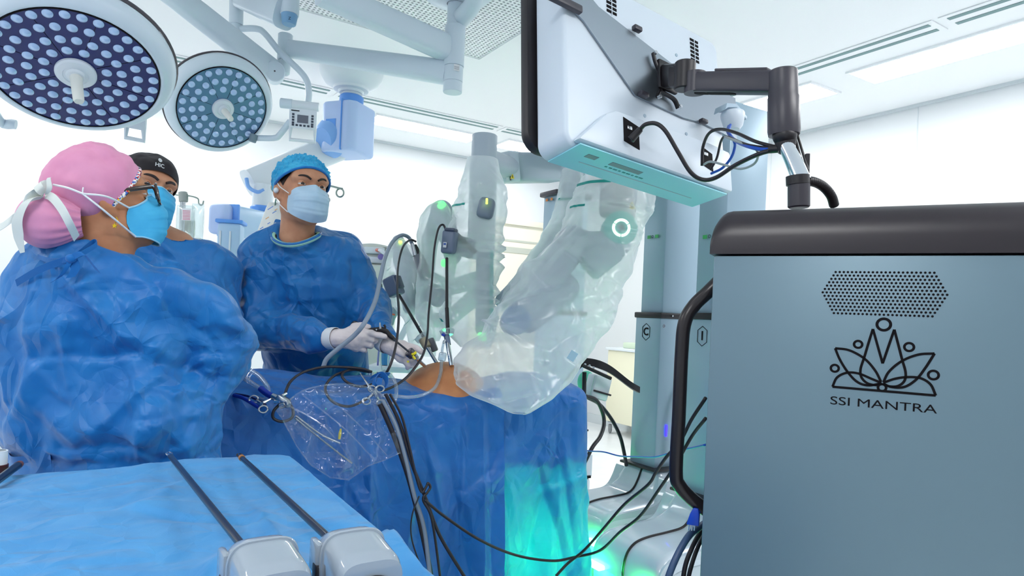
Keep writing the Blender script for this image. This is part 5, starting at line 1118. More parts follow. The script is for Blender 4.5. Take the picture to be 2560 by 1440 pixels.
# yoke pipes and keypad of the smaller lamp
D2 = 3.25
m = MB(); m.cyl(P(592, -30, D2), P(590, 62, D2), .033, n=24); m.cyl(P(590, 62, D2), P(590, 88, D2), .027, n=24); m.build('yoke_post', WHITE, L2)
m = MB(); m.tube([P(596, 72, D2), P(640, 72, D2), P(662, 84, D2), P(700, 130, D2), P(750, 178, D2), P(768, 205, D2), P(772, 235, D2), P(770, 262, D2)], .0155, 14, 8); m.build('upper_pipe', WHITE, L2)
Rk2 = np.stack([nrm(V(.99, .14, -.03)), nrm(np.cross(nrm(V(.14, -.97, -.18)), nrm(V(.99, .14, -.03)))), nrm(V(.14, -.97, -.18))], 1)
kc = P(757, 322, 3.2); Lk = frame_panel(L2, kc, Rk2, .128, .092, .056)
MB().cyl(Lk(-.105, .108, 0), Lk(.072, .108, 0), .021, n=28, bev=.002).build('panel_hinge', WHITE2, L2); MB().cyl(Lk(-.108, .108, 0), Lk(-.052, .108, 0), .0235, n=28, bev=.002).build('hinge_sleeve', WHITE, L2)
m = MB(); m.tube([Lk(-.06, .03, -.005), P(700, 336, 3.2), P(686, 345, 3.2), P(640, 345, 3.22), P(618, 345, 3.25)], .0145, 14, 5); m.build('lower_pipe', WHITE, L2)
MB().cyl(P(636, 336, 3.2), P(630, 355, 3.2), .018, n=20, bev=.003).build('pipe_joint', mat('grey_rubber', (120, 140, 152), .5), L2)
# ceiling stem and spring arms that carry the lamps
DS = 3.2
st = thing('lamp_suspension', 'white jointed ceiling arms that carry the round surgical lamps', 'lamp arm', P(1140, 120, DS) * [1, 1, 0] + V(0, 0, HC))
X0, Y0, _ = P(1136, 120, DS)
zt = lambda py, d=DS: P(1136, py, d)[2]
m = MB()
for a, b, r in ((HC - .02, zt(66), .042), (zt(66), zt(168), .050), (zt(168), zt(206), .047), (zt(206), zt(232), .046)):
    MB().cyl(V(X0, Y0, min(a, HC - .03)), V(X0, Y0, b), r, n=32, bev=.002).build('stem_section', WHITE, st)
MB().lathe([(0, 0), (.20, 0), (.2, -.02), (.15, -.07), (.06, -.10), (.045, -.10)], V(X0, Y0, HC - .03), n=40).build('ceiling_canopy', WHITE, st)
LB = mat('sticker_white', (236, 238, 240), .5)
lm = MB(); RL = frame_z((.1, -1, 0)); lab_c = V(X0, Y0, zt(178)) + V(.020, -.0480, 0)
MB().box(lab_c, (.028, .030, .001), np.stack([nrm(V(.92, .39, 0)), EZ, nrm(V(.39, -.92, 0))], 1)).build('rating_label', LB, st)
for i, cc in enumerate(((46, 76, 170), (226, 110, 60), (46, 76, 170))): MB().box(lab_c + V(-.008 + .008 * i, -.0012 + .0034 * i, .012), (.007, .004, .001), np.stack([nrm(V(.92, .39, 0)), EZ, nrm(V(.39, -.92, 0))], 1)).build('label_stripe', mat('label_%d' % (i % 2), cc, .5), st)
for i in range(4): MB().box(lab_c + V(0, -.0008, .005 - i * .0045), (.024, .0014, .001), np.stack([nrm(V(.92, .39, 0)), EZ, nrm(V(.39, -.92, 0))], 1)).build('label_line', mat('label_grey', (150, 154, 164), .5), st)
def arm(t, a, b, r0, r1, name='spring_arm', hz=1.25, m_=WHITE):
    a = np.asarray(a, float); b = np.asarray(b, float); T = nrm(b - a); S_ = nrm(np.cross(T, EZ)); U_ = np.cross(S_, T); G = []
    for k in np.linspace(0, 1, 10):
        r = r0 + (r1 - r0) * k; row = []
        for q in np.linspace(0, 2 * math.pi, 28, endpoint=False):
            e = .62; row.append(a + (b - a) * k + S_ * r * math.copysign(abs(math.cos(q)) ** e, math.cos(q)) + U_ * r * hz * math.copysign(abs(math.sin(q)) ** e, math.sin(q)))
        G.append(row)
    G = np.array(G); m = MB(); m.grid(G, cv=True); m.add(G[0], [tuple(range(28))]); m.add(G[-1], [tuple(range(28))[::-1]]); return m.build(name, m_, t, 50)
pl_ = P(714, 125, 3.35)
arm(st, P(722, 122, 3.35), P(1118, 182, 3.22), .034, .046, 'horizontal_arm'); arm(st, P(800, -22, 2.75), P(1120, 122, 3.2), .044, .050, 'horizontal_arm')
MB().cyl(P(714, 86, 3.35), P(711, 152, 3.35), .036, n=28, bev=.004).build('arm_post', WHITE, st); MB().cyl(P(711, 152, 3.35), P(706, 186, 3.35), .034, n=28, bev=.008).build('arm_post_foot', WHITE, st)
MB().cyl(P(712, 148, 3.31), P(712, 148, 3.31) + V(-.01, -.012, 0), .004, n=10).build('set_screw', STEEL, st)
j = P(686, 184, 3.33); jn = nrm(V(.35, -.9, -.15)); MB().cyl(j - jn * .045, j + jn * .075, .049, n=36, bev=.004).build('knuckle', WHITE, st); MB().cyl(j + jn * .075, j + jn * .0765, .004, n=12).build('knuckle_pin', DARK, st)
arm(st, P(400, -40, 2.75), P(676, 176, 3.32), .040, .048, 'spring_arm')
m = MB(); m.tube([P(1136, 58, DS), P(1150, 48, DS), P(1176, 20, DS - .1), P(1188, -10, DS - .15), P(1196, -60, DS - .2)], [.046, .046, .042, .04, .04], 20, 6); m.build('fairing', WHITE, st)
# white joint of another arm at the top edge
tj = thing('lamp_suspension', 'white arm joint entering at the top edge above the smaller lamp', 'lamp arm', P(660, -40, 3.1))
arm(tj, P(598, 0, 3.2), P(712, 36, 2.95), .03, .052, 'arm_cover'); MB().cyl(P(728, -60, 2.95), P(724, 40, 2.95), .040, n=28, bev=.004).build('joint_tube', WHITE, tj)
MB().cyl(P(724, 36, 2.93), P(722, 62, 2.93), .036, .030, n=28, bev=.003).build('joint_end', mat('steel_blue_cap', (120, 166, 204), .35), tj)
tp_ = MB(); text_into(tp_, 'Z', .012, P(724, 46, 2.89), (1, .1, 0), (0, .0, 1), .0, .0006); tp_.build('joint_mark', INK, tj, smooth=False)
ax_ = P(728, -60, 2.95); MB().cyl(ax_, V(ax_[0], ax_[1], HC - .03), .038, n=24).build('drop_tube', WHITE, tj)
# ------------------------------------------------------------------ blue ceiling pendant
PBL = mat('pendant_blue', (132, 180, 242), .4); PBL2 = mat('pendant_deep_blue', (96, 158, 238), .4); PVI = mat('pendant_lilac', (186, 208, 248), .45)
cq = PZ(880, 172, HC); tpn = thing('ceiling_pendant', 'white and blue ceiling pendant with boom arm behind the surgeon in the hair net', 'ceiling pendant', cq)
dd = cq[1]
MB().lathe([(0, .0), (.205, 0), (.212, -.012), (.205, -.05), (.175, -.10), (.12, -.13), (.115, -.145), (.085, -.150), (.078, -.165), (.0, -.165)], cq - V(0, 0, .002), n=48).build('ceiling_cover', WHITE2, tpn)
MB().cyl(cq - V(0, 0, .16), P(880, 246, dd), .062, n=32).build('neck', WHITE2, tpn); MB().cyl(P(880, 240, dd), P(876, 282, dd), .080, n=36, bev=.01).build('neck_collar', PBL2, tpn)
# joint box: eight sided, two halves
bc_ = P(868, 318, dd - .02); yawb = math.radians(-20); Rb2 = np.stack([V(math.cos(yawb), math.sin(yawb), 0), V(-math.sin(yawb), math.cos(yawb), 0), EZ], 1)
oct_ = [(-.13, -.10), (-.09, -.14), (.10, -.14), (.14, -.10), (.14, .12), (.10, .15), (-.10, .15), (-.13, .11)]
MB().prism(oct_, .33, bc_ - V(0, 0, .19), Rb2[:, 0], Rb2[:, 1], .02, 3).build('joint_box', PVI, tpn)
MB().box(bc_ + Rb2 @ V(.05, 0, -.02), (.006, .300, .335), Rb2, .002).build('box_seam', PBL2, tpn)
MB().box(bc_ + Rb2 @ V(-.03, -.1415, -.01), (.075, .003, .055), Rb2).build('nameplate', PBL2, tpn)
MB().cyl(bc_ + Rb2 @ V(-.03, -.142, -.11), bc_ + Rb2 @ V(-.03, -.144, -.11), .006, n=12).build('screw_hole', INK, tpn)
MB().cyl(P(832, 345, dd - .05), P(806, 350, dd - .12), .13, .10, n=32, bev=.02).build('arm_pivot', PBL, tpn)
d3 = 4.15
arm(tpn, P(622, 458, d3), P(840, 368, dd + .08), .075, .085, 'boom_arm', 1.15, WHITE2)
m = MB(); m.tube([P(616, 446, d3 - .05), P(622, 468, d3 - .06), P(644, 480, d3 - .06), P(660, 474, d3 - .05)], .012, 8); m.build('boom_rim', PBL, tpn)
MB().cyl(P(660, 462, d3), P(655, 522, d3), .062, n=28).build('drop_post', WHITE2, tpn); MB().cyl(P(656, 516, d3), P(655, 534, d3), .072, n=32, bev=.01).build('post_ring', PBL2, tpn)
MB().cyl(P(655, 534, d3), P(654, 562, d3), .06, n=28).build('post_lower', WHITE2, tpn)
arm(tpn, P(566, 552, 3.75), P(668, 566, d3), .072, .066, 'lower_boom', 1.3, mat('pendant_pale_blue', (176, 208, 236), .4))
m = MB(); q = P(553, 548, 3.72); m.box(q, (.09, .12, .17), np.stack([nrm(P(668, 566, d3) - P(566, 552, 3.75)), NT * 0 + nrm(np.cross(EZ, nrm((P(668, 566, d3) - P(566, 552, 3.75)) * [1, 1, 0]))), EZ], 1), .03, 3); m.build('boom_cap', PVI, tpn)
m = MB(); q = P(571, 551, 3.74); m.box(q, (.022, .135, .185), np.stack([nrm(P(668, 566, d3) - P(566, 552, 3.75)), nrm(np.cross(EZ, nrm((P(668, 566, d3) - P(566, 552, 3.75)) * [1, 1, 0]))), EZ], 1), .01); m.build('boom_stripe', PBL2, tpn)
pcx, pcy, _ = P(577, 600, 3.72)
MB().box(V(pcx, pcy, 1.12), (.125, .12, 1.02), rotm('Z', 12), .02).build('service_column', mat('pendant_pale_blue', (176, 208, 236), .4), tpn)
MB().box(V(pcx, pcy - .0, 1.635), (.145, .14, .02), rotm('Z', 12), .006).build('column_head', PBL2, tpn)
for k in (-.03, .02): MB().box(V(pcx + k, pcy - .063 + k * .2, 1.1), (.008, .006, .96), rotm('Z', 12)).build('column_rail', WHITE2, tpn)
for z_, cc in ((1.33, (60, 150, 110)), (1.10, (60, 150, 110))):
    MB().box(V(pcx - .052, pcy - .066, z_), (.022, .002, .09), rotm('Z', 12)).build('gas_label', LB, tpn); MB().box(V(pcx - .052, pcy - .068, z_ + .038), (.022, .002, .014), rotm('Z', 12)).build('gas_label_band', mat('green_label', cc, .5), tpn)
MB().box(V(pcx + .09, pcy - .06, 1.055), (.1, .03, .03), None, .006).build('column_clamp', PBL, tpn); MB().box(V(pcx + .09, pcy - .06, .98), (.12, .02, .02), None, .004).build('clamp_bar', WHITE2, tpn)
# ------------------------------------------------------------------ drip stand with bags
di = 3.1; ip = P(462, 620, di)
iv = thing('drip_stand', 'steel drip stand with clear bags behind the black cap wearer', 'drip stand', V(ip[0], ip[1], 0))
MB().cyl(V(ip[0], ip[1], .08), P(458, 480, di), .0125, n=18).build('pole', STEEL, iv); MB().cyl(P(459, 505, di), P(457, 480, di), .02, n=20, bev=.003).build('pole_head', mat('grey_clamp', (170, 176, 170), .5), iv)
for k in range(4):
    a = k * math.pi / 2 + .3; MB().tube([V(ip[0], ip[1], .10), V(ip[0] + .28 * math.cos(a), ip[1] + .28 * math.sin(a), .045)], .012, 10, 0).build('foot', STEEL, iv); q = V(ip[0] + .28 * math.cos(a), ip[1] + .28 * math.sin(a), .025); MB().cyl(q - V(0, .01, 0), q + V(0, .01, 0), .025, n=16).build('castor', BLACKR, iv)
hk = mat('grey_wire', (150, 164, 156), .3, metal=.8)
for pts in ([(456, 488), (470, 489), (494, 496), (497, 508), (502, 513), (507, 510), (509, 502)], [(462, 488), (468, 486), (469, 500)], [(456, 490), (430, 486), (418, 492), (416, 504)]): MB().tube([P(*p, di) for p in pts], .0035, 8, 5).build('hook', hk, iv)
BAGF = film('drip_bag_film', (244, 250, 250), .22, .75, .12, .35)
def pillow(c, w_, h_, th, m_, t, name, lean=0.):
    m = MB(); G = []; n = 22
    for i in range(n):
        v_ = i / (n - 1); row = []; e = (math.sin(v_ * math.pi)) ** .45 if 0 < v_ < 1 else .0
        for q in np.linspace(0, 2 * math.pi, 26, endpoint=False):
            wx = w_ / 2 * (.92 + .08 * e) * math.cos(q); row.append(np.asarray(c, float) + V(wx + lean * (v_ - .5), th / 2 * max(.06, e) * math.sin(q) * (1 - .25 * abs(math.cos(q))), h_ * (v_ - .5)))
        G.append(row)
    m.grid(np.array(G), cv=True); return m.build(name, m_, t, 180)
pillow(P(463, 552, di - .03), .085, .145, .035, BAGF, iv, 'fluid_bag'); pillow(P(494, 552, di - .01), .06, .16, .03, BAGF, iv, 'fluid_bag'); pillow(P(474, 575, di + .03), .05, .09, .03, mat('pale_yellow_bag', (222, 222, 196), .5), iv, 'drain_bag')
MB().box(P(466, 536, di - .052), (.042, .001, .055)).build('bag_label', LB, iv)
for i in range(7): MB().box(P(466, 527 + i * 3.6, di - .0532), (.034, .0006, .0022)).build('label_line', mat('magenta_print', (206, 80, 120), .6), iv)
MB().tube([P(463, 592, di - .03), P(464, 602, di - .02), P(466, 640, di)], .003, 6).build('drip_line', TUBEM, iv)
# ring hooks of another stand on both sides of the surgeon's head
dr_ = 3.3; r2 = thing('drip_stand', 'grey wire stand with ring hooks seen on both sides of the blue hair net', 'drip stand', V(*P(768, 600, dr_)[:2], 0))
for pts in ([(812, 463), (830, 466), (850, 471), (857, 472)], [(724, 455), (700, 456), (688, 457), (682, 456)]): MB().tube([P(*p, dr_) for p in pts], .005, 8, 4).build('cross_wire', hk, r2)
for px, py in ((850, 482), (688, 469)): MB().tube([P(px + 9.3 * math.cos(a), py + 10.5 * math.sin(a), dr_) for a in np.linspace(0, 2 * math.pi, 20, endpoint=False)], .0045, 8, 1, True).build('ring_hook', hk, r2)
qx = P(768, 600, dr_); MB().tube([P(724, 455, dr_), P(768, 459, dr_), P(812, 463, dr_)], .006, 8, 0).build('cross_bar', hk, r2); MB().cyl(V(P(768, 459, dr_)[0], dr_, .05), P(768, 459, dr_), .012).build('pole', STEEL, r2)
for k in range(4): a = k * math.pi / 2; MB().tube([V(P(768, 459, dr_)[0], dr_, .06), V(P(768, 459, dr_)[0] + .25 * math.cos(a), dr_ + .25 * math.sin(a), .012)], .012, 8, 0).build('foot', STEEL, r2)
# ------------------------------------------------------------------ equipment behind the surgeon
# hanging printed bag left of the surgeon's neck
tb = thing('printed_bag', 'white hanging plastic bag with blue marks behind the hair net wearer', 'bag', P(680, 600, 3.35))
pillow(P(678, 580, 3.35), .14, .30, .06, mat('white_printed_film', (226, 228, 224), .35), tb, 'bag_body', .09)
for i, (x, y, w_) in enumerate(((676, 520, 16), (686, 530, 12), (668, 545, 10), (690, 524, 8), (654, 570, 10), (672, 558, 8), (650, 600, 8), (668, 582, 14), (656, 588, 8), (676, 596, 10))):
    MB().box(P(x, y, 3.31), (w_ * .002, .001, .004), rotm('Y', -35)).build('printed_mark', mat('orange_print', (226, 170, 110), .6) if i in (2, 3) else mat('blue_print', (120, 150, 214), .6), tb)
MB().tube([P(690, 497, 3.33), P(688, 512, 3.34), P(689, 528, 3.35)], .004, 6).build('hang_cord', hk, tb)
# anaesthesia monitor stack
dv = 3.5; vm = thing('anaesthesia_machine', 'cream anaesthesia machine with vents and round badge right of the hair net wearer', 'medical machine', V(*P(935, 700, dv + .2)[:2], 0))
CRM = mat('cream_machine', (214, 220, 212), .5); LGR = mat('machine_grey', (186, 196, 200), .5); yw = rotm('Z', 8)
def mb_(px, py, w_, h_, d_=.3, dd_=0., bv=.008): c_ = P(px, py, dv + d_ / 2 + dd_); return MB().box(c_, (w_, d_, h_), yw, bv)
q = MB(); arc = [(-.115, 0)] + [(-.115 + .23 * k / 12, .030 + .020 * math.sin(math.pi * k / 12)) for k in range(13)] + [(.115, 0)]; q.prism(arc[::-1], .3, P(932, 632, dv), yw[:, 0], EZ, .004, z0=-.3); q.build('top_hood', CRM, vm)
mb_(928, 668, .20, .14).build('upper_case', CRM, vm); mb_(926, 632, .20, .014, .02, -.01).build('vent_band', LGR, vm)
for sx_, x0 in ((0, 893), (1, 962)):
    for i in range(5): MB().box(P(x0, 620 + i * 4.2, dv - .006), (.022, .004, .004), yw).build('vent_slit', mat('vent_dark', (90, 98, 100), .6), vm)
mb_(936, 626, .11, .035, .02, -.02).build('front_plate', WHITE2, vm); mb_(936, 650, .13, .035, .02, -.015).build('drawer_front', WHITE2, vm)
mb_(930, 686, .16, .10, .05, -.05).build('lower_front', CRM, vm); mb_(918, 716, .22, .016, .34, -.05).build('shelf', mat('dark_steel', (96, 104, 110), .35, metal=.7), vm)
MB().cyl(P(914, 664, dv - .055), P(914, 664, dv - .058), .020, n=28).build('round_badge', LB, vm); MB().cyl(P(914, 664, dv - .058), P(914, 664, dv - .060), .012, n=24).build('badge_core', mat('badge_blue', (70, 110, 190), .4), vm)
MB().cyl(P(952, 642, dv - .02), P(952, 642, dv - .06), .016, n=24, bev=.004).build('purple_knob', mat('purple_plastic', (128, 110, 180), .4), vm)
m = MB(); m.tube([P(942, 625, dv - .03), P(950, 626, dv - .05), P(958, 631, dv - .06), P(966, 640, dv - .06)], [.006, .008, .010, .006], 10); m.build('hose_connector', WHITE2, vm); MB().cyl(P(942, 625, dv - .025), P(947, 626, dv - .045), .009).build('red_connector', mat('coral_plastic', (214, 110, 90), .4), vm)
MB().box(P(925, 840, dv + .25), (.26, .34, .72), yw, .01).build('trolley_body', CRM, vm); mb_(920, 742, .22, .05, .26, -.02).build('keypad_drawer', LGR, vm)
for k in (-.1, .1): q = V(P(925, 800, dv + .2)[0] + k, dv + .2, .06); MB().cyl(q + V(-.02, 0, 0), q + V(.02, 0, 0), .06, n=24).build('castor', BLACKR, vm); MB().box(q + V(0, 0, .35), (.03, .03, .5)).build('trolley_leg', CRM, vm)
# probes hanging beside the machine
PRB = mat('probe_grey_green', (150, 172, 178), .45)
for i, (x, y, lbl, rc) in enumerate(((966, 768, 'ultrasound style probe with yellow ring hanging left of its neighbour', (224, 196, 80)), (984, 778, 'probe with orange ring hanging right of its neighbour', (232, 110, 70)))):
    dp = 3.2; t = thing('hanging_probe', 'pale grey ' + lbl, 'probe', P(x, y + 25, dp), 'hanging probes')
    MB().lathe([(0, 0), (.006, .0), (.009, .03), (.0165, .05), (.0175, .075), (.012, .085), (0, .088)], P(x - 3, y + 34, dp), (.12, 0, 1), n=20).build('probe_body', PRB, t); MB().lathe([(.0178, 0), (.0184, .002), (.0184, .006), (.0178, .008)], P(x - 1, y + 10, dp) , (.12, 0, 1), n=20).build('probe_ring', mat('ring_%d' % i, rc, .4), t)
    MB().tube([P(x - 3, y + 34, dp), P(x - 8, y + 70, dp), P(x - 14, y + 130, dp + .02), P(x - 6, y + 200, dp + .05)], .0035, 6, 6).build('probe_cord', mat('cord_white', (206, 216, 220), .5), t)
t = thing('purple_hose', 'purple cord hanging from the machine beside the probes', 'hose', P(958, 800, 3.25)); MB().tube([P(962, 735, 3.25), P(956, 790, 3.25), P(950, 850, 3.25), P(944, 920, 3.28), P(946, 1000, 3.3)], .0045, 6).build('cord', mat('violet_cord', (120, 120, 190), .5), t)
# suction bottles and small trolley behind the belly
tt = thing('utility_trolley', 'low white trolley with blue bottle seen between surgeon and patient abdomen', 'trolley', V(*P(985, 900, 3.4)[:2], 0))
MB().box(P(990, 918, 3.4), (.24, .3, .03), None, .006).build('tray', WHITE2, tt); MB().lathe([(0, 0), (.022, 0), (.023, .06), (.02, .07), (0, .07)], P(962, 912, 3.3), n=20).build('blue_bottle', mat('blue_bottle', (70, 160, 220), .2, trans=.3), tt)
MB().box(P(1000, 850, 3.5), (.03, .03, .5), rotm('Y', 24)).build('support_arm', WHITE2, tt)
for a in (-1, 1):
    for b in (-1, 1): q = P(990, 918, 3.4) + V(a * .1, b * .13, 0); MB().cyl(V(q[0], q[1], .0), q, .012, n=12).build('leg', STEEL, tt)
# ventilator column behind the assistant: small boxes with labels
tg = thing('equipment_shelf', 'grey shelf unit with purple labelled box between the two gowned men', 'shelf', V(*P(510, 800, 3.9)[:2], 0))
MB().box(P(506, 640, 3.9), (.24, .14, .02)).build('shelf_board', WHITE2, tg); MB().box(P(498, 618, 3.88), (.05, .08, .10), None, .004).build('grey_box', mat('pale_green_box', (196, 210, 206), .5), tg); MB().box(P(516, 628, 3.86), (.05, .08, .12), None, .004).build('labelled_box', WHITE2, tg); MB().box(P(516, 615, 3.8), (.05, .004, .022)).build('purple_label', mat('purple_label', (150, 130, 200), .5), tg)
MB().box(P(506, 760, 3.9), (.22, .12, .5)).build('shelf_back', mat('shelf_pale', (206, 222, 232), .5), tg)
for a in (-.1, .1): q = P(506, 640, 3.9) + V(a, 0, 0); MB().cyl(V(q[0], q[1], 0), q, .012, n=12).build('leg', STEEL, tg)
# ------------------------------------------------------------------ drawer trolley by the right wall
cqd = PZ(1562, 1098, 0); tc_ = thing('drawer_trolley', 'cream drawer trolley with oval grey handles by the back corner', 'trolley', cqd)
YEL = mat('cream_drawer', (238, 234, 208), .5); Rd = RR
cD = cqd + V(.22, .30, 0)
MB().box(cD + V(0, 0, .50), (.62, .44, .74), Rd, .01).build('carcass', YEL, tc_); MB().box(cD + V(0, 0, .885), (.66, .48, .03), Rd, .008).build('top_tray', WHITE2, tc_)
for z_, h_ in ((.80, .10), (.70, .09), (.605, .09), (.50, .10), (.375, .13), (.215, .17)):
    dw = MB().box(cD - Rd[:, 1] * .226 + V(0, 0, z_), (.59, .016, h_ - .01), Rd, .004).build('drawer', YEL, tc_)
    MB().ell(cD - Rd[:, 1] * .238 + V(0, 0, z_), (.085, .012, .020), Rd).build('drawer_handle', mat('oval_handle_grey', (196, 206, 208), .4), dw)
MB().tube([cD - Rd[:, 0] * .3 - Rd[:, 1] * .2 + V(0, 0, .9), cD - Rd[:, 0] * .3 - Rd[:, 1] * .2 + V(0, 0, 1.0), cD + Rd[:, 0] * .3 - Rd[:, 1] * .2 + V(0, 0, 1.0), cD + Rd[:, 0] * .3 - Rd[:, 1] * .2 + V(0, 0, .9)], .008, 8, 0).build('top_rail', WHITE2, tc_)
MB().box(cD - Rd[:, 0] * .12 - Rd[:, 1] * .05 + V(0, 0, .93), (.26, .22, .06), Rd, .01).build('supply_box', mat('pale_green_box2', (214, 230, 206), .5), tc_)
for a in (-1, 1):
    for b in (-1, 1): q = cD + Rd[:, 0] * a * .27 + Rd[:, 1] * b * .18; MB().cyl(q + V(-.014, 0, .055), q + V(.014, 0, .055), .052, n=24, bev=.008).build('castor', mat('grey_castor', (120, 124, 128), .5), tc_); MB().box(q + V(0, 0, .115), (.05, .05, .03), None, .006).build('castor_fork', STEEL, tc_)
# ------------------------------------------------------------------ robot arm carts
CART = mat('cart_grey_blue', (158, 182, 198), .36, metal=.2, bump=(380, .04, .0003)); CARTB = mat('cart_pearl_shell', (196, 208, 218), .22, coat=.5); ARMG = mat('arm_grey', (168, 182, 194), .42)
GLED = mat('green_led', (120, 255, 160), .3, emit=(40, 255, 110), es=LED_GREEN); WLED = mat('warm_white_ring', (255, 255, 235), .3, emit=(255, 255, 228), es=3.); YLED = mat('lime_led', (220, 255, 80), .3, emit=(210, 255, 60), es=5.); BLED = mat('blue_led', (40, 40, 255), .3, emit=(40, 30, 255), es=5.)
def cart(corner, label, letter, sticker_py, sticker_col, mast_top, col_top=1.205):
    K0 = np.asarray(corner, float); W1, W2 = .160, .250
    t = thing('robot_arm_cart', label, 'robot cart', K0 + EA * W1 / 2 + EB * W2 / 2, 'robot arm carts')
    L = lambda x, y, z: K0 + EB * x + EA * y + V(0, 0, z)      # x away from the patient, y across
    MB().box(L(W2 / 2, W1 / 2, (.53 + col_top) / 2), (W2, W1, col_top - .53), RR, .006).build('lower_column', CART, t)
    MB().box(L(W2 / 2 + .004, W1 / 2, (col_top + mast_top) / 2), (W2 - .028, W1 - .022, mast_top - col_top), RR, .006).build('upper_mast', CART, t)
    MB().box(L(W2 / 2, W1 / 2, col_top + .006), (W2 + .012, W1 + .012, .026), RR, .005).build('collar', BLACK, t)
    MB().box(L(W2 / 2, W1 / 2, .533), (W2 + .06, W1 + .07, .012), RR, .004).build('base_gasket', BLACK, t)
    prof = [(.10, .525), (.02, .527), (.0, .518), (-.02, .475), (-.045, .436), (-.08, .416), (-.15, .410), (-.24, .406), (-.30, .396), (-.335, .374), (-.352, .345), (-.36, .310), (-.36, .286)]
    pr2 = [(x, z) for x, z in catmull([(a, b, 0) for a, b in prof], 4)[:, :2]]
    def hw(z): return np.interp(z, [.23, .39, .42, .46, .50, .53], [.185, .183, .172, .140, .120, .112])
    G = []
    for x, z in pr2:
        h = hw(z); row = []
        for k in np.linspace(-1, 1, 41): row.append(L(x, W1 / 2 + h * k, z - .055 * max(0, (abs(k) - .78) / .22) ** 2 * (1 if z < .47 else .3)))
        G.append(row)
    G = np.array(G); sh_ = MB().grid(G, thick=-.004).build('base_shell', CARTB, t, 70)
    for s_ in (-1, 1):
        side = [(.26, .06), (.26, .44), (.255, .50), (.25, .52)] + [(x, z - .04) for x, z in pr2 if x > -.2] + [(-.2, .06)]
        MB().prism([(x, z) for x, z in side], .01, L(0, W1 / 2 + s_ * (.112 if 0 else .11) - (.005), 0), EB, EZ).build('base_side', CARTB, t)
    sidp = [(x, z - .012) for x, z in pr2[8:]] + [(-.352, .280), (.27, .280), (.27, .40), (.1, .42)]
    MB().prism(sidp[::-1], .34, L(0, W1 / 2 + .17, 0), EB, EZ, 0).build('base_core', CARTB, t)
    MB().box(L(-.045, W1 / 2, .278), (.61, .355, .014), RR).build('groove', INK, t)
    MB().box(L(-.045, W1 / 2, .182), (.61, .36, .18), RR, .02).build('lower_skirt', CARTB, t)
    for y in (-.135, .135): MB().box(L(-.372, W1 / 2 + y, .280), (.030, .080, .016), RR, .003).build('led_bar', GLED, t)
    MB().tube([L(x - .002, W1 / 2 - .005, z + .003) for x, z in pr2[4:]], .0045, 8, 2).build('cable_seam', BLACK, t)
    for a in (-.26, .26):
        for b in (-.13, .13): q = L(a, W1 / 2 + b, .045); MB().cyl(q - EA * .015, q + EA * .015, .045, n=20, bev=.006).build('castor', BLACKR, t)
    # letter badge on the patient side
    def face(py, frac=.5): return L(-.0012, W1 * frac, py)
    if letter:
        zc = 1.135; hx = [(.026 * math.cos(a) * .78, .038 * math.sin(a)) for a in (np.arange(6) * math.pi / 3 + math.pi / 2)]
        hx = [(0, .038), (-.023, .022), (-.023, -.022), (0, -.038), (.023, -.022), (.023, .022)]
        MB().tube([face(zc, .55) - EA * x + EZ * z for x, z in hx], .0012, 6, 0, True).build('badge_outline', INK, t)
        tx = MB(); text_into(tx, letter, .034, face(zc, .55), -EA, EZ, .022); tx.build('badge_letter', INK, t, smooth=False)
    if sticker_py:
        zc = sticker_py; G_ = mat('sticker_' + sticker_col, (70, 176, 100) if sticker_col == 'green' else (226, 130, 60), .5)
        for s_ in (-1, 1): MB().box(face(zc) - EB * -.009 + EA * s_ * .024, (.002, .020, .015), RR).build('marker_patch', G_, t)
        tx = MB(); text_into(tx, 'D', .013, face(zc) + EB * .009, -EA, EZ, .0, .001); tx.build('marker_letter', INK, t, smooth=False)
    return t, L
cC, LC = cart((.655, 2.92, 0), 'robot arm cart with the letter C badge right of the large plastic bag', 'C', 1.565, 'green', 2.12)
c1_, LN = cart((.774, 2.45, 0), 'robot arm cart with the number 1 badge behind the black console handle', '1', 1.515, 'green', 2.02)
kA = P(1386, 600, 3.75); cA, LA = cart((kA[0], kA[1], 0), 'robot arm cart at the back with orange marks under its black top collar', '', 1.86, 'orange', 1.885, 1.205)
MB().box(LA(.125, .08, 1.895), (.26, .17, .03), RR, .008).build('top_collar', DARK, cA)
# grip on cart C and small marks
for (cx_, LL) in ((cC, LC), (c1_, LN)):
    m = MB(); pts = [LL(.165, -.004, .92), LL(.135, -.028, .885), LL(.10, -.042, .82), LL(.085, -.046, .72), LL(.085, -.046, .56)]; m.tube(pts, .0135, 12, 5, flat=.8); m.build('grip_bar', mat('dark_violet_grip', (40, 26, 44), .3), cx_)
    for z_ in (.72, .60): MB().cyl(LL(.085, -.056, z_), LL(.085, -.062, z_), .006, n=12).build('bolt', STEEL, cx_)
    MB().box(LL(.06, -.0035, .70), (.008, .004, .05), RR).build('blue_led', BLED, cx_)
MB().tube([LC(.02, -.001, 1.165) + EB * .006 * math.cos(a) + EZ * .006 * math.sin(a) for a in np.linspace(0, 2 * math.pi, 16, endpoint=False)], .0008, 5, 1, True).build('warning_mark', mat('red_mark', (150, 90, 90), .5), cC); MB().cyl(LC(.06, -.008, 1.211), LC(.06, -.013, 1.211), .004, n=10).build('bolt', STEEL, cC)
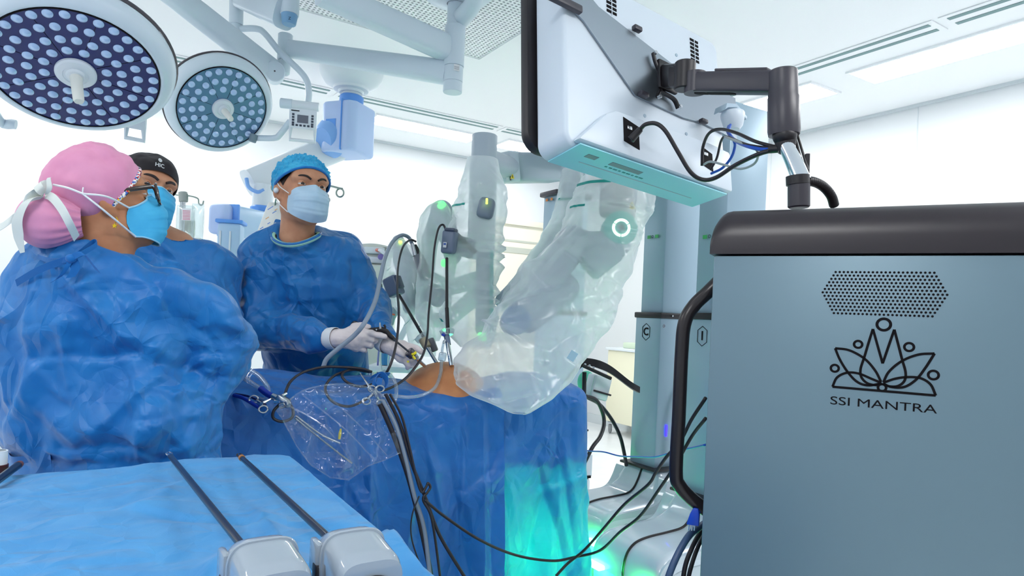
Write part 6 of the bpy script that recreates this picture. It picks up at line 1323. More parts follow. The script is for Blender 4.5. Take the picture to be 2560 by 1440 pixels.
# shoulder beam of cart C reaching to the right-hand arm, and beam of the rear cart
sC = P(1545, 470, 2.62)
ra = thing('draped_robot', 'right robot arm with round teal joint and white ring inside the large plastic bag', 'robot arm', sC, 'robot arms')
zB = 1.86
q0 = LC(.1, .08, zB); q1 = V(sC[0], sC[1], zB); ax_ = nrm(q0 - q1); Rq = np.stack([ax_, np.cross(EZ, ax_), EZ], 1)
MB().box((q0 + q1) / 2, (np.linalg.norm(q0 - q1) + .12, .13, .15), Rq, .02).build('shoulder_beam', ARMG, ra)
MB().cyl(V(sC[0], sC[1], zB - .05), P(1545, 500, 2.6), .075, .072, 32).build('shoulder_post', ARMG, ra); MB().box(P(1545, 505, 2.58), (.125, .13, .13), rotm('Z', -20), .018, 3).build('shoulder_block', mat('arm_warm_grey', (196, 196, 198), .45), ra)
def warn(t, c, u_, s_=.016):
    c = np.asarray(c, float); MB().prism([(-s_, -s_ * .8), (s_, -s_ * .8), (0, s_)], .001, c, u_, EZ).build('warning_triangle', mat('warning_yellow', (240, 212, 40), .5), t); nn = np.cross(u_, EZ)
    MB().prism([(-s_ * .18, -s_ * .45), (s_ * .18, -s_ * .45), (s_ * .1, s_ * .45), (-s_ * .1, s_ * .45)], .0006, c + nn * .001, u_, EZ).build('warning_symbol', INK, t)
warn(ra, P(1580, 514, 2.505), nrm(V(1, -.2, 0)))
jc = P(1552, 570, 2.45); jn = nrm(V(.05, -1, .02)); TEALJ = mat('teal_joint', (66, 190, 178), .35, coat=.3)
MB().lathe([(0, -.09), (.060, -.09), (.064, -.02), (.0635, .0), (.058, .006), (.038, .007), (0, .007)], jc, jn, 40).build('joint_drum', TEALJ, ra)
for k in range(3):
    a0 = math.pi / 2 + k * 2 * math.pi / 3 + .07 + math.pi / 3; Rj = frame_z(jn); G = [[jc + Rj @ V(r * math.cos(a), r * math.sin(a), .0088) for r in (.0245, .0335)] for a in np.linspace(a0, a0 + 2 * math.pi / 3 - .14, 14)]
    MB().grid(np.array(G), thick=-.003).build('ring_light', WLED, ra)
MB().lathe([(.0235, .006), (.022, .012), (.012, .014), (.0, .0145)], jc, jn, 28).build('joint_cap', TEALJ, ra); MB().cyl(jc + jn * .0145, jc + jn * .016, .011, n=24).build('joint_core', mat('dark_teal', (24, 66, 82), .4), ra)
def link(t, pts, rs, name): 
    S_ = SDF(np.min(pts, 0) - max(rs) - .03, np.max(pts, 0) + max(rs) + .03, .007); S_.chain([np.asarray(p) for p in pts], rs, .012); v, q = S_.mesh(); return mesh_part(relax(v, q, 2, .5), q, name, ARMG, t)
link(ra, [P(1540, 608, 2.5), P(1490, 622, 2.52), P(1440, 612, 2.52)], [.058, .062, .060], 'upper_link')
MB().cyl(P(1532, 612, 2.5), P(1462, 668, 2.5), .066, n=32, bev=.01).build('motor_housing', ARMG, ra)
link(ra, [P(1432, 606, 2.5), P(1370, 700, 2.42), P(1282, 806, 2.3)], [.064, .056, .046], 'forearm'); link(ra, [P(1410, 722, 2.46), P(1350, 770, 2.42), P(1320, 800, 2.38)], [.058, .056, .048], 'counterweight')
MB().cyl(P(1290, 800, 2.24), P(1292, 800, 2.36), .050, n=32, bev=.006).build('elbow_disc', mat('arm_blue_grey', (112, 142, 176), .45), ra)
for px, py in ((1430, 612), (1396, 602)): MB().cyl(P(px, py, 2.432), P(px, py, 2.425), .008, n=14).build('bolt_cap', mat('slate_cap', (96, 112, 130), .4), ra)
# second arm behind
rb_ = thing('draped_robot', 'slimmer robot arm behind the teal jointed one, running down to the bag knot', 'robot arm', P(1430, 500, 3.0), 'robot arms')
MB().cyl(P(1432, 300, 3.05), P(1428, 560, 2.98), .050, n=28).build('arm_post', ARMG, rb_); link(rb_, [P(1428, 560, 2.98), P(1380, 600, 2.9), P(1330, 680, 2.75), P(1256, 752, 2.55)], [.052, .048, .038, .03], 'forearm'); MB().cyl(P(1422, 535, 2.92), P(1424, 545, 2.9), .018, n=16).build('teal_cap', TEALJ, rb_)
q1 = LA(.2, .05, 2.0); q0 = P(1432, 312, 3.05); ax_ = nrm(q0 - q1); MB().box((q0 + q1) / 2, (np.linalg.norm(q0 - q1), .09, .10), np.stack([ax_, nrm(np.cross(EZ, ax_)), np.cross(ax_, nrm(np.cross(EZ, ax_)))], 1), .015).build('shoulder_beam', ARMG, rb_)
# left arm: vertical tube
la = thing('draped_robot', 'robot arm with thick vertical grey tube rising out of the plastic bag', 'robot arm', P(1210, 420, 3.0), 'robot arms')
MB().cyl(P(1212, 338, 3.0), P(1209, 412, 3.0), .0575, n=40, bev=.004).build('upper_tube', ARMG, la); MB().cyl(P(1209, 412, 3.0), P(1202, 640, 2.9), .0625, .060, n=40).build('outer_tube', ARMG, la); MB().cyl(P(1209, 410, 3.0), P(1209, 416, 3.0), .0635, n=40, bev=.002).build('tube_ring', GREYP, la)
b0, b1 = P(1276, 420, 3.32), P(1392, 421, 3.56); ax_ = nrm(b1 - b0); Rq = np.stack([ax_, nrm(np.cross(EZ, ax_)), np.cross(ax_, nrm(np.cross(EZ, ax_)))], 1)
MB().box((b0 + b1) / 2, (np.linalg.norm(b1 - b0), .14, .145), Rq, .02, 3).build('shoulder_beam', ARMG, la); MB().box(b0 + V(-.02, 0, 0), (.09, .15, .15), Rq, .02, 3).build('beam_end', mat('arm_pale', (190, 204, 214), .42), la)
MB().box(P(1267, 420, 3.24), (.014, .004, .12), Rq, .001).build('beam_window', WHITE2, la); MB().box(P(1274, 420, 3.245), (.006, .004, .12), Rq).build('window_edge', DARK, la); warn(la, P(1281, 441, 3.24), Rq[:, 0], .014)
q0 = P(1212, 400, 3.0); MB().cyl(q0, b0, .055, n=24).build('beam_pivot', ARMG, la)
MB().box((P(1211, 620, 2.8) + P(1211, 850, 2.45)) / 2, (.068, .05, .42), np.stack([V(1, 0, 0), nrm(np.cross(nrm(P(1211, 620, 2.8) - P(1211, 850, 2.45)), V(1, 0, 0))), nrm(P(1211, 620, 2.8) - P(1211, 850, 2.45))], 1), .008).build('instrument_rail', ARMG, la)
MB().tube([P(1229, 630, 2.75), P(1229, 830, 2.43)], .008, 8, 0).build('teal_strip', TEALJ, la)
MB().box(P(1156, 616, 2.62), (.10, .06, .075), rotm('Y', 14), .01).build('drive_carriage', mat('arm_dark_grey', (126, 140, 156), .4), la)
MB().tube([P(1128, 574, 2.56), P(1160, 604, 2.55), P(1190, 632, 2.55)], .010, 8, 0).build('drive_rail', BLACK, la)
MB().box(P(1215, 522, 2.62), (.066, .07, .085), rotm('Y', 10), .02, 3).build('drive_head', mat('arm_dark_grey', (126, 140, 156), .4), la); MB().box(P(1217, 503, 2.56), (.008, .006, .022), None, .002).build('status_led', YLED, la)
MB().box(P(1206, 842, 2.42), (.03, .02, .03), None, .004).build('lower_led', mat('soft_green_led', (90, 255, 120), .3, emit=(80, 255, 110), es=2.2), la)
# two smaller arms left of it
l2 = thing('draped_robot', 'bent robot arm with green light at its elbow, left of the vertical tube', 'robot arm', P(1100, 540, 2.8), 'robot arms')
link(l2, [P(1104, 528, 2.8), P(1122, 590, 2.75), P(1132, 640, 2.72)], [.048, .040, .036], 'upper_link'); MB().cyl(P(1106, 511, 2.76), P(1100, 515, 2.74), .016, .012, 20).build('elbow_led', mat('soft_green_led', (90, 255, 120), .3, emit=(80, 255, 110), es=2.2), l2)
link(l2, [P(1104, 528, 2.82), P(1075, 600, 2.9), P(1066, 690, 2.95)], [.045, .036, .034], 'rear_link'); MB().box(P(1088, 738, 2.66), (.09, .08, .08), rotm('Y', 30), .025, 3).build('wrist_block', mat('arm_dark_grey', (126, 140, 156), .4), l2); MB().cyl(P(1110, 655, 2.66), P(1110, 660, 2.62), .012, n=16).build('wrist_led', mat('soft_green_led', (90, 255, 120), .3, emit=(80, 255, 110), es=2.2), l2)
link(l2, [P(1066, 690, 2.95), P(1075, 730, 2.8), P(1088, 738, 2.68)], [.034, .036, .034], 'wrist_link')
q_ = P(1066, 690, 2.95); 
l3 = thing('draped_robot', 'smallest robot arm holding the camera head, nearest the hair net wearer', 'robot arm', P(1005, 640, 2.9), 'robot arms')
link(l3, [P(996, 604, 2.95), P(1008, 650, 2.9), P(1016, 700, 2.82), P(1024, 770, 2.7)], [.03, .042, .038, .028], 'arm_link'); MB().cyl(P(1001, 602, 2.9), P(1001, 607, 2.9), .008, n=12).build('tip_led', YLED, l3)
link(l3, [P(1008, 650, 2.92), P(1050, 720, 3.0), P(1066, 800, 3.0)], [.04, .038, .036], 'rear_link')
link(l2, [P(1066, 690, 2.95), P(1120, 720, 3.0), P(1190, 700, 2.95)], [.034, .036, .04], 'support_link'); link(l3, [P(1066, 800, 3.0), P(1120, 800, 3.05), P(1190, 740, 2.98)], [.034, .036, .04], 'support_link')
# ------------------------------------------------------------------ sterile plastic bags over the arms
def bag(name, label, sl, d0, d1, th, amp, seed, m, na=72, nr=110, frill=None, knot=None, group='sterile plastic arm bags'):
    sl = np.array(sl, float); y = np.linspace(sl[0, 0], sl[-1, 0], nr); xl = np.interp(y, sl[:, 0], sl[:, 1]); xr = np.interp(y, sl[:, 0], sl[:, 2]); k = (y - y[0]) / (y[-1] - y[0])
    ker = np.array([.25, .5, .25])
    for _ in range(2): xl[1:-1] = np.convolve(xl, ker, 'valid'); xr[1:-1] = np.convolve(xr, ker, 'valid')
    G = np.zeros((na, nr, 3)); A = np.linspace(0, 2 * math.pi, na, endpoint=False); N = np.zeros_like(G)
    for j in range(nr):
        d = d0 + (d1 - d0) * k[j]; c = P((xl[j] + xr[j]) / 2, y[j], d); w_ = (xr[j] - xl[j]) / 2 / F * d; t_ = min(np.interp(k[j], np.linspace(0, 1, len(th)), th), w_ * 1.6 + .01)
        for i, a in enumerate(A):
            e = .75; G[i, j] = c + V(w_ * math.copysign(abs(math.cos(a)) ** e, math.cos(a)), t_ * math.copysign(abs(math.sin(a)) ** e, math.sin(a)), 0); N[i, j] = nrm(V(math.cos(a) * t_, math.sin(a) * w_, 0.02))
    p = G.reshape(-1, 3); Nf = N.reshape(-1, 3); sz = math.sqrt(np.ptp(p[:, 0]) * np.ptp(p[:, 2]) / .13)
    n_ = amp * .9 * vnoise(p * [7, 7, 5], seed) + rcreases(p, Nf, int(46 * sz), (.10, .36), (.025, .060), (amp * .5, amp * 1.2), seed, .35, False) + rcreases(p, Nf, int(70 * sz), (.04, .16), (.008, .018), (amp * .22, amp * .45), seed + 3, .3, False)
    if knot is not None:
        kc = P(*knot[:3])
        for a in knot[3]:
            t_ = V(math.cos(math.radians(a)), 0, math.sin(math.radians(a))); q = p - kc; s_ = q @ t_; r = np.abs(q @ np.cross(t_, V(0, 1, 0))); n_ = n_ + amp * .7 * np.clip(1 - r / (.010 + .16 * np.clip(s_, 0, 1)), 0, 1) * (s_ > 0) * np.clip(1 - s_ / .42, 0, 1) * (Nf[:, 1] < .2)
    edge = np.clip(np.minimum(k * 8, (1 - k) * 6 + .2), .15, 1)[None, :]
    dsp = n_.reshape(na, nr) * edge
    if frill:
        y0, y1, per, am = frill; on = ((y > y0) & (y < y1)) * np.sin(np.clip((y - y0) / (y1 - y0), 0, 1) * math.pi) ** .4; tri = np.abs(((y + 14 * np.sin(y * .05)) / per) % 1 - .5) * 2
        dsp = dsp + am * (tri - .5)[None] * on[None] * (np.clip(np.cos(A), -.2, 1)[:, None])
    G = G + N * dsp[..., None]
    o = MB().grid(G, cu=True).build(name, m, None, 180); tag(o, label, 'plastic bag', group); return o, G
bR, GRb = bag('sterile_arm_bag', 'largest milky plastic bag, over the teal jointed arm and ending above the blue drape',
    [(452, 1452, 1588), (474, 1446, 1634), (500, 1442, 1630), (540, 1425, 1616), (600, 1392, 1598), (650, 1344, 1580), (700, 1300, 1560), (760, 1250, 1536), (800, 1226, 1516), (840, 1200, 1495), (866, 1150, 1482), (900, 1132, 1460), (940, 1138, 1432), (968, 1146, 1408), (992, 1176, 1382), (1014, 1240, 1350), (1034, 1284, 1314)],
    2.62, 2.06, [.15, .16, .15, .13, .10, .085, .06], .020, 71, FILM, 190, 210, None, (1236, 806, 2.3, (20, 42, -25, -50, -72, -95, -118, 62)))
bL, GLb = bag('sterile_arm_bag', 'crumpled plastic bag gathered around the vertical grey tube',
    [(402, 1168, 1246), (440, 1160, 1252), (478, 1146, 1262), (500, 1150, 1266), (530, 1136, 1268), (560, 1140, 1260), (580, 1126, 1250), (620, 1120, 1254), (660, 1118, 1256), (700, 1114, 1252), (760, 1110, 1246), (800, 1110, 1242), (840, 1122, 1236), (868, 1150, 1226)],
    2.93, 2.30, [.10, .12, .13, .12, .10, .06], .014, 83, FILM, 100, 170, (555, 790, 34, .03))
b2_, _ = bag('sterile_arm_bag', 'plastic bag over the bent arm with the green elbow light', [(506, 1092, 1114), (520, 1070, 1124), (545, 1056, 1132), (590, 1050, 1136), (640, 1050, 1138), (690, 1044, 1134), (740, 1038, 1126), (790, 1040, 1118), (830, 1058, 1108), (852, 1076, 1098)], 2.80, 2.5, [.09, .12, .13, .10, .05], .010, 91, FILM, 64, 90)
b3_, _ = bag('sterile_arm_bag', 'small plastic bag over the camera holding arm nearest the hair net wearer', [(598, 990, 1010), (615, 982, 1026), (650, 974, 1036), (690, 960, 1042), (730, 956, 1046), (770, 985, 1052), (800, 1010, 1072), (850, 1022, 1084), (890, 1036, 1088)], 2.92, 2.62, [.06, .09, .10, .08, .05], .009, 95, FILM, 60, 80)
b4_, _ = bag('sterile_arm_bag', 'narrow plastic bag over the slim arm behind the teal jointed one', [(428, 1404, 1452), (460, 1400, 1456), (500, 1396, 1456), (560, 1380, 1440), (610, 1350, 1420), (660, 1310, 1386), (710, 1270, 1345), (750, 1246, 1300), (780, 1240, 1270)], 2.98, 2.52, [.08, .08, .07, .05], .008, 99, FILM, 56, 90)
# teal tape bands on the bags
def band(G, rows, cols, w_rows, parent, name='tape_band'):
    na, nr = G.shape[:2]; pts = np.array([G[c % na, rows] for c in cols]); up = np.array([G[c % na, max(rows - 2, 0)] - G[c % na, min(rows + 2, nr - 1)] for c in cols]).mean(0); cen = G[:, rows].mean(0)
    off = pts - cen; pts = cen + off * 1.03; o = MB().ribbon(pts, w_rows, up, .0006, 2); return o.build(name, TEAL, parent)
band(GRb, 8, range(100, 138), .014, bR); band(GRb, 8, range(158, 190), .014, bR); band(GRb, 28, range(102, 122), .010, bR)
band(GLb, 45, range(55, 70), .012, bL); band(GLb, 146, range(52, 57), .016, bL)
for px0, py0, px1, py1, dd_, nm_ in ((1396, 498, 1452, 494, 2.82, b4_), (1012, 812, 1036, 786, 2.62, b3_), (1046, 818, 1058, 806, 2.60, b3_), (1034, 850, 1048, 838, 2.60, b3_), (966, 676, 976, 670, 2.82, b3_)):
    MB().ribbon([P(px0, py0, dd_), P((px0 + px1) / 2, (py0 + py1) / 2 + 1, dd_ - .01), P(px1, py1, dd_)], .011, (.2, 0, 1) if nm_ is b4_ else (.6, 0, .8), .0006).build('tape_band', TEAL, nm_)
MB().box(P(1431, 890, 2.05), (.024, .001, .03), rotm('Y', 30)).build('clear_label', mat('pale_blue_label', (160, 196, 214), .5), bR); MB().box(P(1198, 463, 2.78), (.022, .001, .022), rotm('Y', 12)).build('size_label', LB, bL)
MB().box(P(1199, 463, 2.778), (.006, .001, .012), rotm('Y', 12)).build('size_mark', TEAL, bL)
# ------------------------------------------------------------------ things around the patient
def front(px, py, off=.0):
    """where the ray of a photograph point meets the hanging front of the drape, moved out by off"""
    a = (px - CX) / F; b = (py - CY) / F; D = V(a * cr + b * sr, 1, a * sr - b * cr); p0 = OT - NT * off; t = ((p0 - V(0, 0, CZ)) @ NT) / (D @ NT); return V(0, 0, CZ) + D * t
CABK = mat('black_light_cable', (40, 36, 42), .4); GCAB = mat('grey_camera_cable', (138, 152, 170), .4)
# camera head and its grey cable
t = thing('endoscope_camera', 'grey camera head on the robot arm with thick grey cable arching to the drape', 'camera', P(1050, 660, 2.6))
d_ = nrm(P(1064, 692, 2.55) - P(1037, 616, 2.62)); MB().cyl(P(1046, 640, 2.6), P(1065, 694, 2.55), .021, .024, 28, bev=.005).build('camera_body', mat('camera_grey', (118, 124, 132), .35), t); MB().cyl(P(1037, 614, 2.62), P(1046, 641, 2.6), .009, .016, 20).build('strain_relief', BLACK, t); MB().cyl(P(1030, 610, 2.6), P(1038, 640, 2.59), .008, .010, 20).build('plug_collar', STEEL, t)
for i in range(4): MB().box(P(1056 + i * 1.2, 655 + i * 5, 2.556), (.018, .001, .003), rotm('Y', 20)).build('print_line', mat('light_print', (190, 196, 210), .5), t)
MB().tube([P(808, 918, 2.0), P(818, 896, 2.0), P(850, 868, 2.0), P(886, 838, 2.0), P(912, 806, 2.0), P(938, 752, 2.08), P(952, 690, 2.2), P(964, 640, 2.35), P(982, 604, 2.5), P(1004, 588, 2.56), P(1022, 594, 2.6), P(1031, 612, 2.6)], .0072, 12, 8).build('camera_cable', GCAB, t)
cable([(1040, 604, 2.6), (1026, 600, 2.58), (1008, 616, 2.5), (996, 660, 2.4), (993, 720, 2.25), (997, 780, 2.12), (992, 850, 2.02), (976, 912, 1.97), (950, 950, 1.98), (908, 966, 1.95), (872, 958, 1.95), (855, 940, 1.97), (864, 928, 2.0), (886, 924, 2.02), (925, 930, 2.04)], .0042, CABK, 'black light cable dropping from the camera head and looping on the drape', 'light_cable')
cable([(1116, 580, 2.5), (1108, 562, 2.5), (1096, 572, 2.48), (1086, 620, 2.42), (1080, 700, 2.35), (1072, 780, 2.25), (1068, 840, 2.15), (1056, 890, 2.08), (1020, 940, 2.0), (980, 968, 1.95), (940, 982, 1.92), (905, 1004, 1.90), (872, 1016, 1.88), (838, 1008, 1.87), (818, 988, 1.88), (814, 965, 1.9), (832, 942, 1.94), (858, 930, 2.0), (890, 922, 2.03)], .0040, CABK, 'black cable from the grey drive box down to a wide loop on the pouch', 'power_cable')
cable([(930, 930, 2.03), (905, 922, 2.02), (860, 918, 2.0), (808, 918, 1.98), (760, 930, 1.92), (728, 952, 1.86), (714, 980, 1.82), (711, 1000, 1.80), (722, 1008, 1.79), (732, 1024, 1.78), (730, 1044, 1.77), (706, 1054, 1.76), (684, 1046, 1.75), (684, 1028, 1.75), (700, 1010, 1.76)], .0040, CABK, 'black cable arching over the drape to the metal camera coupler at left', 'light_cable')
# grey drive box beside the tube and the tilted one on the small arm
t = thing('drive_box', 'upright grey instrument box hanging left of the vertical tube', 'instrument box', P(1122, 605, 2.5)); R_ = rotm('Z', -14) @ rotm('Y', 3)
MB().box(P(1124, 606, 2.5), (.052, .05, .088), R_, .010, 3).build('box_body', mat('slate_plastic', (112, 126, 148), .38), t); MB().box(P(1112, 612, 2.468), (.013, .003, .02), R_, .001).build('switch', LB, t); MB().box(P(1112, 610, 2.466), (.009, .002, .007), R_).build('switch_rocker', mat('rocker_blue', (60, 100, 180), .4), t); MB().box(P(1128, 575, 2.49), (.04, .045, .012), R_, .004).build('box_cap', mat('slate_dark', (74, 84, 104), .4), t)
MB().cyl(P(1117, 646, 2.47), P(1117, 772, 2.30), .0058, n=14).build('shaft', BLACK, t)
t = thing('drive_box', 'tilted grey instrument box with long black shaft aimed at the abdomen', 'instrument box', P(985, 720, 2.55)); R_ = rotm('Z', -20) @ rotm('Y', -24)
MB().box(P(984, 716, 2.55), (.060, .05, .078), R_, .010, 3).build('box_body', mat('slate_plastic', (112, 126, 148), .38), t); MB().box(P(998, 704, 2.53), (.012, .04, .05), R_, .004).build('side_clip', mat('slate_dark', (74, 84, 104), .4), t)
MB().cyl(P(998, 738, 2.52), P(1062, 848, 2.33), .0058, n=14).build('shaft', BLACK, t)
t = thing('trocar', 'beige trocar below the tilted instrument box, its tube entering the abdomen', 'trocar', P(1075, 900, 2.3)); dr_ = nrm(P(1090, 905, 2.27) - P(1060, 850, 2.33))
BEI = mat('beige_trocar', (178, 168, 140), .4)
MB().cyl(P(1050, 840, 2.34), P(1058, 850, 2.335), .024, .022, 24, bev=.003).build('seal_cap', film('clear_trocar_head', (236, 246, 250), .35, .8, .1, .4), t); MB().cyl(P(1057, 847, 2.335), P(1068, 868, 2.32), .0165, .015, 22, bev=.002).build('trocar_body', BEI, t); MB().cyl(P(1067, 866, 2.32), P(1092, 908, 2.27), .0062, n=16).build('cannula', STEEL, t)
MB().box(P(1082, 862, 2.34), (.022, .03, .05), rotm('Y', -24), .005).build('robot_clamp', mat('dark_clamp', (88, 92, 100), .4), t)
t = thing('trocar', 'steel trocar with clear head where the central black shaft enters the abdomen', 'trocar', P(1122, 900, 2.22))
MB().cyl(P(1117, 770, 2.30), P(1120, 832, 2.26), .0068, n=16).build('shaft', BLACK, t); MB().cyl(P(1117, 824, 2.265), P(1119, 838, 2.26), .026, .022, 26, bev=.003).build('seal_cap', film('clear_trocar_head', (236, 246, 250), .35, .8, .1, .4), t)
MB().cyl(P(1116, 838, 2.26), P(1121, 862, 2.245), .0105, .009, 20).build('trocar_body', mat('trocar_slate', (110, 126, 150), .3), t); MB().cyl(P(1119, 858, 2.245), P(1129, 915, 2.20), .0075, n=18).build('cannula', CHROME, t)
MB().box(P(1109, 836, 2.25), (.012, .012, .012), rotm('Y', 30), .003).build('blue_valve', mat('valve_blue', (30, 60, 190), .4), t); MB().cyl(P(1113, 850, 2.235), P(1109, 858, 2.23), .004, n=10).build('luer_port', STEEL, t)
t = thing('insufflation_tube', 'clear tube with square connector hanging from the central trocar to the drape', 'tube', P(1100, 950, 2.1))
MB().tube([P(1110, 852, 2.235), P(1106, 872, 2.22), P(1105, 885, 2.2)], .0042, 8, 5).build('upper_tube', TUBEM, t); MB().box(P(1106, 892, 2.19), (.026, .018, .030), rotm('Y', 8), .006, 3).build('connector', film('clear_connector', (226, 240, 248), .35, .8, .08, .5), t)
MB().tube([P(1104, 902, 2.18), P(1101, 935, 2.14), P(1088, 968, 2.08), P(1060, 986, 2.03), P(1025, 993, 1.99), P(985, 990, 1.95), P(955, 988, 1.93), P(946, 1000, 1.92), P(952, 1016, 1.91), P(968, 1018, 1.91), P(988, 1000, 1.92), P(990, 965, 1.95), P(978, 940, 1.98), P(960, 928, 2.02)], .0052, 10, 8).build('lower_tube', TUBEM, t)
# hand instrument held by the surgeon
t = thing('grasper', 'black handled grasper held in the white gloved hands', 'surgical instrument', P(940, 830, 2.08))
m = MB(); m.tube([P(905, 816, 2.08), P(920, 824, 2.08), P(940, 824, 2.08), P(955, 824, 2.08), P(966, 830, 2.09), P(978, 842, 2.09), P(988, 850, 2.1)], [.0048, .006, .0075, .009, .009, .0075, .005], 10, 5); m.tube([P(905, 816, 2.085), P(896, 810, 2.09), P(886, 806, 2.095), P(880, 812, 2.1)], .005, 8, 5); m.build('handle', BLACK, t)
MB().tube([P(951, 822, 2.07), P(950, 812, 2.07), P(950, 806, 2.07)], [.004, .003, .0018], 8).build('cautery_pin', STEEL, t); MB().cyl(P(941, 824, 2.062), P(941, 824, 2.058), .0025, n=10).build('rivet', STEEL, t); MB().tube([P(958, 826, 2.08), P(963, 818, 2.08), P(960, 812, 2.08)], .0035, 8).build('trigger', BLACK, t)
MB().cyl(P(984, 848, 2.09), P(1024, 881, 2.064), .0032, n=12).build('shaft', mat('dark_steel_shaft', (70, 74, 82), .3, metal=.8), t)
t = thing('trocar', 'dark trocar with yellow lever pinched by the left gloved fingers', 'trocar', P(1030, 890, 2.07)); u_ = nrm(P(1050, 903, 2.17) - P(1016, 876, 2.13))
MB().cyl(P(1020, 878, 2.062), P(1034, 890, 2.07), .0165, .0155, 24, bev=.003).build('trocar_body', mat('smoke_plastic', (54, 46, 60), .15, coat=.6), t); MB().cyl(P(1033, 889, 2.07), P(1041, 896, 2.08), .0125, .009, 20).build('clear_skirt', film('clear_trocar_head', (236, 246, 250), .35, .8, .1, .4), t)
YL = mat('yellow_lever', (232, 214, 30), .4); m = MB(); m.tube([P(1030, 886, 2.044), P(1036, 884, 2.042), P(1040, 880, 2.044)], .004, 8); m.tube([P(1032, 890, 2.044), P(1038, 898, 2.046)], .0038, 8, 0); m.build('yellow_lever', YL, t); MB().box(P(1020, 904, 2.06), (.006, .006, .006), None, .001).build('yellow_tab', YL, t); MB().cyl(P(1040, 895, 2.08), P(1062, 915, 2.14), .0055, n=14).build('cannula', STEEL, t)
# clear suction tubing and blue sheath at the left of the drape
t = thing('suction_tube', 'loop of clear suction tubing with dark blue sleeve beside the pink cap wearer arm', 'tube', front(650, 960, .0))
TD = lambda x, y, o=.0: P(x, y, 1.86 + o)
MB().tube([TD(598, 914, .0), TD(622, 924, .0), TD(648, 940, -.02), TD(668, 966, -.05), TD(670, 990, -.06), TD(660, 1000, -.06), TD(640, 992, -.04), TD(624, 970, .0), TD(620, 944, .02), TD(634, 924, .03)], .0062, 10, 8).build('tube_loop', TUBEM, t)
MB().tube([TD(600, 940, -.02), TD(622, 952, -.03), TD(655, 974, -.06)], .0058, 10, 4).build('tube_lead', TUBEM, t); MB().tube([TD(652, 972, -.06), TD(668, 984, -.08), TD(682, 992, -.10)], .0085, 12, 4).build('blue_sleeve', mat('deep_blue_sleeve', (18, 50, 170), .4), t)
t = thing('camera_coupler', 'steel camera coupler with black cable ends lying on the left of the drape', 'camera', P(706, 1000, 1.75)); R_ = rotm('Y', 28)
MB().cyl(P(682, 990, 1.76), P(696, 998, 1.75), .008, .011, 18).build('nozzle', STEEL, t); MB().box(P(708, 1000, 1.75), (.036, .028, .018), R_, .005).build('coupler_body', STEEL, t); MB().cyl(P(716, 1006, 1.74), P(722, 1014, 1.735), .010, n=18, bev=.002).build('coupler_ring', STEEL, t); MB().cyl(P(700, 1016, 1.735), P(712, 1012, 1.735), .0075, n=16).build('thumb_screw', STEEL, t); MB().cyl(P(686, 1004, 1.74), P(700, 1004, 1.74), .005, n=12).build('lock_pin', CHROME, t); MB().tube([P(698, 992, 1.75), P(708, 988, 1.76), P(716, 984, 1.77)], .004, 8).build('side_lever', STEEL, t)
def scissors(name, label, tip, piv, r1, r2, rad, group):
    t = thing(name, label, 'clamp', np.asarray(piv), group); tip = np.asarray(tip); piv = np.asarray(piv)
    for rc, s_ in ((np.asarray(r1), 1), (np.asarray(r2), -1)):
        d0 = nrm(rc - piv); m = MB(); m.tube([tip, (tip + piv) / 2, piv, piv + (rc - piv) * .5, rc - d0 * rad], [.0016, .0026, .0036, .0030, .0028], 8, 4); m.tube([rc + rad * (math.cos(a) * V(1, .25, 0) + math.sin(a) * V(0, .1, .85)) for a in np.linspace(0, 2 * math.pi, 20, endpoint=False)], .0024, 8, 1, True); m.build('blade', STEEL, t)
    MB().cyl(piv - V(0, .006, 0), piv + V(0, .004, 0), .0042, n=12).build('pivot', STEEL, t); return t
scissors('clamp', 'open steel clamp with dull gold tip pointing up on the plastic pouch', P(900, 932, 1.94), P(932, 980, 1.90), P(916, 1003, 1.88), P(950, 972, 1.90), .0105, 'steel clamps on the drape')
scissors('clamp', 'steel clamp with ring handles low beside the cable bundle', P(934, 960, 1.91), P(942, 990, 1.89), P(952, 1008, 1.875), P(930, 972, 1.9), .0105, 'steel clamps on the drape')
scissors('clamp', 'steel ring clamp holding the blue cord at the left of the drape', P(688, 992, 1.76), P(656, 1008, 1.735), P(658, 1023, 1.725), P(634, 998, 1.75), .0105, 'steel clamps on the drape')
cable([(585, 988, 1.78), (610, 996, 1.76), (640, 1014, 1.74), (650, 1020, 1.735)], .0055, mat('blue_cord', (16, 52, 168), .4), 'thick blue cord from under the sleeve to the ring clamp', 'blue_line', 'cord')
cable([(588, 985, 1.79), (618, 990, 1.77), (648, 1002, 1.75), (664, 1012, 1.735)], .003, mat('navy_cord', (16, 26, 90), .4), 'thin navy cord beside the thick blue one at the left of the drape', 'blue_line', 'cord')
m = MB(); kn = catmull([front(926, 945, .03), front(950, 935, .05), front(966, 950, .06), front(958, 975, .06), front(936, 962, .06), front(944, 940, .05), front(972, 938, .05)], 8); m.ribbon(kn[::4], .018, (.5, -.3, .7), .002); m.ribbon([front(950, 945, .06), front(942, 985, .065), front(958, 1010, .06)], [.016, .02, .012], (1, .3, 0), .002); o = m.build('tied_strap', DRAPE, None); tag(o, 'knotted blue fabric strap above the steel clamps', 'strap')
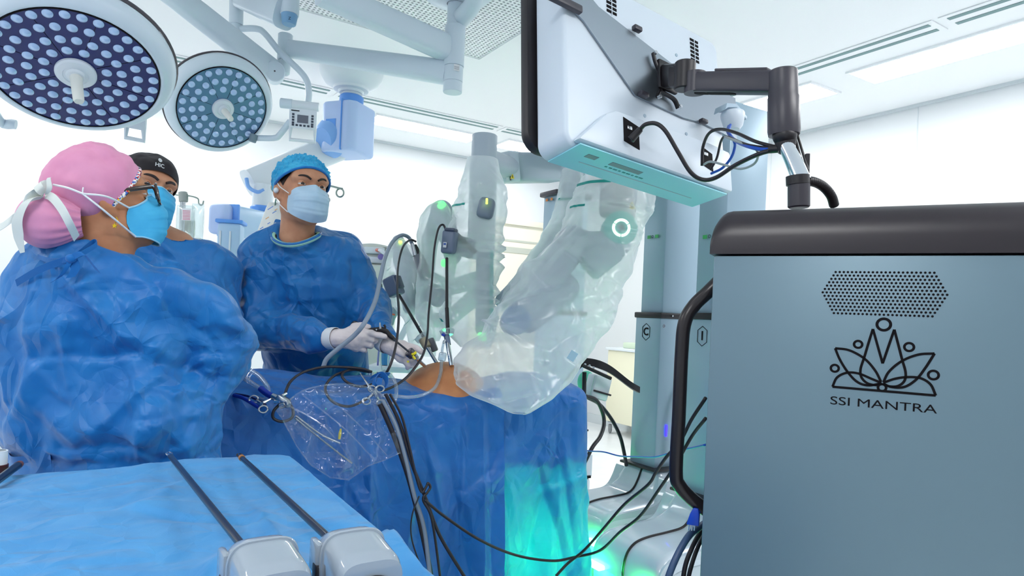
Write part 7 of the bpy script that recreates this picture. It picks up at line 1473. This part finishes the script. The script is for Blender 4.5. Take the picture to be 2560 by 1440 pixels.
# plastic instrument pouch hung on the front of the drape
top = [(690, 1028), (716, 1006), (760, 976), (820, 962), (880, 962), (930, 972), (958, 990), (975, 1010)]; bot = [(708, 1052), (742, 1116), (776, 1162), (826, 1194), (872, 1200), (920, 1165), (962, 1150), (1001, 1132)]
top = catmull([(x, y, 0) for x, y in top], 10); bot = np.array([(x0 + (x1 - x0) * t, y0 + (y1 - y0) * t, 0) for (x0, y0), (x1, y1) in zip(bot[:-1], bot[1:]) for t in np.linspace(0, 1, 10, endpoint=False)] + [(bot[-1][0], bot[-1][1], 0)]); n1 = min(len(top), len(bot)); G = np.zeros((n1, 44, 3)); Qp = []
for i in range(n1):
    for j in range(44):
        v_ = j / 43; x, y = top[i, :2] * (1 - v_) + bot[i, :2] * v_; Qp.append((x / 60, y / 60, 0))
nz = crumple(np.array(Qp), 1.1, .016, 61, 3).reshape(n1, 44); fan = np.array([[math.sin((i / n1) * 26 + 1.2 * j / 43) * .010 * (j / 43) for j in range(44)] for i in range(n1)])
for i in range(n1):
    for j in range(44):
        v_ = j / 43; x, y = top[i, :2] * (1 - v_) + bot[i, :2] * v_; G[i, j] = front(x, y, .105 + .05 * v_ + nz[i, j] + fan[i, j])
o = MB().grid(G).build('instrument_pouch', CLEARF, None, 180); tag(o, 'clear crumpled plastic pouch hung on the front of the drape', 'pouch')
rim = MB(); rim.tube(G[:, 0], .0022, 6, 1); rim.tube(G[:, -1], .0016, 6, 1); rim.build('pouch_rim', CLEARF, o); fl = MB()
for k in range(3): i0 = int(n1 * (.15 + .12 * k)); fl.tube([G[i0, 2] - NT * .004, G[min(i0 + 18, n1 - 1), 20] - NT * .006, G[min(i0 + 34, n1 - 1), 40] - NT * .004], .0022, 6, 4)
fl.build('pouch_fold', CLEARF, o)
for pts, lbl in (([(740, 1040), (800, 1085), (850, 1108)], 'upper of two slim steel rods in the clear pouch'), ([(738, 1046), (790, 1088), (846, 1132), (880, 1158)], 'lower of two slim steel rods in the clear pouch')):
    o = MB().tube([front(x, y, .10) for x, y in pts], .0030, 8, 4).build('steel_rod', STEEL, None); tag(o, lbl, 'instrument', 'rods in the pouch')
o = MB().tube([front(852, 1072, .10), front(850, 1084, .10), front(848, 1098, .10)], [.0022, .0042, .0034], 10).build('yellow_tip', mat('yellow_plastic', (228, 204, 60), .4), None); tag(o, 'yellow plastic tip seen through the clear pouch', 'instrument')
# cable bundle falling down the front of the drape
for i, (pts, r, mm, lbl) in enumerate((
    ([(950, 1010), (985, 1090), (1020, 1190), (1046, 1290), (1070, 1400), (1082, 1470)], .0075, CABK, 'thickest black cable of the bundle falling down the drape front'),
    ([(957, 1000), (990, 1065), (1015, 1150), (1036, 1240), (1060, 1320), (1075, 1440), (1080, 1480)], .0062, GCAB, 'grey cable beside the thickest black one down the drape front'),
    ([(964, 985), (1000, 1060), (1030, 1160), (1062, 1240), (1100, 1340), (1160, 1440), (1180, 1480)], .0050, CABK, 'black cable crossing to the right at the foot of the bundle'),
    ([(975, 985), (1004, 1040), (1022, 1110), (1040, 1190), (1054, 1230), (1066, 1216), (1070, 1208), (1076, 1218), (1068, 1232), (1058, 1250), (1080, 1300), (1100, 1440), (1104, 1480)], .0036, CABK, 'thin black cable with small loop halfway down the drape front'),
    ([(1048, 1240), (1030, 1290), (1030, 1350), (1060, 1440), (1068, 1480)], .0022, CABK, 'thinnest black wire bowing left at the foot of the bundle'))):
    o = MB().tube([front(x, y, .135 + .05 * max(0, (y - 1000) / 450) + .006 * i) for x, y in pts], r, 10, 8).build('hanging_cable', mm, None); tag(o, lbl, 'cable', 'cables down the drape front')
# floor cables between the drape, the carts and the console
FL = lambda x, y, d: P(x, y, d)
cable([(1062, 1250, 1.80), (1110, 1290, 1.84), (1200, 1350, 1.9), (1290, 1388, 1.98), (1380, 1402, 2.0), (1440, 1392, 1.98), (1500, 1376, 1.9), (1550, 1330, 1.8), (1600, 1290, 1.72), (1650, 1220, 1.62), (1690, 1160, 1.55), (1730, 1090, 1.48), (1764, 1046, 1.42)], .0040, CBLK, 'black cable from the bundle to the console, lower of the two', 'floor_cable', group='cables to the console')
cable([(1390, 1440, 1.9), (1420, 1408, 1.92), (1460, 1376, 1.9), (1510, 1320, 1.82), (1560, 1262, 1.74), (1620, 1212, 1.64), (1640, 1180, 1.6), (1668, 1140, 1.55), (1700, 1105, 1.5), (1728, 1050, 1.45), (1764, 995, 1.40)], .0040, CBLK, 'black cable from the floor to the console, upper of the two', 'floor_cable', group='cables to the console')
cable([(1440, 1124, 2.6), (1480, 1128, 2.5), (1510, 1130, 2.4), (1550, 1140, 2.3), (1600, 1142, 2.1), (1640, 1142, 1.95), (1690, 1128, 1.75), (1730, 1120, 1.6), (1764, 1112, 1.45)], .0026, CBLU, 'thin blue wire stretched between the drape and the console', 'blue_wire')
cable([(1462, 990, 2.75), (1490, 1000, 2.8), (1506, 1030, 2.85), (1510, 1060, 2.85), (1500, 1092, 2.8), (1480, 1120, 2.75), (1450, 1180, 2.72)], .0085, CABK, 'thick black cable curling down behind the right end of the drape, left of its neighbour', 'rear_cable', group='cables behind the drape')
cable([(1470, 994, 2.8), (1500, 1012, 2.9), (1530, 1050, 3.0), (1550, 1090, 3.05), (1560, 1130, 3.05), (1566, 1164, 3.0)], .0085, CABK, 'thick black cable running from behind the drape to the letter C cart', 'rear_cable', group='cables behind the drape')
t = thing('power_plug', 'blue mains plug with three pins hanging at the lower corner of the console', 'plug', P(1738, 1290, 1.31)); BP = mat('blue_plug', (20, 70, 190), .4)
MB().prism([(-.012, -.016), (.012, -.016), (.009, .006), (.005, .018), (-.005, .018), (-.009, .006)], .014, P(1736, 1292, 1.3), nrm(V(.92, -.38, 0)), nrm(V(.15, 0, 1)), .002, z0=-.007).build('plug_body', BP, t); MB().tube([P(1744, 1280, 1.3), P(1750, 1270, 1.32), P(1764, 1262, 1.36)], .005, 8).build('plug_cord', BP, t)
for k in (-1, 0, 1): q = P(1731 + k * 6.4, 1311, 1.3); MB().cyl(q, q + V(-.001, 0, -.012), .0018, n=10).build('pin', CHROME, t)
cable([(1774, 1300, 1.42), (1748, 1318, 1.36), (1722, 1340, 1.33), (1695, 1385, 1.31), (1672, 1440, 1.30), (1660, 1490, 1.3)], .0070, mat('slate_blue_cable', (58, 84, 120), .4), 'thick slate blue cable leaving the console below the plug', 'mains_cable', group='cables under the plug')
cable([(1776, 1306, 1.44), (1752, 1330, 1.38), (1730, 1370, 1.35), (1712, 1420, 1.34), (1704, 1490, 1.34)], .0050, CBLK, 'black cable just right of the slate blue one under the plug', 'mains_cable', group='cables under the plug')
cable([(1776, 1318, 1.45), (1756, 1345, 1.4), (1738, 1385, 1.37), (1722, 1440, 1.36), (1716, 1490, 1.36)], .0046, CBLK, 'black cable closest to the console under the plug', 'mains_cable', group='cables under the plug')
# black arm support with small white box behind the right end of the drape
t = thing('support_bracket', 'black angled metal arm support behind the right end of the drape', 'bracket', P(1470, 930, 2.75)); BA = 2.72
m = MB(); m.ribbon([P(1412, 958, BA), P(1436, 930, BA), P(1456, 908, BA), P(1470, 905, BA), P(1500, 912, BA), P(1530, 926, BA + .02), P(1575, 960, BA + .05), P(1600, 975, BA + .08)], [.03, .032, .03, .03, .034, .03, .026, .026], (.0, .0, 1), .016, 5); m.build('support_bar', BLACK, t)
MB().cyl(P(1461, 930, BA + .02), P(1460, 985, BA + .02), .009, n=16).build('support_post', BLACK, t)
for x, y in ((1463, 911), (1474, 914), (1484, 919), (1429, 948)): MB().cyl(P(x, y, BA - .003), P(x, y, BA - .007), .005, n=12).build('bolt', STEEL, t)
MB().box(P(1492, 930, BA - .01), (.13, .03, .014), rotm('Y', 22), .004).build('lower_plate', BLACK, t)
t = thing('pressure_unit', 'small white box with green stripe and black strap under the arm support', 'medical device', P(1494, 975, 2.85)); R_ = rotm('Z', 25) @ rotm('Y', 14)
MB().box(P(1494, 968, 2.85), (.085, .07, .10), R_, .008).build('unit_body', WHITE2, t); MB().box(P(1482, 968, 2.812), (.008, .002, .10), R_).build('green_stripe', mat('green_stripe', (60, 200, 140), .4), t); MB().box(P(1496, 980, 2.845), (.088, .074, .008), R_, .002).build('strap', BLACK, t)
o = MB().ell(P(1466, 955, 2.95), (.04, .05, .05)).build('green_cloth', mat('green_cotton', (90, 200, 170), .8), None); tag(o, 'bit of green cloth behind the black arm support', 'cloth')
